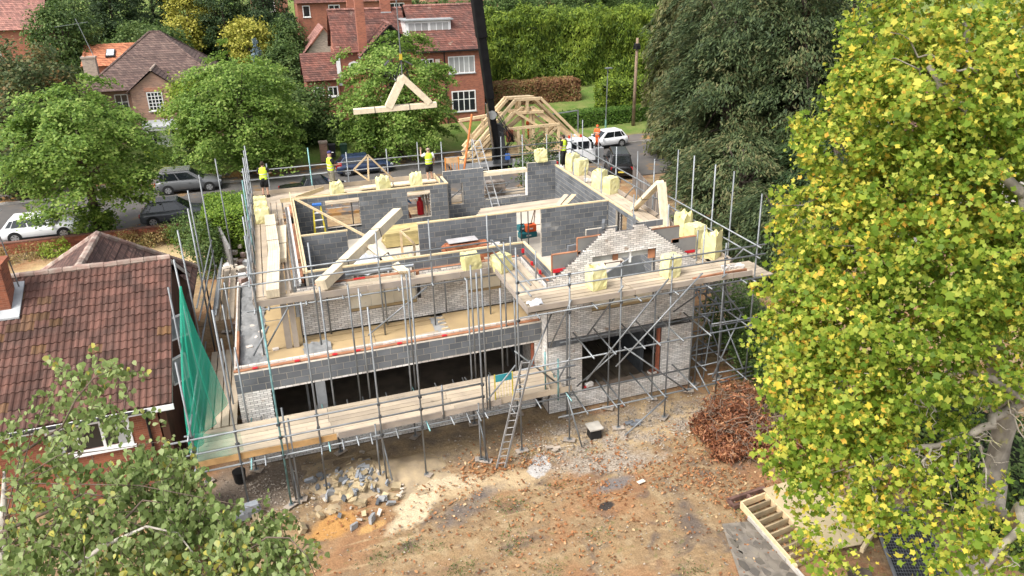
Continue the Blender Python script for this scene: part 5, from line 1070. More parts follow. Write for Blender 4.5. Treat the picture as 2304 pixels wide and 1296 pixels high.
# ---------------------------------------------------------------- birch, left foreground
bir = LEAF('birch_leaf', [(0, (0.11, 0.165, 0.045)), (.4, (0.20, 0.27, 0.08)), (.8, (0.31, 0.39, 0.15)), (.95, (0.44, 0.5, 0.25)), (1, (0.5, 0.46, 0.10))], 0.45, clump=.35, cs=1.2)
BI = [(-2.97,10.41,10.69,0.35),(-2.41,10.23,10.74,0.32),(-3.26,10.32,10.20,0.47),(-3.49,9.88,10.33,0.39),(-2.50,9.86,10.30,0.34),(-3.61,9.71,9.81,0.50),(-2.97,9.52,9.90,0.56),(-2.34,9.29,9.90,0.50),(-1.87,9.43,9.81,0.46),(-1.71,8.93,9.58,0.44),(-2.12,8.80,9.46,0.54),(-2.65,8.72,9.62,0.58),(-3.26,8.90,9.53,0.63),(-1.47,8.52,9.35,0.38),(-1.72,8.22,9.21,0.47),(-2.28,8.36,9.07,0.58),(-2.82,8.37,9.18,0.57),(-3.45,8.60,9.19,0.57),(-1.12,8.25,9.26,0.32),(-0.94,7.91,9.15,0.37),(-0.60,7.77,9.10,0.32),(-1.35,8.00,9.01,0.42),(-0.59,8.31,9.32,0.13),(-0.57,7.70,8.95,0.32)]
bt = thing('birch_tree', 'birch tree with small hanging green leaves in the lower left foreground', 'tree', (-3.9, 8.2, 0)); P = []; Nn = []; tw = MB(); rr = random.Random(9)
tip0 = Vector((-3.6, 9.4, 9.9))
for i, (x, y, z, r) in enumerate(BI):
    top = i < 5
    for k in range(int((24 if top else 40 if i < 9 else 62) * r) + 3):      # hanging twigs
        s = Vector((x, y, z)) + Vector((rr.gauss(0, 1), rr.gauss(0, 1), rr.gauss(0, .8))) * r * .5; L = rr.uniform(.25, .55) * (1 if not top else .7); dx, dy = rr.uniform(-.25, .25), rr.uniform(-.25, .25)
        pts = [s, s + Vector((dx * .5, dy * .5, -L * .35)), s + Vector((dx, dy, -L))]; tw.path(pts, [.006, .004, .002], 3)
        nl_ = rr.randint(12, 20)
        for q in range(nl_):
            t_ = rr.random(); b_ = pts[0].lerp(pts[1], t_ * 2) if t_ < .5 else pts[1].lerp(pts[2], t_ * 2 - 1); P.append((b_.x + rr.gauss(0, .05), b_.y + rr.gauss(0, .05), b_.z + rr.gauss(0, .04))); Nn.append((rr.gauss(-.2, .7), rr.gauss(-.7, .6), rr.gauss(.5, .5)))
P, Nn = np.array(P), np.array(Nn); leaf_mesh('crown', P, Nn, rng.uniform(.05, .098, len(P)), bir, bt, BIRCHL, np.tile(np.array([0, 0, -1.0]), (len(P), 1)) + rng.normal(size=(len(P), 3)) * .5)
birb = M('birch_twig', (0.15, 0.11, 0.085), 0.9, .2, 5, piece=0); birw = M('white_birch_bark', (0.52, 0.48, 0.42), 0.85, .25, 6, tint=(0.3, 0.26, 0.22), piece=0, dirt=((0.06, 0.05, 0.045), 9, .62))
for a in range(12):
    i = rr.randrange(len(BI)); e = Vector(BI[i][:3]) + Vector((0, 0, BI[i][3] * .4)); s = tip0.lerp(Vector((-3.7, 8.9, 9.2)), rr.random()); m_ = s.lerp(e, .5) + Vector((0, 0, .18)); tw.path([s, m_, e], [.008, .006, .003], 4)
tw.build('twigs', birb, bt)
MB().path([(-3.9, 8.2, -.1), (-3.95, 8.4, 4), (-3.85, 8.8, 7.5), (-3.79, 9.03, 8.81), (-3.71, 9.39, 9.48), (-3.68, 9.65, 9.87)], [.16, .13, .08, .06, .045, .015], 8).build('trunk', birw, bt, smooth=True)
for pts, r_ in (([(-3.85, 8.6, 7.6), (-2.92, 8.39, 9.13), (-2.52, 8.45, 9.34), (-2.03, 8.44, 9.49), (-1.71, 8.38, 9.34), (-1.41, 8.0, 8.96)], [.05, .042, .03, .016, .012, .006]), ([(-2.5, 8.3, 8.4), (-1.03, 7.95, 9.15), (-0.71, 7.91, 9.35), (-0.46, 7.82, 9.34), (-0.29, 7.67, 9.14), (-0.23, 7.56, 8.92)], [.025, .014, .011, .008, .006, .004]), ([(-3.67, 9.01, 9.43), (-3.09, 8.9, 9.67), (-2.67, 8.83, 9.86), (-2.33, 8.68, 9.81)], [.025, .018, .011, .005]), ([(-2.6, 8.5, 9.3), (-2.21, 8.56, 9.61), (-2.03, 8.56, 9.78), (-1.84, 8.48, 9.75)], [.02, .015, .01, .005]), ([(-3.6, 9.9, 9.9), (-3.06, 9.99, 10.15), (-2.85, 10.05, 10.47), (-2.62, 10.17, 10.68), (-2.36, 10.21, 10.74)], [.02, .014, .010, .007, .004])):
    MB().path(pts, r_, 6).build('branch', birw if r_[0] > .045 else birb, bt, smooth=True)

# ---------------------------------------------------------------- heap of dead branches, fallen leaves, weeds
rust = LEAF('dead_rust_leaf', [(0, (0.10, 0.042, 0.025)), (.5, (0.27, 0.105, 0.052)), (.85, (0.42, 0.19, 0.09)), (1, (0.5, 0.28, 0.15))], 0.25, clump=.6, cs=1.5)
hp = thing('dead_branch_heap', 'heap of cut branches with rust-brown dead leaves beside the yellowing tree', 'branch heap', (14.0, 19.2, 0)); P = []; Nn = []
for c, r in (((14.4, 19.9, .55), (1.1, 1.1, .95)), ((14.0, 18.6, .45), (1.2, 1.0, .7)), ((13.4, 19.4, .3), (1.0, .9, .5)), ((14.8, 17.7, .25), (1.2, .9, .42)), ((13.2, 18.2, .15), (.8, .6, .28))):
    p, nn, _ = crown_pts(c, r, 70, 56, .13, 3, .35, .9, .2); P.append(p); Nn.append(nn)
P, Nn = np.concatenate(P), np.concatenate(Nn); k = P[:, 2] > 0.01; P, Nn = P[k], Nn[k]; leaf_mesh('dead_leaves', P, Nn, rng.uniform(.06, .19, len(P)), rust, hp, NEEDLE)
mb = MB()
for k in range(240):
    a = Vector((14.1 + R.uniform(-1.2, 1.3), 18.9 + R.uniform(-1.4, 1.4), R.uniform(.05, 1.2))); e = a + Vector((R.uniform(-1, 1), R.uniform(-1, .6), R.uniform(-.5, .5))); e.z = max(e.z, .03); mb.path(*gnarl(a, e, .02, .006, 5, .12, k), 4)
mb.build('branches', M('dead_twig', (0.21, 0.15, 0.11), .95, .2, 4), hp, kind='stuff')
lp = [];
for k in range(5200):
    m_ = R.random()
    if m_ < .45: x, y = R.uniform(-1, 14.5), R.uniform(11.5, 20.5)
    elif m_ < .7: x, y = R.gauss(8.5, 2.6), R.gauss(18.3, 1.5)
    elif m_ < .88: x, y = R.gauss(12.0, 1.1), R.gauss(16.8, 1.2)
    else: x, y = R.gauss(5.6, 1.0), R.gauss(20.3, .6)
    if mn.noise(Vector((x * .8, y * .8, 5))) < -.08 and R.random() < .85: continue
    if y < 22.5: lp.append((x, y, tz(x, y) + .012 + .04 * max(0, mn.noise(Vector((x * .6, y * .6, 3))))))
lp = np.array(lp); fl = leaf_mesh('fallen_leaves', lp, rng.normal(size=lp.shape) * .35 + [0, 0, 1], rng.uniform(.05, .115, len(lp)), LEAF('fallen_leaf', [(0, (0.13, 0.055, 0.025)), (.5, (0.30, 0.12, 0.045)), (.9, (0.42, 0.22, 0.10)), (1, (0.5, 0.36, 0.2))], .1, clump=.3), None, OVAL); fl['kind'] = 'stuff'; fl['label'] = 'orange-brown fallen leaves scattered over the bare garden'
lp = []
for k in range(2600):
    x, y = R.uniform(-20, 20), R.gauss(49.4, .8)
    if mn.noise(Vector((x * .5, y * .5, 9))) > -.1 and y > 48.6: lp.append((x, y, .60 if y < 49.6 else .48))
for k in range(900): lp.append((R.uniform(-20, 20), R.gauss(60.6, .5), .60))
lp = np.array(lp); fl = leaf_mesh('fallen_leaves', lp, rng.normal(size=lp.shape) * .35 + [0, 0, 1], rng.uniform(.08, .16, len(lp)), MATS['fallen_leaf'], None, OVAL); fl['kind'] = 'stuff'; fl['label'] = 'brown fallen leaves along pavement and kerb'
gp = []
for cx, cy, n_ in ((5.0, 18.6, 50), (5.4, 18.2, 60), (2.8, 17.4, 30), (6.6, 20.6, 30), (4.9, 17.1, 40), (2.1, 17.7, 90), (4.9, 16.6, 70), (8.9, 20.0, 20), (1.2, 17.6, 60), (3.2, 16.3, 120), (7.4, 16.2, 40), (5.6, 15.4, 60), (9.2, 14.0, 60), (11.9, 15.6, 60), (2.6, 15.6, 80), (7.0, 18.7, 30)):
    for k in range(n_ * 2): gp.append((R.gauss(cx, .28), R.gauss(cy, .2), R.uniform(.01, .06)))
gp = np.array(gp); o = leaf_mesh('weeds', gp, rng.normal(size=gp.shape) + [0, -.3, .6], rng.uniform(.03, .08, len(gp)), green, None, NEEDLE); o['kind'] = 'stuff'; o['label'] = 'sparse green weeds in the bare garden'
# pebbles and crumbs
pb = MB(); 
for k in range(4200):
    m_ = R.random()
    if m_ < .5: x, y = R.uniform(6.5, 14.5), R.gauss(20.6, .9)
    elif m_ < .7: x, y = R.gauss(-1.6, 1), R.gauss(21.6, .8)
    else: x, y = R.uniform(-2, 13), R.uniform(13, 22.5)
    s = R.uniform(.012, .04) * (1.3 if R.random() < .1 else 1); pb.add([(x - s, y, .0), (x + s * .8, y - s * .6, .0), (x + s * .2, y + s, .0), (x, y, s * 1.2)], [(0, 1, 3), (1, 2, 3), (2, 0, 3)])
o = pb.build('gravel', M('pebble', (0.46, 0.40, 0.33), .9, .3, 4, piece=.35)); o['kind'] = 'stuff'; o['label'] = 'pale pebbles and crumbs on the bare soil'
# ================================================================ VEHICLES
tyre_m = M('tyre_rubber', (0.018, 0.018, 0.018), .8, .1, 5, piece=0); rim_m = M('alloy_rim', (0.55, 0.56, 0.57), .3, .05, 3, metal=.7, piece=0, spec=.5)
cglass = M('car_glass', (0.012, 0.015, 0.018), .05, .02, 1, piece=0, spec=.8)
def paint(key, c): return M('paint_' + key, c, .22, .02, 1, piece=0, spec=.6)
tail_m = M('tail_lamp', (0.35, 0.01, 0.012), .2, .05, 2, piece=0); head_m = M('head_lamp', (0.6, 0.62, 0.64), .12, .05, 2, piece=0, spec=.7)
def car(name, label, cat, loc, heading, L, W, H, pm, hood=.27, tailcut=.03, cabtop=(-.36, .06), cabbase=(-.49, .24), belt=.60, rw=.32, group=None, rails=False):
    t = thing(name, label, cat, loc, group); t.rotation_euler = (0, 0, heading)
    hw = W / 2; zb = H * belt; g_ = .20
    def add(mb, nm, mt, par=None, smooth=False, bevel=0):
        o = mb.build(nm, mt, None, smooth, bevel); o.parent = par or t
        if par is not None: o.location = Vector(o.location) - Vector(par.location)
        return o
    st = [(-.5, .86, g_ + .14, zb * .86), (-.485, .95, g_ + .05, zb * .97), (-.40, .99, g_, zb * 1.02), (-.1, 1, g_, zb), (.15, 1, g_, zb * .985), (.24, .99, g_, zb * .97), (.38, .96, g_, zb * .88), (.46, .90, g_ + .04, zb * .78), (.497, .76, g_ + .12, zb * .62)]
    rings = []
    for fx, fw_, z0, z1 in st:
        w = hw * fw_; x = fx * L; m_ = z0 + (z1 - z0) * .62
        rings.append([(x, -w * .88, z0), (x, -w * .98, z0 + .12), (x, -w, m_), (x, -w * .95, z1 - .05), (x, -w * .86, z1), (x, w * .86, z1), (x, w * .95, z1 - .05), (x, w, m_), (x, w * .98, z0 + .12), (x, w * .88, z0)])
    body = add(MB().loft(rings), 'body', pm, None, True)
    b0, b1 = cabbase; c0, c1 = cabtop; zt_ = H
    B = [(b0 * L + .06, -hw * .87), (b1 * L, -hw * .87), (b1 * L, hw * .87), (b0 * L + .06, hw * .87)]; T_ = [(c0 * L, -hw * .70), (c1 * L, -hw * .70), (c1 * L, hw * .70), (c0 * L, hw * .70)]
    zc = zb * .97
    cab = add(MB().loft([[(x, y, zc) for x, y in B], [(x, y, zt_ - .07) for x, y in T_], [(x * .96, y * .9, zt_) for x, y in T_]]), 'cabin', pm, None, False, .035)
    Bv = [Vector((x, y, zc)) for x, y in B]; Tv = [Vector((x, y, zt_ - .07)) for x, y in T_]
    def pane(nm, a, b, c_, d, s0, s1, u0, u1):
        def P_(s, u): return a.lerp(b, s).lerp(d.lerp(c_, s), u)
        q = [P_(s0, u0), P_(s1, u0), P_(s1, u1), P_(s0, u1)]; n_ = (q[1] - q[0]).cross(q[3] - q[0]).normalized(); ctr = sum(q, Vector()) / 4
        if n_.dot(ctr - Vector((0, 0, zc * .8))) < 0: n_ = -n_
        add(MB().prism([v + n_ * .004 for v in q], n_ * .012), nm, cglass, None)
    pane('windscreen', Bv[1], Bv[2], Tv[2], Tv[1], .05, .95, .06, .96); pane('rear_window', Bv[3], Bv[0], Tv[0], Tv[3], .1, .9, .25, .93)
    for a, b, c_, d in ((Bv[0], Bv[1], Tv[1], Tv[0]), (Bv[3], Bv[2], Tv[2], Tv[3])):
        pane('side_window', a, b, c_, d, .50, .88, .12, .92); pane('side_window', a, b, c_, d, .17, .47, .12, .92)
        if cat != 'van': pane('side_window', a, b, c_, d, .06, .145, .2, .85)
    for sx in (-.315, .305):
        for s in (-1, 1):
            x, y = sx * L, s * (hw - .09)
            add(MB().tube((x, s * hw * .90, rw + .01), (x, s * (hw + .004), rw + .01), rw * 1.17, 20), 'wheel_arch', tyre_m)
            w_ = add(MB().tube((x, y - s * .10, rw), (x, y + s * .10, rw), rw, 20), 'wheel', tyre_m, None, False, .02)
            rb = MB().tube((x, y + s * .085, rw), (x, y + s * .106, rw), rw * .66, 18); o = add(rb, 'rim', rim_m if name != 'black' else steel_m, w_)
            sp = MB()
            for k in range(5):
                a_ = k * 2 * math.pi / 5 + .3; e = Vector((math.cos(a_), 0, math.sin(a_))); f2 = Vector((math.cos(a_ + .35), 0, math.sin(a_ + .35)))
                sp.prism([Vector((x, y + s * .108, rw)) + e * rw * .18, Vector((x, y + s * .108, rw)) + e * rw * .6, Vector((x, y + s * .108, rw)) + f2 * rw * .6], (0, s * .004, 0))
            add(sp, 'rim_gap', tyre_m, w_)
    for s in (-1, 1):
        add(MB().box((.455 * L, s * hw * .66, zb * .70), (.22, .34, .13), s * -.45), 'headlight', head_m); add(MB().box((-.484 * L, s * hw * .74, zb * .83), (.10, .26, .2), s * .3), 'tail_light', tail_m)
        add(MB().box((.17 * L, s * (hw + .06), zb * 1.06), (.12, .18, .12)), 'mirror', pm if name != 'black' else black_m); add(MB().bb((.0 * L, s * (hw + .002), zb * .80), (.16, s * (hw + .02), zb * .83)), 'door_handle', pm)
        add(MB().bb((-.27 * L, s * hw * .985, g_ + .02), (.26 * L, s * (hw + .006), g_ + .12)), 'side_skirt', black_m)
        if rails: add(MB().bar((c0 * L * .9, s * hw * .66, zt_ + .05), (c1 * L * .8, s * hw * .66, zt_ + .05), .04, .05), 'roof_rail', rim_m)
    add(MB().bb((-.502 * L, -.26, zb * .5), (-.495 * L, .26, zb * .5 + .11)), 'number_plate', M('plate_yellow', (.7, .55, .08), .5)); add(MB().bb((.492 * L, -.3, zb * .42), (.502 * L, .3, zb * .5)), 'grille', black_m)
    return t
RZ_ = .46
car('parked_car', 'white hatchback parked by the low garden wall at the left edge', 'car', (-13.75, 50.95, RZ_), 0.0, 4.05, 1.75, 1.45, paint('white', (.78, .79, .80)), group='parked cars')
car('parked_car', 'dark grey hatchback parked in front of the clipped hedge', 'car', (-6.45, 51.15, RZ_), 0.0, 3.95, 1.76, 1.5, paint('anthracite', (.075, .08, .088)), group='parked cars')
car('parked_car', 'silver-grey estate car with roof rails under the street tree', 'car', (-6.1, 58.5, RZ_), 0.0, 4.35, 1.82, 1.58, paint('silver', (.12, .123, .127)), rails=True, cabtop=(-.42, .04), group='parked cars')
car('parked_car', 'dark blue car parked behind the rear scaffold rail', 'car', (6.3, 58.7, RZ_), 0.0, 4.3, 1.8, 1.45, paint('blue', (.018, .032, .07)), group='parked cars')
car('parked_car', 'white hatchback parked beyond the crane truck', 'car', (26.9, 59.3, RZ_), math.pi * 1.0 + .12, 3.95, 1.72, 1.46, paint('white', (.78, .79, .80)), group='parked cars')
car('black_van', 'black van parked tight under the yews', 'van', (24.4, 51.2, RZ_), 1.25, 4.4, 1.85, 1.85, paint('black', (.012, .012, .013)), cabtop=(-.44, .14), cabbase=(-.5, .3), belt=.55)
car('pickup', 'black pickup with ladder rack half hidden behind the rear scaffold', 'pickup', (2.2, 53.2, RZ_), 0.05, 4.6, 1.8, 1.5, paint('black', (.012, .012, .013)), cabtop=(-.12, .12), cabbase=(-.2, .26), belt=.62)

# ---------------------------------------------------------------- crane truck
tk = thing('crane_truck', 'white cab crane lorry with black telescopic boom behind the scaffold', 'truck', (17.5, 55.8, RZ_)); wp = paint('white', (.78, .79, .80)); alu = M('alu_side', (.46, .47, .48), .45, .1, 2, metal=.4, piece=.05)
MB().bb((12.3, 54.55, 1.1), (21.0, 57.0, 1.28)).build('bed', M('deck_ply', (.24, .2, .16), .9), tk)
for y in (54.5, 57.03): 
    for i in range(4): MB().bb((12.3 + i * 2.18, y - .03, 1.0), (14.44 + i * 2.18, y + .03, 1.42)).build('drop_side', alu, tk)
MB().bb((12.4, 55.2, .75), (22.5, 56.4, 1.05)).build('chassis', black_m, tk)
for x in (13.6, 14.9, 22.1):
    for y in (54.8, 56.8): w_ = MB().tube((x, y - .16, .97), (x, y + .16, .97), .5, 18).build('wheel', tyre_m, tk); MB().tube((x, y - .175, .97), (x, y + .175, .97), .28, 14).build('rim', alu, w_)
cb = MB().loft([[(21.6, 54.3, .7), (23.9, 54.3, .7), (23.9, 56.6, .7), (21.6, 56.6, .7)], [(21.6, 54.3, 1.6), (23.9, 54.3, 1.6), (23.9, 56.6, 1.6), (21.6, 56.6, 1.6)], [(21.65, 54.5, 2.5), (23.3, 54.5, 2.5), (23.3, 56.4, 2.5), (21.65, 56.4, 2.5)]]).build('cab', wp, tk, bevel=.06)
MB().bb((22.4, 54.3, 1.72), (23.3, 54.42, 2.3)).build('side_window', cglass, tk); MB().bb((23.4, 54.6, 1.75), (23.72, 56.3, 2.3)).build('windscreen', cglass, tk); MB().bb((21.8, 54.31, 1.75), (22.25, 54.42, 2.28)).build('side_window', cglass, tk)
for y in (54.1, 56.8): MB().box((23.5, y, 2.0), (.12, .2, .5)).build('mirror', black_m, tk)
for x in (21.6, 22.6): MB().tube((x + .3, 55.0, 2.5), (x + .3, 55.0, 2.72), .1, 10).build('beacon', M('beacon_red', (.5, .06, .03), .3), tk)
MB().box((21.35, 54.52, 1.35), (.3, .06, .2)).build('tail_light', tail_m, tk)
bk = M('boom_black', (.009, .009, .010), .6, .2, 2, piece=.1, spec=.2)
B0, B1 = Vector((15.9, 54.6, 1.3)), Vector((14.35, 53.6, 14.2)); Bm = B0.lerp(B1, .42); Bn = B0.lerp(B1, .75)
MB().bar(B0, Bm, .46, .5, (0, 1, 0)).build('boom_section', bk, tk, bevel=.05); MB().bar(B0.lerp(B1, .38), Bn, .58, .62, (0, 1, 0)).build('boom_section', bk, tk, bevel=.05); MB().bar(B0.lerp(B1, .72), B1, .7, .74, (0, 1, 0)).build('boom_section', bk, tk, bevel=.05)
MB().tube(B0 + Vector((-.45, -.4, .9)), B0.lerp(B1, .36) + Vector((-.42, -.42, 0)), .09, 10).build('hydraulic_ram', M('chrome', (.6, .6, .6), .2, metal=1, piece=0), tk); MB().tube(B0 + Vector((-.45, -.4, .3)), B0 + Vector((-.45, -.4, 1.8)), .14, 10).build('ram_sleeve', bk, tk)
MB().loft([[(15.4, 54.3, 1.2), (16.7, 54.3, 1.2), (16.7, 55.6, 1.2), (15.4, 55.6, 1.2)], [(15.6, 54.4, 2.2), (16.5, 54.4, 2.2), (16.5, 55.4, 2.2), (15.6, 55.4, 2.2)], [(15.9, 54.5, 4.2), (16.35, 54.5, 4.2), (16.35, 55.0, 4.2), (15.9, 55.0, 4.2)]]).build('crane_pedestal', M('dark_grey_machinery', (.07, .075, .08), .5, .2, 2), tk, bevel=.05)
for k in range(9): MB().path([(16.3 + R.uniform(-.3, .4), 54.2, 2.0 + R.uniform(-.3, .3)), (16.6 + R.uniform(0, .5), 54.0, 3.2 + R.uniform(-.4, .4)), (15.9 + R.uniform(-.2, .4), 54.2, 4.2 + R.uniform(-.5, 1.2))], .03, 5).build('hydraulic_hose', black_m, tk, smooth=True)
MB().tube((15.4, 54.0, 5.0), (15.4, 54.5, 5.0), .33, 14).build('winch_drum', M('silver_drum', (.55, .56, .57), .35, metal=.5), tk); MB().box((16.75, 54.2, 3.3), (.5, .3, .9)).build('valve_block', M('rust_metal', (.16, .055, .03), .6), tk); MB().box((16.5, 54.1, 1.75), (.35, .2, .45)).build('control_box', M('blue_box', (.04, .12, .4), .5), tk)
for y in (54.2, 57.2): MB().bb((16.9, y - .1, .5), (17.1, y + .1, 1.5)).build('outrigger', alu, tk)
for p, q in (((14.2, 54.3, 2.6), (12.9, 54.3, 1.5)), ): pass
MB().tube(B1 + Vector((0, -.2, 0)), (7.66, 46.0, 14.3), .02, 5).build('jib_tip_line', galv_m, tk)
sl = thing('lifting_chain', 'thin lifting chain above the hanging truss bundle', 'chain', (7.66, 46, 9.4)); MB().tube((7.66, 46, 9.4), (7.66, 46, 14.3), .035, 6).build('chain', galv_m, sl); MB().path([(7.66, 46, 10.3), (7.35, 46, 9.5), (7.25, 46, 8.9)], .03, 6).build('sling', black_m, sl); MB().path([(7.66, 46, 10.3), (7.98, 46, 9.6), (8.1, 46, 9.0)], .03, 6).build('sling', black_m, sl); MB().box((7.66, 46, 10.45), (.16, .12, .34)).build('hook_block', M('hook_yellow', (.55, .4, .04), .5), sl)

# ================================================================ ROOF TRUSSES
strap_m = M('strap', (.05, .05, .05), .6, piece=0); plate_gm = M('nail_plate', (.42, .42, .42), .5, .1, 3, metal=.4)
def bundle(name, label, segs, w, n, axis, mat=palewood, d=.12, group='roof truss bundles', base=None, cat='roof truss'):
    """n trusses strapped side by side: segs are chord lines, stacked along axis"""
    ax = Vector(axis).normalized(); b0 = Vector(base or segs[0][0]); t = thing(name, label, cat, b0, group)
    for k in range(n):
        for s in segs:
            p, q = Vector(s[0]), Vector(s[1]); off = ax * (w / n) * (k - (n - 1) / 2); MB().bar(p + off, q + off, w / n * .94, s[2] if len(s) > 2 else d, ax.cross(q - p)).build('chord', mat, t)
    for s in segs:
        p, q = Vector(s[0]), Vector(s[1]); L = (q - p).length; dd = (s[2] if len(s) > 2 else d)
        for k in range(max(1, int(L / 2.4))):
            c = p.lerp(q, (k + .6) / (int(L / 2.4) + .4)); MB().bar(c - (q - p).normalized() * .02, c + (q - p).normalized() * .02, w + .02, dd + .02, ax.cross(q - p)).build('strap', strap_m, t)
    return t
bundle('truss_bundle', 'pale strapped truss bundle hanging from the crane above the rear scaffold', [((4.66, 46.3, 7.40), (9.6, 46.0, 7.52), .28), ((6.72, 46.15, 7.55), (7.66, 46.1, 9.22), .44), ((9.2, 46.0, 7.65), (7.62, 46.1, 9.30), .36)], .55, 6, (.1, 1, 0))
bundle('truss_bundle', 'long pale truss bundle lying along the left deck', [((-0.72, 25.15, 5.30), (-0.55, 28.8, 5.42), .3), ((-0.55, 28.8, 5.42), (-0.62, 33.6, 5.36), .3), ((-0.36, 28.4, 5.25), (-0.2, 32.6, 5.2), .16)], .42, 5, (1, 0, 0))
bundle('truss_bundle', 'thick pale truss bundle slanting from the front deck over the block walls', [((0.85, 25.0, 5.42), (4.5, 30.75, 5.86), .34), ((2.9, 27.7, 5.62), (3.75, 25.3, 5.35), .12)], .40, 5, (.5, -.35, .1))
tb = thing('timber_brace', 'long diagonal tan timber spanning the left room', 'timber', (.55, 35, 5.6)); MB().bar((.55, 35.1, 5.66), (2.95, 28.4, 5.70), .05, .1).build('timber', newwood, tb)
bundle('truss_bundle', 'A-shaped pale truss bundle standing on the right-hand deck', [((14.85, 29.4, 5.15), (14.95, 27.25, 6.95), .16), ((14.95, 26.65, 5.12), (14.95, 27.15, 6.95), .18)], .34, 4, (1, 0, 0))
bundle('roof_truss', 'small single open roof truss propped on the rear deck', [((3.55, 38.0, 6.0), (4.3, 38.0, 6.68), .08), ((4.3, 38.0, 6.68), (5.5, 38.1, 5.25), .08), ((3.55, 38.0, 6.0), (4.2, 38.0, 5.4), .08), ((4.3, 38.0, 6.68), (4.22, 38.0, 5.35), .08)], .05, 1, (0, 1, 0), newwood, group='roof truss bundles')
bundle('plank_stack', 'pale planks stacked along the rear deck', [((3.7, 37.35, 5.2), (7.5, 37.3, 5.2), .08), ((3.9, 37.7, 5.16), (7.4, 37.7, 5.16), .06)], .34, 3, (0, 1, 0), palewood, group=None, cat='planks')
def frame_truss(label, y, segs, dx=0.4):
    t = thing('roof_truss', label, 'roof truss', (17.5, y, 1.3), 'roof trusses loaded on the crane truck')
    for p, q, h in segs: MB().bar((p[0] + dx, y, p[1]), (q[0] + dx, y, q[1]), .2, h * 1.25, (0, 1, 0)).build('chord', newwood, t)
    return t
trap = [((13.2, 2.3), (16.65, 5.75), .2), ((16.6, 5.8), (18.7, 5.78), .2), ((18.7, 5.8), (22.3, 2.2), .2), ((13.1, 1.9), (22.4, 1.9), .2), ((16.7, 4.8), (18.9, 4.75), .15), ((17.6, 4.8), (17.6, 5.7), .2)]
tri = [((13.9, 2.2), (17.9, 5.1), .18), ((17.9, 5.1), (21.6, 2.2), .18), ((13.8, 2.0), (21.7, 2.0), .16), ((17.9, 5.0), (17.9, 2.1), .1), ((15.9, 3.6), (17.9, 2.1), .1), ((19.8, 3.6), (17.9, 2.1), .1)]
flat_ = [((15.9, 3.7), (20.6, 3.75), .14), ((16.0, 1.7), (20.8, 1.7), .14), ((16.0, 1.7), (16.0, 3.7), .12), ((18.4, 1.7), (18.4, 3.7), .1), ((20.5, 1.7), (20.5, 3.7), .12), ((17.2, 1.7), (17.2, 3.7), .1), ((19.5, 1.7), (19.5, 3.7), .1), ((16.1, 3.6), (18.3, 1.8), .08), ((18.5, 1.8), (20.4, 3.6), .08)]
half = [((12.9, 4.45), (16.3, 4.75), .18), ((13.0, 2.0), (15.6, 4.5), .2), ((12.9, 4.4), (14.6, 2.0), .12), ((13.0, 1.9), (16.4, 1.9), .16), ((14.7, 1.9), (14.7, 4.5), .1)]
frame_truss('flat-topped hip truss at the back of the lorry load', 56.3, trap); frame_truss('second flat-topped hip truss of the lorry load', 56.0, trap, .55); frame_truss('triangular truss behind the boom', 55.6, tri); frame_truss('second triangular truss behind the boom', 55.3, tri, .9); frame_truss('right-leaning triangular truss on the lorry', 55.0, [((17.0, 5.0), (21.8, 1.7), .2), ((16.9, 4.9), (14.2, 1.9), .2), ((14.0, 1.8), (21.9, 1.6), .14)])
frame_truss('third flat-topped hip truss of the lorry load, nearest', 55.15, trap, .9); frame_truss('steep right-hand triangular truss on the lorry', 55.45, tri, 1.2); frame_truss('box-shaped web truss at the front of the lorry load', 54.75, flat_); frame_truss('half truss with level top left of the boom', 55.8, half); frame_truss('sloping half truss left of the boom', 54.9, [((12.8, 1.6), (15.5, 4.3), .24), ((13.3, 1.6), (15.8, 3.9), .2), ((12.6, 1.5), (15.4, 1.5), .2), ((14.0, 1.6), (14.0, 2.9), .1)])
sp = thing('plank_stack', 'layers of timber lying flat under the lorry load', 'planks', (17.5, 55.8, 1.3))
for k in range(5): MB().bar((13.0 + k * .1, 54.9 + (k % 3) * .6, 1.34 + k * .09), (20.6 - k * .2, 54.95 + (k % 3) * .6, 1.34 + k * .09), .5, .07).build('plank', newwood, sp)

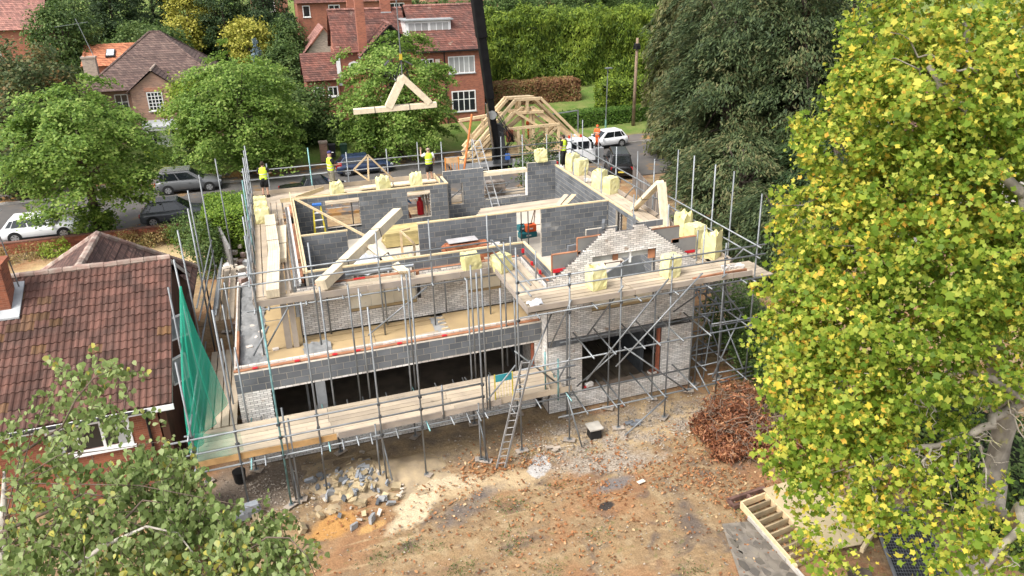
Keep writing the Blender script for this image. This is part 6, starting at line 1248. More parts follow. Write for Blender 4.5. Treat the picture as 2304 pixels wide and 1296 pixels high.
# ================================================================ PEOPLE
skin_m = M('skin', (.50, .30, .21), .6, .05, 5, piece=0); vest_m = M('hi_vis_yellow', (.62, .82, .05), .6, .05, 4, piece=0); dkcloth = M('black_cloth', (.015, .015, .017), .9, .1, 6, piece=0); whitecl = M('white_cloth', (.7, .7, .68), .85, .05, 4, piece=0); camo = M('camo_cloth', (.12, .11, .08), .9, .3, 9, tint=(.2, .18, .13), piece=0); hairb = M('brown_hair', (.045, .028, .018), .8, .2, 20, piece=0); hi_or = M('hi_vis_orange', (.75, .13, .03), .6, .05, 4, piece=0); boot_m = M('boot', (.03, .025, .02), .8, piece=0); band_m = M('reflective_band', (.6, .6, .52), .4, piece=0)
def person(label, loc, face, arms, H=1.76, shirt=None, legs='shorts', vest=vest_m, head='hair', stride=.0, lean=0.0, seed=0, shortc=None):
    """arms: two (elbow, wrist) pairs in body space (x right, y forward, z up)"""
    t = thing('person', label, 'person', loc); t.rotation_euler = (0, 0, face); s = H / 1.76
    V = []; E = []; Rd = []
    def v(x, y, z, r, r2=None): V.append((x * s, y * s, z * s)); Rd.append((r * s, (r2 or r) * s)); return len(V) - 1
    ly = lean
    pel = v(0, 0, .95, .15, .11); wa = v(0, ly * .3, 1.12, .13, .10); ch_ = v(0, ly * .7, 1.32, .155, .11); nk = v(0, ly, 1.49, .06); hd0 = v(0, ly + .015, 1.58, .075, .085); hd1 = v(0, ly + .02, 1.67, .078, .095); hd2 = v(0, ly + .01, 1.74, .045, .05)
    E += [(pel, wa), (wa, ch_), (ch_, nk), (nk, hd0), (hd0, hd1), (hd1, hd2)]
    hands = []
    for sd_, (el, wr) in zip((-1, 1), arms):
        sh = v(sd_ * .185, ly * .85, 1.43, .065); e = v(*el, .045); w = v(*wr, .032); d = (Vector(wr) - Vector(el)).normalized(); hnd = v(*(Vector(wr) + d * .07), .034, .018); E += [(ch_, sh), (sh, e), (e, w), (w, hnd)]; hands.append((Vector(wr) + d * .09, d, sd_))
    for sd_ in (-1, 1):
        hp_ = v(sd_ * .09, 0, .90, .085); kn = v(sd_ * .10, .03 + sd_ * stride * .5, .49, .058); ak = v(sd_ * .11, -.02 + sd_ * stride, .09, .042); to = v(sd_ * .12, .12 + sd_ * stride, .04, .038, .03); E += [(pel, hp_), (hp_, kn), (kn, ak), (ak, to)]
    me = bpy.data.meshes.new('body'); me.from_pydata(V, E, []); me.materials.append(skin_m); bo = bpy.data.objects.new('body', me); col.objects.link(bo); bo.parent = t
    md = bo.modifiers.new('skin', 'SKIN'); me.skin_vertices[0].data[pel].use_root = True
    for i, r_ in enumerate(Rd): me.skin_vertices[0].data[i].radius = r_
    bo.modifiers.new('sub', 'SUBSURF').levels = 1; bo.modifiers['sub'].render_levels = 1
    def ch(mb, nm, mt, smooth=True):
        o = mb.build(nm, mt, None, smooth); o.parent = t; return o
    def ell(cx_, cy_, z, a, b, n=12): return [((cx_ + a * math.cos(2 * math.pi * k / n)) * s, (cy_ + b * math.sin(2 * math.pi * k / n)) * s, z * s) for k in range(n)]
    fing = MB()
    for p, d, sd_ in hands:
        side = d.cross(Vector((0, 0, 1)));
        if side.length < .1: side = Vector((1, 0, 0))
        side.normalize(); dn_ = side.cross(d)
        for k, ln in enumerate((.07, .08, .075, .055)): a = (p + side * (.027 - .018 * k)) * s; m_ = a + d * ln * .55 * s; fing.path([a, m_, m_ + (d * .6 + dn_ * .5 * (1 if dn_.z < 0 else -1)) * ln * .5 * s], [.0095, .009, .007], 5)
        a = (p + side * .035 - d * .05) * s; fing.path([a, a + (side * .6 + d * .6) * .04 * s, a + (side * .5 + d) * .07 * s], [.011, .010, .008], 5)
    ch(fing, 'fingers', skin_m)
    fy = ly + .02
    ch(MB().path([(0, (fy + .095) * s, 1.66 * s), (0, (fy + .118) * s, 1.625 * s), (0, (fy + .10) * s, 1.61 * s)], [.012, .017, .012], 6), 'nose', skin_m)
    for k in (-1, 1): ch(MB().box((k * .085 * s, fy * s, 1.635 * s), (.02, .04, .06)), 'ear', skin_m); ch(MB().box((k * .032 * s, (fy + .092) * s, 1.66 * s), (.025, .012, .012)), 'eye', dkcloth)
    ch(MB().box((0, (fy + .09) * s, 1.575 * s), (.05, .012, .012)), 'mouth', M('lips', (.35, .14, .12), .6))
    vt = MB().loft([ell(0, 0, .93, .185, .135), ell(0, ly * .3, 1.10, .175, .13), ell(0, ly * .7, 1.30, .205, .145), ell(0, ly * .9, 1.44, .19, .12), ell(0, ly, 1.50, .085, .08)], caps=False); ch(vt, 'vest', vest)
    for z_, a in ((1.02, .187), (1.16, .187)): ch(MB().loft([ell(0, ly * .3, z_, a, .142), ell(0, ly * .35, z_ + .05, a + .002, .143)], caps=False), 'reflective_band', band_m)
    slv = shirt or dkcloth
    for sd_, (el, wr) in zip((-1, 1), arms):
        a = Vector((sd_ * .185, ly * .85, 1.43)) * s; e = Vector(el) * s; ch(MB().path([a - (e - a) * .12, a.lerp(e, .5), a.lerp(e, .8)], [.085 * s, .075 * s, .07 * s], 10), 'sleeve', slv)
    sc = shortc or dkcloth; ch(MB().loft([ell(0, 0, .80, .20, .135), ell(0, 0, .90, .185, .14), ell(0, 0, 1.0, .165, .125)]), 'shorts_top', sc)
    for sd_ in (-1, 1):
        hpv, knv, akv = Vector((sd_ * .09, 0, .90)) * s, Vector((sd_ * .10, .03 + sd_ * stride * .5, .49)) * s, Vector((sd_ * .11, -.02 + sd_ * stride, .09)) * s
        if legs == 'shorts': ch(MB().path([hpv, hpv.lerp(knv, .9)], [.115 * s, .10 * s], 12), 'shorts_leg', sc)
        else: ch(MB().path([hpv, knv, akv], [.115 * s, .085 * s, .07 * s], 12), 'trouser_leg', sc)
        ch(MB().loft([[(akv.x + dx * s, akv.y + dy * s, z * s) for dx, dy in ((-.05, -.07), (.05, -.07), (.055, .17), (0, .21), (-.055, .17))] for z in (0.0, .06)] + [[(akv.x + dx * s, akv.y + dy * s, .15 * s) for dx, dy in ((-.05, -.06), (.05, -.06), (.05, .05), (0, .06), (-.05, .05))]]), 'boot', boot_m if legs != 'white' else whitecl, False)
    if head in ('hair', 'dark'):
        hm = hairb; ch(MB().loft([ell(0, fy - .035, 1.60, .075, .065), ell(0, fy - .025, 1.68, .09, .092), ell(0, fy - .01, 1.755, .07, .08), ell(0, fy - .005, 1.785, .03, .035)]), 'hair', hm)
    elif head == 'grey': ch(MB().loft([ell(0, fy - .035, 1.61, .073, .062), ell(0, fy - .022, 1.68, .083, .085), ell(0, fy - .01, 1.72, .078, .082)]), 'hair', M('short_grey_hair', (.35, .27, .22), .8))
    elif head == 'cap':
        cp = M('purple_cap', (.06, .05, .16), .8, piece=0); o = ch(MB().loft([ell(0, fy, 1.69, .092, .105), ell(0, fy, 1.75, .085, .095), ell(0, fy, 1.79, .04, .045)]), 'cap', cp); ch(MB().prism([(-.07 * s, (fy + .09) * s, 1.70 * s), (.07 * s, (fy + .09) * s, 1.70 * s), (.05 * s, (fy + .19) * s, 1.69 * s), (-.05 * s, (fy + .19) * s, 1.69 * s)], (0, 0, .012)), 'cap_peak', whitecl, False)
    elif head == 'helmet': ch(MB().loft([ell(0, fy, 1.68, .12, .14), ell(0, fy, 1.69, .10, .12), ell(0, fy, 1.77, .08, .1), ell(0, fy, 1.81, .03, .04)]), 'helmet', hi_or)
    return t
person('worker in yellow vest and black shorts leaning on the rail, back left corner', (-0.72, 38.0, 5.06), rad(-15), [((-.27, .12, 1.2), (-.2, .33, 1.12)), ((.28, .12, 1.2), (.26, .36, 1.15))], 1.74, lean=.10, seed=1)
person('worker in purple cap, yellow vest and camouflage trousers holding a red tool', (2.45, 38.1, 5.06), rad(-72), [((-.25, .10, 1.18), (-.12, .36, 1.14)), ((.25, .10, 1.18), (.12, .36, 1.14))], 1.95, legs='trousers', head='cap', shortc=camo)
rt_ = thing('red_tool', 'red power tool in the hands of the worker in camouflage trousers', 'tool', (2.85, 38.2, 6.2)); MB().box((2.86, 38.18, 6.27), (.28, .14, .16), .2).build('tool_body', red_m, rt_, bevel=.02); MB().box((2.74, 38.18, 6.38), (.14, .06, .06), .2).build('handle', black_m, rt_)
person('grey-haired worker in yellow vest over white shirt raising one hand', (7.3, 37.75, 5.06), rad(12), [((-.34, .14, 1.32), (-.30, .25, 1.60)), ((.29, -.02, 1.15), (.30, .1, .93))], 1.78, shirt=whitecl, head='grey')
person('dark-haired worker in yellow vest and shorts standing at the right rear deck corner', (14.72, 37.8, 5.08), rad(35), [((-.27, -.03, 1.15), (-.25, .08, .90)), ((.27, -.03, 1.15), (.22, .12, .95))], 1.76, legs='white')
person('worker in orange jacket and helmet beside the lorry cab', (24.6, 55.6, RZ_ + 1.0), rad(120), [((-.27, .1, 1.15), (-.15, .3, 1.1)), ((.27, .1, 1.15), (.15, .3, 1.1))], 1.75, vest=hi_or, shirt=hi_or, head='helmet', legs='trousers', shortc=hi_or)
person('worker in orange jacket half hidden among the lorry trusses', (19.2, 56.7, 2.3), rad(170), [((-.27, .1, 1.15), (-.15, .3, 1.1)), ((.27, .1, 1.15), (.15, .3, 1.1))], 1.75, vest=hi_or, shirt=hi_or, head='helmet', legs='trousers', shortc=hi_or)
pf = thing('step_platform', 'small step box under the orange-jacketed worker by the cab', 'step', (24.6, 55.6, RZ_)); MB().bb((24.2, 55.2, RZ_), (25.0, 56.0, RZ_ + .98)).build('box', alu, pf, bevel=.02)

# ================================================================ INSULATION PACKS
def pack(label, x, y, z, rz=0.0, w=.58, d=.5, h=.85, torn=0.0, seed=0):
    rr = random.Random(seed * 13 + 5); t = thing('insulation_pack', label, 'pack', (x, y, z), 'yellow wrapped insulation packs'); n = 6; vs = []; fs = []; q = Matrix.Rotation(rz, 3, 'Z')
    def P_(i, j, k):
        u_, v_, w_ = i / n - .5, j / n - .5, k / n; bul = 1 + .07 * math.sin(math.pi * w_); sk = .03 * math.sin(seed + w_ * 2)
        p = Vector((u_ * w * bul + sk, v_ * d * bul, w_ * h)); jit = .014
        p += Vector((mn.noise(Vector((i * .6 + seed * 3, j * .6, k * .7))), mn.noise(Vector((i * .6, j * .6 + seed * 5, k * .7 + 9))), 0)) * jit * 2.2
        if k == n: p.z += torn * rr.uniform(-.3, 1) * .35 + mn.noise(Vector((i * .8, j * .8, seed))) * .05
        if k == 0: p.z = 0
        return q @ p + Vector((x, y, z))
    b = MB(); idx = {}
    for i in range(n + 1):
        for j in range(n + 1):
            for k in range(n + 1):
                if 0 in (i, j, k) or n in (i, j, k): idx[(i, j, k)] = len(vs); vs.append(P_(i, j, k))
    for a in range(n):
        for c in range(n):
            for e in (0, n): fs += [(idx[(a, c, e)], idx[(a + 1, c, e)], idx[(a + 1, c + 1, e)], idx[(a, c + 1, e)]), (idx[(a, e, c)], idx[(a + 1, e, c)], idx[(a + 1, e, c + 1)], idx[(a, e, c + 1)]), (idx[(e, a, c)], idx[(e, a + 1, c)], idx[(e, a + 1, c + 1)], idx[(e, a, c + 1)])]
    o = b.add(vs, fs).build('wrap', yellow_m, t, smooth=False)
    if torn:
        for k in range(3): a_ = R.uniform(0, 6); MB().prism([(x + math.cos(a_) * .1, y + math.sin(a_) * .1, z + h), (x + math.cos(a_) * .3, y + math.sin(a_) * .26, z + h + .02), (x + math.cos(a_ + .8) * .28, y + math.sin(a_ + .8) * .22, z + h + .16)], (0, 0, .01)).build('wrap_flap', yellow_m, t)
    else: MB().box(q @ Vector((0, -d / 2 - .012, h * .42)) + Vector((x, y, z)), (.16, .004, .05), rz).build('printed_mark', M('grey_print', (.45, .42, .24), .6), t)
    return t
PK = [('yellow pack on the rear deck left of the small roof truss', 2.5, 36.55, 5.05, .1, .6, .5, .78, .3), ('crumpled yellow pack in front of the small roof truss', 4.72, 36.5, 5.05, .2, .6, .5, .72, .8), ('yellow pack beside the grey-haired worker', 6.35, 36.5, 5.05, .05, .55, .5, .82, .5),
      ('yellow pack on top of the rear block pier', 13.0, 36.62, 5.83, 0, .58, .5, .62, .4), ('yellow pack beside the worker at the right rear corner, rear one', 14.95, 37.0, 5.08, .3, .58, .55, .9, .2), ('yellow pack beside the worker at the right rear corner, front one', 15.0, 36.0, 5.08, .2, .6, .55, .88, 0),
      ('yellow pack halfway along the right deck, rear one', 14.9, 33.4, 5.08, .5, .6, .55, .85, .4), ('yellow pack halfway along the right deck, front one', 15.02, 32.3, 5.08, .3, .62, .55, .85, 0), ('open-topped yellow pack at the right deck, behind the big corner pack', 14.95, 25.2, 5.1, .4, .6, .5, .95, 1.0),
      ('big square yellow pack near the right front corner', 15.0, 24.3, 5.1, .2, .7, .6, .98, 0), ('torn yellow pack with flaps at the right front corner', 14.95, 23.05, 5.1, .6, .65, .6, .85, 1.0), ('yellow pack on the left end of the left deck', -.95, 34.6, 5.3, .05, .55, .55, .5, .2), ('second yellow pack stepped down on the left deck', -.92, 34.0, 5.08, -.05, .58, .5, .55, .5), ('third yellow pack behind the white truss bundle on the left deck', -.98, 35.3, 5.08, 0, .55, .5, .85, 0),
      ('yellow pack standing on the front deck beside the inner corner', 6.15, 25.2, 5.08, .1, .62, .55, .72, 0), ('yellow pack at the inner corner next to the rail', 7.2, 24.75, 5.09, .5, .62, .55, .68, 0), ('yellow pack at the middle of the front deck below the gable', 9.75, 21.95, 5.13, .15, .58, .5, .82, .15), ('yellow pack on the front deck below the right gable slope', 12.62, 21.95, 5.13, .2, .58, .5, .85, 0)]
for i, a in enumerate(PK): pack(*a[:5], a[5] * .93, a[6] * .93, a[7] * .93, a[8], seed=i)

# ================================================================ SITE CLUTTER
def ladder(label, p, q, w, n, mat, name='ladder', side=(1, 0, 0)):
    t = thing(name, label, 'ladder', p); p, q, sd_ = Vector(p), Vector(q), Vector(side).normalized()
    for s in (-1, 1): MB().bar(p + sd_ * s * w / 2, q + sd_ * s * w / 2, .03, .07).build('stile', mat, t)
    for k in range(n): c = p.lerp(q, (k + .7) / n); MB().tube(c - sd_ * w / 2, c + sd_ * w / 2, .016, 6).build('rung', mat, t)
    return t
alum = M('aluminium', (.62, .63, .63), .35, .1, 3, metal=.5, piece=.05)
ladder('aluminium ladder leaning on the rear wall opening', (10.42, 36.2, 3.4), (9.95, 38.2, 6.95), .38, 13, alum); ladder('aluminium ladder from the garden up to the front deck', (5.6, 20.2, .02), (6.72, 20.62, 3.6), .28, 15, M('dull_aluminium', (.34, .335, .33), .5, .15, 3, metal=.3), side=(1, -.2, 0))
sl_ = thing('step_ladder', 'yellow step ladder with blue top in the left room', 'ladder', (1.4, 34.1, FZ)); yl = M('yellow_fibreglass', (.75, .6, .05), .5, .05, 3)
for s in (-1, 1): MB().bar((1.42 + s * .28, 33.75, FZ), (1.42 + s * .15, 34.2, 5.5), .05, .05).build('leg', yl, sl_); MB().bar((1.42 + s * .28, 34.7, FZ), (1.42 + s * .15, 34.25, 5.5), .05, .04).build('leg', yl, sl_)
for k in range(6): t_ = .1 + k * .15; MB().box((1.42, 33.75 + .45 * t_, FZ + 2.15 * t_), (.56 - .26 * t_, .1, .035)).build('tread', white_m, sl_)
MB().box((1.42, 34.22, 5.54), (.4, .2, .09)).build('top_tray', M('blue_plastic', (.04, .16, .5), .5), sl_, bevel=.01)
gb = thing('gas_bottle', 'red gas bottle seen through the rear window opening', 'gas bottle', (6.47, 36.5, 3.75)); MB().path([(6.47, 36.5, 3.76), (6.47, 36.5, 3.8), (6.47, 36.5, 4.42), (6.47, 36.5, 4.5)], [.15, .17, .17, .1], 16).build('bottle', red_m, gb, smooth=True); MB().tube((6.47, 36.5, 4.5), (6.47, 36.5, 4.66), .09, 10).build('collar', red_m, gb)
dk_ = thing('site_platform', 'boarded platform behind the rear window opening', 'platform', (6, 36.4, 3.7)); 
for k in range(4): MB().bb((4.6, 35.68 + k * .25, 3.70), (7.5, 35.92 + k * .25, 3.745)).build('board', board_m, dk_)
for k, (x, l_) in enumerate(((5.7, .9), (5.9, 1.1), (6.8, 1.3), (6.95, 1.2), (6.65, 1.25))): tb_ = thing('leaning_timber', ('left', 'second', 'third', 'fourth', 'fifth')[k] + ' offcut leaning behind the rear window opening', 'timber', (x, 36.2, 3.75)); MB().bar((x, 36.0, 3.75), (x + (.35 if k < 2 else .02) * -1, 36.62, 3.75 + l_), .1, .03).build('timber', (toe_m, redbrick_m)[k % 2], tb_)
bt_ = thing('blue_tarp', 'blue folded sheet leaning in the rear window opening', 'tarpaulin', (5.7, 36.4, 3.75)); MB().path([(5.65, 36.3, 5.1), (5.75, 36.3, 4.7), (6.0, 36.3, 4.45)], [.1, .08, .03], 6).build('sheet', M('blue_sheet', (.03, .22, .55), .5), bt_)
# brick stack, timber stack, frames, sheeting
bs = thing('brick_stack', 'stack of orange bricks against the middle block wall', 'bricks', (6.8, 29.0, FZ)); it = []
for lev in range(18):
    for a in range(8):
        for c in range(3): 
            if lev >= 16 and (a > 5 or c == 2): continue
            it.append(((6.05 + a * .225 + (.1 if lev % 2 else 0), 28.75 + c * .23, FZ + .25 + lev * .07), (.215, .215, .065), None))
pieces('brick', [i for i in it if i[0][2] > 4.0], M('orange_brick', (.45, .165, .08), .9, .2, 4, piece=.25), bs, 150); MB().bb((5.95, 28.66, FZ), (7.75, 29.3, 4.02)).build('lower_bricks', M('orange_brick', (.45, .165, .08)), bs); MB().box((6.75, 28.95, 4.92), (1.25, .55, .02), .03).build('cover_sheet', M('grey_sheet', (.42, .4, .4), .6), bs)
wb_ = thing('brick_stack', 'small heap of white bricks beside the orange brick stack', 'bricks', (8.05, 29.0, FZ)); MB().bb((7.82, 28.75, FZ), (8.4, 29.3, 4.45)).build('pallet_stack', redbrick_m, wb_)
for k in range(9): MB().box((7.95 + .18 * (k % 3), 28.85 + .2 * (k // 3), 4.50 + .05 * (k % 2)), (.215, .1, .065), R.uniform(0, 3)).build('brick', brick_m, wb_)
tst = thing('timber_stack', 'stack of new yellow timber lengths on the floor of the left room', 'timber', (4.9, 33.8, FZ)); grw = M('treated_timber', (.52, .42, .19), .8, .1, 3, piece=.15)
for lev in range(9):
    for a in range(6): MB().bar((4.15 + R.uniform(-.05, .05), 33.3 + a * .2, FZ + .1 + lev * .075), (7.2, 33.3 + a * .2, FZ + .1 + lev * .075), .18, .065).build('timber', grw, tst)
lt = thing('stud_panel', 'open new timber frame leaning at the end of the middle wall', 'frame', (5.3, 31.5, FZ))
for p, q in (((4.75, 32.2, FZ), (4.75, 32.2, 4.5)), ((4.75, 32.2, 4.5), (5.0, 30.4, 4.5)), ((5.0, 30.4, FZ), (5.0, 30.4, 4.5)), ((4.75, 32.2, FZ + .05), (5.0, 30.4, FZ + .05)), ((4.75, 32.2, 4.5), (5.2, 32.4, 4.5))): MB().bar(p, q, .05, .1).build('member', newwood, lt)
fl_ = thing('floor_battens', 'loose pale battens spread on the floor beside the middle wall', 'battens', (4.6, 31.3, FZ))
for k in range(9): MB().bar((3.9 + k * .14, 30.6, FZ + .03), (3.5 + k * .2, 32.3, FZ + .03), .1, .04).build('batten', newwood, fl_)
ps = thing('plastic_sheet', 'crumpled white plastic sheet on the floor below the slanting truss', 'sheet', (3.2, 31.2, FZ)); sheet(2.35, 4.0, 30.3, 32.3, FZ + .02, .28, 16, 16, 17, 'sheet', M('white_plastic', (.72, .74, .77), .3, .05, 3, piece=0), ps)
mp_ = thing('metal_lintels', 'galvanised lintel lengths lying along the front wall', 'lintels', (3.3, 27.0, FZ))
for k in range(4): MB().bar((1.8, 26.6 + k * .18, 5.0 + .02 * k), (4.9, 26.7 + k * .18, 5.0 + .02 * k), .15, .08).build('lintel', M('bright_galv', (.55, .58, .6), .35, .1, 2, metal=.5), mp_)
for x in (2.2, 4.4): MB().bar((x, 26.1, 4.94), (x, 27.4, 4.94), .06, .06).build('bearer', toe_m, mp_)
for x in (2.2, 4.4): MB().bb((x - .05, 27.3, FZ), (x + .05, 27.4, 4.9)).build('bearer_leg', toe_m, mp_)
pk_ = thing('plank_platform', 'long grey planks laid on trestles behind the middle wall', 'planks', (10, 31.4, FZ))
for k in range(5): MB().bar((7.8 + k * .12, 30.55 + k * .23, 5.28), (12.2 + .05 * k, 30.75 + k * .23, 5.28), .22, .04).build('plank', board_m, pk_)
MB().bar((11.6, 30.6, 5.33), (12.6, 32.0, 5.34), .22, .04).build('plank', board_m, pk_); MB().bar((11.9, 30.5, 5.36), (12.9, 31.8, 5.36), .22, .04).build('plank', newwood, pk_)
for x in (8.4, 10.2, 12.0):
    for y in (30.6, 31.6): MB().tube((x, y, FZ), (x, y, 5.25), .025, 6).build('trestle_leg', steel_m, pk_)
def toolbox(label, c, d, mat): t = thing('tool_case', label, 'tool case', (c[0], c[1], c[2] - d[2] / 2)); MB().box(c, d, .1).build('case', mat, t, bevel=.02); MB().box((c[0], c[1], c[2] + d[2] / 2 + .02), (d[0] * .4, .04, .04), .1).build('handle', black_m, t); MB().box((c[0], c[1] - d[1] / 2 - .01, c[2]), (d[0] * .3, .02, .06), .1).build('clasp', M('pale_badge', (.6, .6, .6), .5), t); return t
tealc = M('teal_case', (.01, .11, .13), .5, .05, 3)
toolbox('long teal tool case on the floor of the doorway', (10.75, 32.4, FZ + .13), (.85, .4, .26), tealc); toolbox('square teal tool case stacked behind the orange one', (10.55, 32.6, FZ + .42), (.4, .35, .3), tealc); toolbox('orange nail gun case on top of the teal cases', (10.9, 32.4, FZ + .45), (.5, .35, .34), M('orange_case', (.72, .12, .03), .5))
def trestle(label, x, y, z=FZ, h=1.2):
    t = thing('builders_trestle', label, 'trestle', (x, y, z))
    for s in (-1, 1): MB().tube((x + s * .5, y, z), (x + s * .35, y, z + h), .022, 6).build('leg', M('rusty_tube', (.13, .07, .045), .8), t); MB().tube((x + s * .5, y + .5, z), (x + s * .35, y + .05, z + h), .022, 6).build('leg', M('rusty_tube', (.13, .07, .045)), t)
    for zz in (.3, 1.0): MB().tube((x - .5 + .1 * zz, y, z + h * zz), (x + .5 - .1 * zz, y, z + h * zz), .02, 6).build('cross_bar', M('rusty_tube', (.13, .07, .045)), t)
trestle('rusty builders trestle seen through the doorway', 11.7, 32.9); trestle('rusty trestle behind the gable window, left one', 10.4, 25.0); trestle('rusty trestle behind the gable window, right one', 11.9, 25.2)
wp_ = thing('work_platform', 'grey insulation sheet leaning behind the gable window', 'insulation sheet', (11.9, 24.0, FZ)); MB().bar((11.0, 23.6, 4.4), (12.4, 23.7, 5.0), .05, 1.0, (0, 0, 1)).build('sheet', M('foil_grey', (.34, .36, .38), .45), wp_)
# orange barrier, yellow deck gate, oil drum etc.
ob = thing('barrier_gate', 'orange scaffold gate on the rear deck', 'gate', (8.6, 38.2, 5.06)); orp = M('orange_paint', (.7, .27, .05), .6)
for x in (8.25, 8.95): MB().bb((x - .03, 38.18, 5.06), (x + .03, 38.24, 6.1)).build('post', orp, ob)
MB().bb((8.28, 38.19, 5.8), (8.92, 38.23, 6.08)).build('panel', M('tan_panel', (.6, .38, .2), .7), ob); MB().bb((8.28, 38.19, 5.1), (8.92, 38.23, 5.16)).build('rail', orp, ob)
for k in range(4): MB().tube((8.38 + k * .15, 38.21, 5.16), (8.38 + k * .15, 38.21, 5.8), .012, 5).build('bar', orp, ob)
of = thing('debris_chute_pole', 'orange and grey pole leaning at the rear deck behind the gate', 'pole', (9.3, 38.3, 5.06)); MB().tube((9.2, 38.3, 5.06), (9.9, 38.6, 8.2), .06, 8).build('pole', M('orange_grey', (.6, .2, .06), .6), of)
yg = thing('scaffold_gate', 'yellow ladder gate with teal top panel on the front deck', 'gate', (6.0, 21.0, 1.95)); yp = M('yellow_paint', (.72, .58, .1), .6)
for x in (5.72, 6.32): MB().bb((x - .02, 20.93, 1.96), (x + .02, 20.97, 3.1)).build('post', yp, yg)
MB().bb((5.74, 20.935, 2.82), (6.30, 20.965, 3.07)).build('panel', M('teal_panel', (.05, .36, .42), .6), yg); MB().bb((5.74, 20.935, 1.98), (6.30, 20.965, 2.22)).build('kick_panel', board_m, yg)
for k in range(5): MB().tube((5.82 + k * .1, 20.95, 2.2), (5.82 + k * .1, 20.95, 2.82), .007, 4).build('bar', yp, yg)
ho = thing('brick_pile', 'small stack of pale bricks at the right front deck corner', 'bricks', (15.0, 21.9, 5.1))
for k in range(16): MB().box((14.75 + .2 * (k % 4) + R.uniform(-.04, .04), 21.7 + .16 * ((k // 4) % 2), 5.13 + .07 * (k // 8)), (.215, .1, .065), R.uniform(-.4, .4)).build('brick', brick_m, ho)
h2 = thing('brick_pile', 'loose pale bricks on the right deck between the yellow packs', 'bricks', (14.9, 34.5, 5.1))
for k in range(16): MB().box((14.7 + .2 * (k % 3) + R.uniform(-.04, .04), 34.3 + .18 * ((k // 3) % 3), 5.13 + .07 * (k // 9)), (.215, .1, .065), R.uniform(-.6, .6)).build('brick', brick_m, h2)
pt = thing('brick_pallet', 'grey-brown pallet of bricks outside the rear opening', 'bricks', (10.5, 37.9, 4.0)); 
for lev in range(7):
    for a in range(5): MB().box((10.2 + a * .225 + .05 * (lev % 2), 37.6, 4.06 + lev * .11), (.21, .5, .10)).build('brick', M('brown_block', (.3, .25, .21), .9, piece=.3), pt)
oc_ = thing('timber_trim', 'two orange insulation offcuts on the front deck edge', 'offcut', (13.6, 21.05, 5.1)); MB().bar((13.0, 21.06, 5.24), (14.4, 21.1, 5.26), .08, .2).build('offcut', orange_m, oc_); MB().bar((14.42, 21.1, 5.24), (15.2, 21.12, 5.24), .08, .2).build('offcut', orange_m, oc_)
wbg = thing('white_bag', 'white plastic bag on the boards at the inner deck corner', 'bag', (7.3, 21.5, 5.1)); sheet(7.1, 7.6, 21.2, 21.7, 5.12, .16, 6, 6, 31, 'bag', M('white_plastic', (.72, .74, .77)), wbg)
rb_ = thing('rubbish_bag', 'grey plastic bag with orange and yellow clothing inside the rear opening', 'bag', (3.9, 25.2, .12)); sheet(3.6, 4.5, 24.6, 25.4, .15, .35, 8, 8, 33, 'bag', M('white_plastic', (.72, .74, .77)), rb_); MB().box((4.75, 25.1, .28), (.4, .25, .2), .5).build('orange_garment', hi_or, rb_); MB().box((5.1, 25.4, .25), (.4, .22, .16), .2).build('yellow_garment', vest_m, rb_)
bb_ = thing('brick_pile', 'pale brick and red tape on the sill of the wing window', 'bricks', (9.8, 22.75, .77)); MB().box((9.85, 22.76, .84), (.3, .14, .14), .2).build('block', brick_m, bb_); MB().box((9.7, 22.7, .80), (.12, .06, .06)).build('tape', red_m, bb_); MB().box((12.5, 22.78, .80), (.3, .2, .08), .1).build('brick', brick_m, bb_); MB().box((12.5, 22.78, .87), (.26, .16, .06), .3).build('brick', redbrick_m, bb_)
# rubble in the garden
rub = []
for k in range(190):
    a, r_ = R.uniform(0, 6.28), abs(R.gauss(0, .85)); x, y = 1.1 + math.cos(a) * r_ * .85, 21.0 + math.sin(a) * r_ * .8
    hgt = max(0, .42 - .28 * math.hypot((x - 1.1) / 1.0, (y - 21.2) / .8)); rub.append((x, y, hgt * R.uniform(.4, 1.0) + .05))
for x, y in ((0.2, 19.95), (.35, 19.7), (.9, 19.3), (1.25, 19.2), (1.5, 19.4), (.7, 19.05), (1.05, 19.5), (-.75, 19.5), (-.2, 19.9), (1.9, 19.7), (2.1, 19.9), (2.3, 20.1), (1.75, 20.0)): rub.append((x, y, .06))
rgr = [(block_m, (.22, .1, .2)), (block_lt, (.32, .1, .215)), (M('tan_rubble', (.48, .38, .23), .9, .2, 4, piece=.2), (.26, .2, .12)), (M('pale_rubble', (.62, .55, .46), .9, .15, 4, piece=.2), (.2, .1, .07)), (M('tan_rubble', (.48, .38, .23)), (.36, .16, .2))]
RM = []
for mt, d in rgr:
    b = MB(); v8 = MB().box((0, 0, 0), d); b.add([(x * R.uniform(.85, 1.1), y * R.uniform(.85, 1.1), z * R.uniform(.85, 1.1)) for x, y, z in v8.v], v8.f); me = bpy.data.meshes.new('broken_block'); me.from_pydata(b.v, [], b.f); me.materials.append(mt); RM.append((me, ('broken grey concrete block in the rubble heap', 'light grey block fragment in the rubble heap', 'tan mortar lump in the rubble heap', 'pale brick fragment in the rubble heap', 'large tan stone piece in the rubble heap')))
for i, (x, y, z) in enumerate(rub):
    k = R.choices(range(5), (2, 4, 5, 5, 2))[0]; me, labs = RM[k]; o = O('broken_block', me, None, None, (x, y, z), (R.uniform(-.6, .6), R.uniform(-.6, .6), R.uniform(0, 6.28))); s_ = R.uniform(.55, 1.1); o.scale = (s_, s_, s_); tag(o, labs[k] if i < 190 else ('dark grey block piece', 'light grey block piece', 'tan lump', 'pale brick piece', 'larger tan piece')[k] + ' lying loose on the sand in front of the rubble heap', 'rubble', 'rubble of blocks and bricks')
mound = thing('soil_mound', 'low mound of sandy soil under the block rubble', 'soil heap', (1.2, 21.3, 0)); vs = []; fs = []; n_ = 26
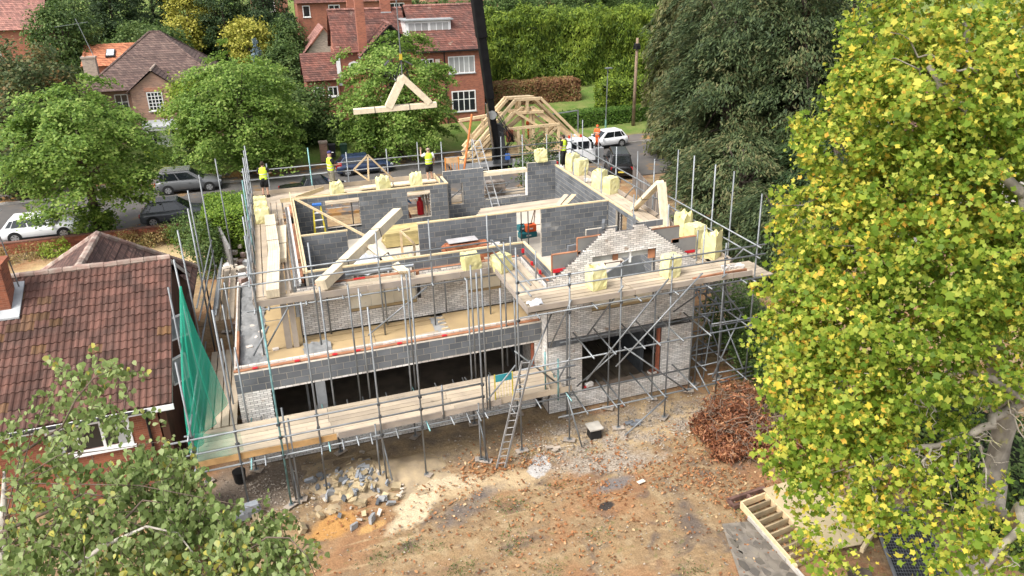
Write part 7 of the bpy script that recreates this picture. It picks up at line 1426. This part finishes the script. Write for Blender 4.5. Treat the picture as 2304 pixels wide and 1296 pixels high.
for i in range(n_):
    for j in range(n_):
        x, y = -.6 + 4.6 * i / (n_ - 1), 19.9 + 2.9 * j / (n_ - 1); d_ = math.hypot((x - 1.2) / 1.5, (y - 21.4) / 1.1); d2 = math.hypot((x - 2.8) / 1.1, (y - 21.3) / .9); z = .5 * max(0, 1 - d_) ** .8 + .3 * max(0, 1 - d2) ** .8 + .09 * mn.noise(Vector((x * 2.5, y * 2.5, 1))) - .06; vs.append((x, y, z))
for i in range(n_ - 1):
    for j in range(n_ - 1): a = i * n_ + j; fs.append((a, a + n_, a + n_ + 1, a + 1))
MB().add(vs, fs).build('soil', M('sandy_soil', (.40, .31, .19), .95, .25, 2.5, tint=(.28, .22, .15), bump=.6, bscale=12, piece=0), mound, smooth=True)
lb = thing('block_stack', 'pale grey blocks stacked beside the foremost left scaffold foot', 'blocks', (-2.3, 20.6, 0))
for k, (c, d, rz) in enumerate((((-2.5, 20.65, .12), (.5, .25, .22), .1), ((-2.1, 20.75, .12), (.45, .25, .22), .2), ((-2.15, 20.7, .34), (.45, .25, .2), .15), ((-2.0, 20.35, .06), (.2, .7, .1), .2))): MB().box(c, d, rz).build('block', block_lt if k < 3 else M('tan_rubble', (.48, .38, .23)), lb)
bk_ = thing('black_bucket', 'black bucket in the shade under the left end of the deck', 'bucket', (-2.5, 22.6, 0)); MB().tube((-2.5, 22.6, 0), (-2.5, 22.6, .4), .17, 14, .21).build('bucket', black_m, bk_)
cc_ = thing('inspection_chamber', 'square concrete slab lid on a black drainage chamber', 'chamber', (9.2, 20.75, 0)); MB().loft([[(8.98, 20.55, 0), (9.42, 20.55, 0), (9.42, 20.95, 0), (8.98, 20.95, 0)], [(9.0, 20.57, .38), (9.4, 20.57, .38), (9.4, 20.93, .38), (9.0, 20.93, .38)]]).build('riser', black_m, cc_, bevel=.04); MB().bb((8.95, 20.5, .385), (9.45, 21.0, .45)).build('lid', M('lid_concrete', (.46, .43, .38), .9, .12, 3, piece=0), cc_, bevel=.01)
for i, (x, y, lab) in enumerate(((10.9, 20.95, 'flat grey slates lying in the gravel before the wing'), (7.7, 20.6, 'broken board pieces beside the ladder foot'), (10.75, 22.25, 'orange clay brick fragments by the wing wall'), (9.6, 17.9, 'small white slab lying alone in the bare garden'))):
    t = thing('debris', lab, 'debris', (x, y, 0)); mm = (M('slate', (.22, .24, .27), .7, piece=.2), toe_m, orange_m, M('pale_rubble', (.62, .55, .46)))[i]
    for k in range((6, 4, 3, 1)[i]): MB().box((x + R.uniform(-.25, .25) * (i < 3), y + R.uniform(-.15, .15) * (i < 3), .03 + .01 * k), (.26, .14, .02) if i != 2 else (.16, .1, .07), R.uniform(-.8, .8)).build('piece', mm, t)
# green debris netting on the left
nt = thing('debris_netting', 'green debris netting draped down the left end of the scaffold', 'netting', (-3.2, 22.5, 1.9))
netm = bpy.data.materials.new('green_netting'); netm.use_nodes = True; n = netm.node_tree.nodes; l = netm.node_tree.links; b_ = n['Principled BSDF']; b_.inputs['Base Color'].default_value = (.03, .40, .27, 1); b_.inputs['Roughness'].default_value = .6
tr = n.new('ShaderNodeBsdfTransparent'); tl = n.new('ShaderNodeBsdfTranslucent'); tl.inputs['Color'].default_value = (.01, .52, .34, 1); m1 = n.new('ShaderNodeMixShader'); m1.inputs[0].default_value = .35; l.new(b_.outputs[0], m1.inputs[1]); l.new(tl.outputs[0], m1.inputs[2]); m2 = n.new('ShaderNodeMixShader'); m2.inputs[0].default_value = .6; l.new(tr.outputs[0], m2.inputs[1]); l.new(m1.outputs[0], m2.inputs[2]); l.new(m2.outputs[0], n['Material Output'].inputs['Surface'])
net2 = netm.copy(); net2.node_tree.nodes[m2.name].inputs[0].default_value = .3
def drape(fn, nu, nv, name, mat):
    vs = [fn(i / nu, j / nv) for i in range(nu + 1) for j in range(nv + 1)]; fs = [(i * (nv + 1) + j, (i + 1) * (nv + 1) + j, (i + 1) * (nv + 1) + j + 1, i * (nv + 1) + j + 1) for i in range(nu) for j in range(nv)]
    return MB().add(vs, fs).build(name, mat, nt, smooth=True)
def fn1(u, v):   # v: 0 top .. 1 bottom; gathers to a point at the top
    wd = .03 + v ** .85; z = 6.55 - v * 4.35; xl, yl_ = -3.42 - .3 * math.sin(v * 2.6), 22.6 - 1.4 * v; xr_, yr = -3.1 + .45 * v, 24.9 - 1.0 * v
    p = Vector((xl, yl_, z)).lerp(Vector((xr_, yr, z)), .5 + (u - .5) * wd); sag = .16 * math.sin(v * 3.0) * math.sin(u * math.pi); p.x += .10 * math.sin(u * 19 + v * 2.5) * (.3 + .7 * v) - sag * .3; p.y += .08 * math.sin(u * 13 + 1) * v; p.z -= .5 * (u * (1 - u)) * v
    return p
drape(fn1, 44, 30, 'net_sheet', netm)
def fn2(u, v): return Vector((-3.46 + .03 * math.sin(u * 14), 20.95 + 1.9 * u, 3.25 - 1.25 * v + .05 * math.sin(u * 9)))
def fn3(u, v): return Vector((-3.42 + 1.35 * u, 20.93 + .05 * math.sin(u * 11 + v * 4), 3.1 - .25 * u - (1.15 - .5 * u * u) * v))
drape(fn2, 20, 10, 'net_sheet', netm); drape(fn3, 20, 10, 'thin_net_sheet', net2)
# garden deck frame, mesh panels, trough, paving
fr = thing('timber_deck_frame', 'unfinished timber deck frame half covered by a plywood sheet', 'deck frame', (12.5, 14.2, 0)); ux, uy = Vector((.0, -1, 0)), Vector((1, .1, 0))
o0 = Vector((11.86, 15.7, .02)); 
def fp_(a, b, z=.12): return o0 + Vector((a, b, z))
for p, q in ((fp_(0, 0), fp_(-.05, -2.75)), (fp_(.95, .1), fp_(.95, -2.85))): MB().bar(p, q, .05, .22).build('side_joist', newwood, fr)
MB().bar(fp_(0, 0), fp_(.95, .1), .05, .22).build('side_joist', newwood, fr)
for k in range(9): MB().bar(fp_(.02, -.3 - k * .29), fp_(.95, -.2 - k * .29), .05, .18).build('joist', M('old_joist', (.36, .28, .17), .9, .15, 3, piece=.1), fr)
MB().prism([fp_(.95, .25, .24), fp_(2.35, .3, .24), fp_(3.3, -2.0, .24), fp_(2.1, -2.75, .24), fp_(.98, -2.6, .24)], (0, 0, .02)).build('plywood_sheet', M('sanded_ply', (.56, .45, .27), .8, .08, 1.5), fr)
for p, q in ((fp_(2.35, .3, .2), fp_(3.4, -2.1, .2)), (fp_(3.4, -2.1, .2), fp_(2.0, -2.9, .2))): MB().bar(p, q, .1, .16).build('edge_board', plate_m, fr)
mf = thing('mesh_panels', 'grey wire mesh fence panels lying beside the deck frame', 'fence panels', (15.3, 12.6, 0))
for k in range(4):
    z = .06 + k * .05; a, b = Vector((15.4, 14.2, z)), Vector((13.9, 11.4, z)); wd = Vector((1.1, -.45, 0)) * 1.25
    for p, q in ((a, b), (a + wd, b + wd), (a, a + wd), (b, b + wd)): MB().tube(p, q, .022, 6).build('panel_frame', galv_m, mf)
    if k == 3:
        wm = MB()
        for i in range(26): wm.tube(a.lerp(b, i / 26), a.lerp(b, i / 26) + wd, .005, 3)
        for i in range(20): wm.tube(a + wd * (i / 20), b + wd * (i / 20), .005, 3)
        wm.build('wire_mesh', galv_m, mf, kind='stuff')
MB().prism([(15.35, 14.2, .012), (13.9, 11.35, .012), (15.3, 10.8, .012), (16.8, 13.6, .012)], (0, 0, .02)).build('underlay', M('dark_underlay', (.045, .045, .05), .9), mf)
trg = thing('brick_trough', 'narrow trough of brown bricks beside the deck frame', 'planter', (12.3, 15.9, 0)); brn = M('brown_trough', (.17, .095, .075), .9, .2, 4, piece=.2)
for k in range(6): MB().box((11.75 + k * .235, 15.78 + k * .015, .07), (.225, .1, .13), .05).build('brick', brn, trg); MB().box((11.75 + k * .235, 16.08 + k * .015, .07), (.225, .1, .13), .05).build('brick', brn, trg)
for x in (11.66, 12.35, 13.05): MB().box((x, 15.94, .07), (.09, .22, .13)).build('brick', brn, trg)
cp = []; 
pvg = MB().prism([(10.95, 15.3, .004), (11.75, 15.1, .004), (11.75, 10.5, .004), (9.3, 10.5, .004)], (0, 0, .02)).build('path', M('path_mortar', (.23, .20, .165), .95, .2, 3, piece=0)); struct(pvg)
cpm = M('crazy_paving', (.13, .115, .10), .9, .25, 2, tint=(.19, .165, .13), bump=.3, piece=.25); k = 0
for i in range(11):
    for j in range(5):
        y0 = 15.1 - i * .42; xl = 10.95 + (9.3 - 10.95) * (15.3 - y0) / 4.8; xr2 = 11.75; x = xl + (xr2 - xl) * (j + .5) / 5 + R.uniform(-.05, .05); rr_x = (xr2 - xl) / 10
        sx_ = R.uniform(.75, 1.15); sy_ = R.uniform(.7, 1.1); ph_ = R.uniform(0, 1); pts = [(x + math.cos(a) * rr_x * sx_ * R.uniform(.75, 1.2), y0 - .2 + (j % 2) * .12 + math.sin(a) * .22 * sy_ * R.uniform(.75, 1.15), .024) for a in [ph_ + q * math.pi / 3 + R.uniform(-.35, .35) for q in range(6)]]; MB().prism(pts, (0, 0, .012)).build('paving_stone', cpm, pvg)
ks = thing('kerb_edging', 'pale concrete edging strip beside the deck frame', 'edging', (11.82, 13.6, 0)); 
for k in range(4): MB().bb((11.77, 15.2 - k * .92, 0), (11.84, 14.3 - k * .92, .14)).build('edging_slab', M('pale_edging', (.55, .51, .45), .9), ks)
lg = thing('log_pile', 'two cut logs at the bottom edge beside the mesh panels', 'logs', (13.2, 12.2, 0)); MB().tube((13.0, 12.3, .16), (13.5, 12.05, .16), .16, 12).build('log', bark, lg); MB().tube((12.9, 12.0, .13), (13.3, 11.8, .13), .13, 12).build('log', bark, lg)
# street furniture and driveway things
lp_ = thing('street_lamp', 'slim grey street lamp with green base in front of the clipped hedge', 'street lamp', (29.5, 64.8, .55)); MB().tube((29.5, 64.8, .5), (29.5, 64.8, 1.6), .09, 10).build('base', M('lamp_green', (.16, .3, .25), .6), lp_); MB().tube((29.5, 64.8, 1.6), (29.62, 64.8, 6.3), .055, 8, .04).build('pole', galv_m, lp_); MB().bb((29.35, 64.5, 6.3), (29.95, 64.9, 6.38)).build('lamp_head', galv_m, lp_)
tp = thing('telegraph_pole', 'brown wooden telegraph pole with black fittings on top', 'pole', (32.8, 65.6, .6)); MB().path([(32.75, 65.6, .5), (32.95, 65.6, 8.8)], [.17, .12], 10).build('pole', M('pole_wood', (.24, .17, .12), .9, .2, 3), tp, smooth=True); MB().tube((32.92, 65.6, 7.8), (32.94, 65.6, 8.3), .27, 8).build('terminal_ring', black_m, tp)
for k in range(6): a_ = k * 1.05; MB().box((32.93 + math.cos(a_) * .3, 65.6 + math.sin(a_) * .3, 7.95), (.1, .1, .35)).build('insulator', black_m, tp)
gp_ = thing('goal_frame', 'thin grey tube frame behind the lorry trusses', 'frame', (24, 60.8, .6)); MB().tube((25.2, 61.2, .6), (25.2, 61.2, 3.4), .06, 6).build('post', galv_m, gp_); MB().tube((25.2, 61.2, 3.4), (20.8, 60.8, 3.2), .06, 6).build('bar', galv_m, gp_); MB().tube((20.8, 60.8, .6), (20.8, 60.8, 3.2), .06, 6).build('post', galv_m, gp_)
br_ = thing('brick_pillar', 'pinkish brick gate pillar between two street trees', 'pillar', (3.7, 63.4, .6)); MB().bb((3.4, 63.1, .5), (4.0, 63.7, 2.0)).build('shaft', tanwall, br_); MB().bb((3.35, 63.05, 2.002), (4.05, 63.75, 2.12)).build('cap', greywall, br_)
def bin_(label, x, y, z, mat, h=1.05): 
    t = thing('wheelie_bin', label, 'bin', (x, y, z)); MB().loft([[(x - .22, y - .25, z + .05), (x + .22, y - .25, z + .05), (x + .22, y + .25, z + .05), (x - .22, y + .25, z + .05)], [(x - .28, y - .32, z + h), (x + .28, y - .32, z + h), (x + .28, y + .32, z + h), (x - .28, y + .32, z + h)]]).build('bin', mat, t); MB().bb((x - .3, y - .36, z + h + .003), (x + .3, y + .34, z + h + .08)).build('lid', mat, t, bevel=.02)
    for s in (-1, 1): MB().tube((x + s * .2, y + .25, z + .12), (x + s * .26, y + .25, z + .12), .1, 10).build('wheel', tyre_m, t)
bin_('black wheelie bin beside the brick gate pillar', 4.4, 63.9, .6, M('bin_black', (.03, .03, .035), .5)); bin_('dark green wheelie bin under the third street tree', 5.3, 63.6, .6, M('bin_green', (.03, .08, .05), .5)); bin_('dark bin behind the right-hand deck by the fence', 21.2, 39.5, 0, M('bin_black', (.03, .03, .035)))
gpn = thing('concrete_panel', 'grey concrete gate panel standing at the driveway', 'panel', (-3.5, 42.3, .1)); MB().prism([(-3.75, 44.6, .1), (-2.95, 40.2, .1), (-2.95, 40.2, 1.9), (-3.75, 44.6, 2.2)], (.12, .02, 0)).build('panel', M('panel_grey', (.25, .24, .23), .9, .2, 2), gpn)
dr_ = thing('rubble_heap', 'heap of white sacks and broken blocks in the driveway', 'rubble heap', (-2.5, 40, .1)); 
for k in range(40): MB().box((-2.55 + R.gauss(0, .35), 40.5 + R.gauss(0, 2.0), .25 + R.uniform(0, .7)), (R.uniform(.2, .5), R.uniform(.15, .4), R.uniform(.1, .3)), R.uniform(0, 3)).build('fragment', (M('pale_rubble', (.62, .55, .46)), whitecl, M('pink_rubble', (.45, .33, .29), .9))[k % 3], dr_)
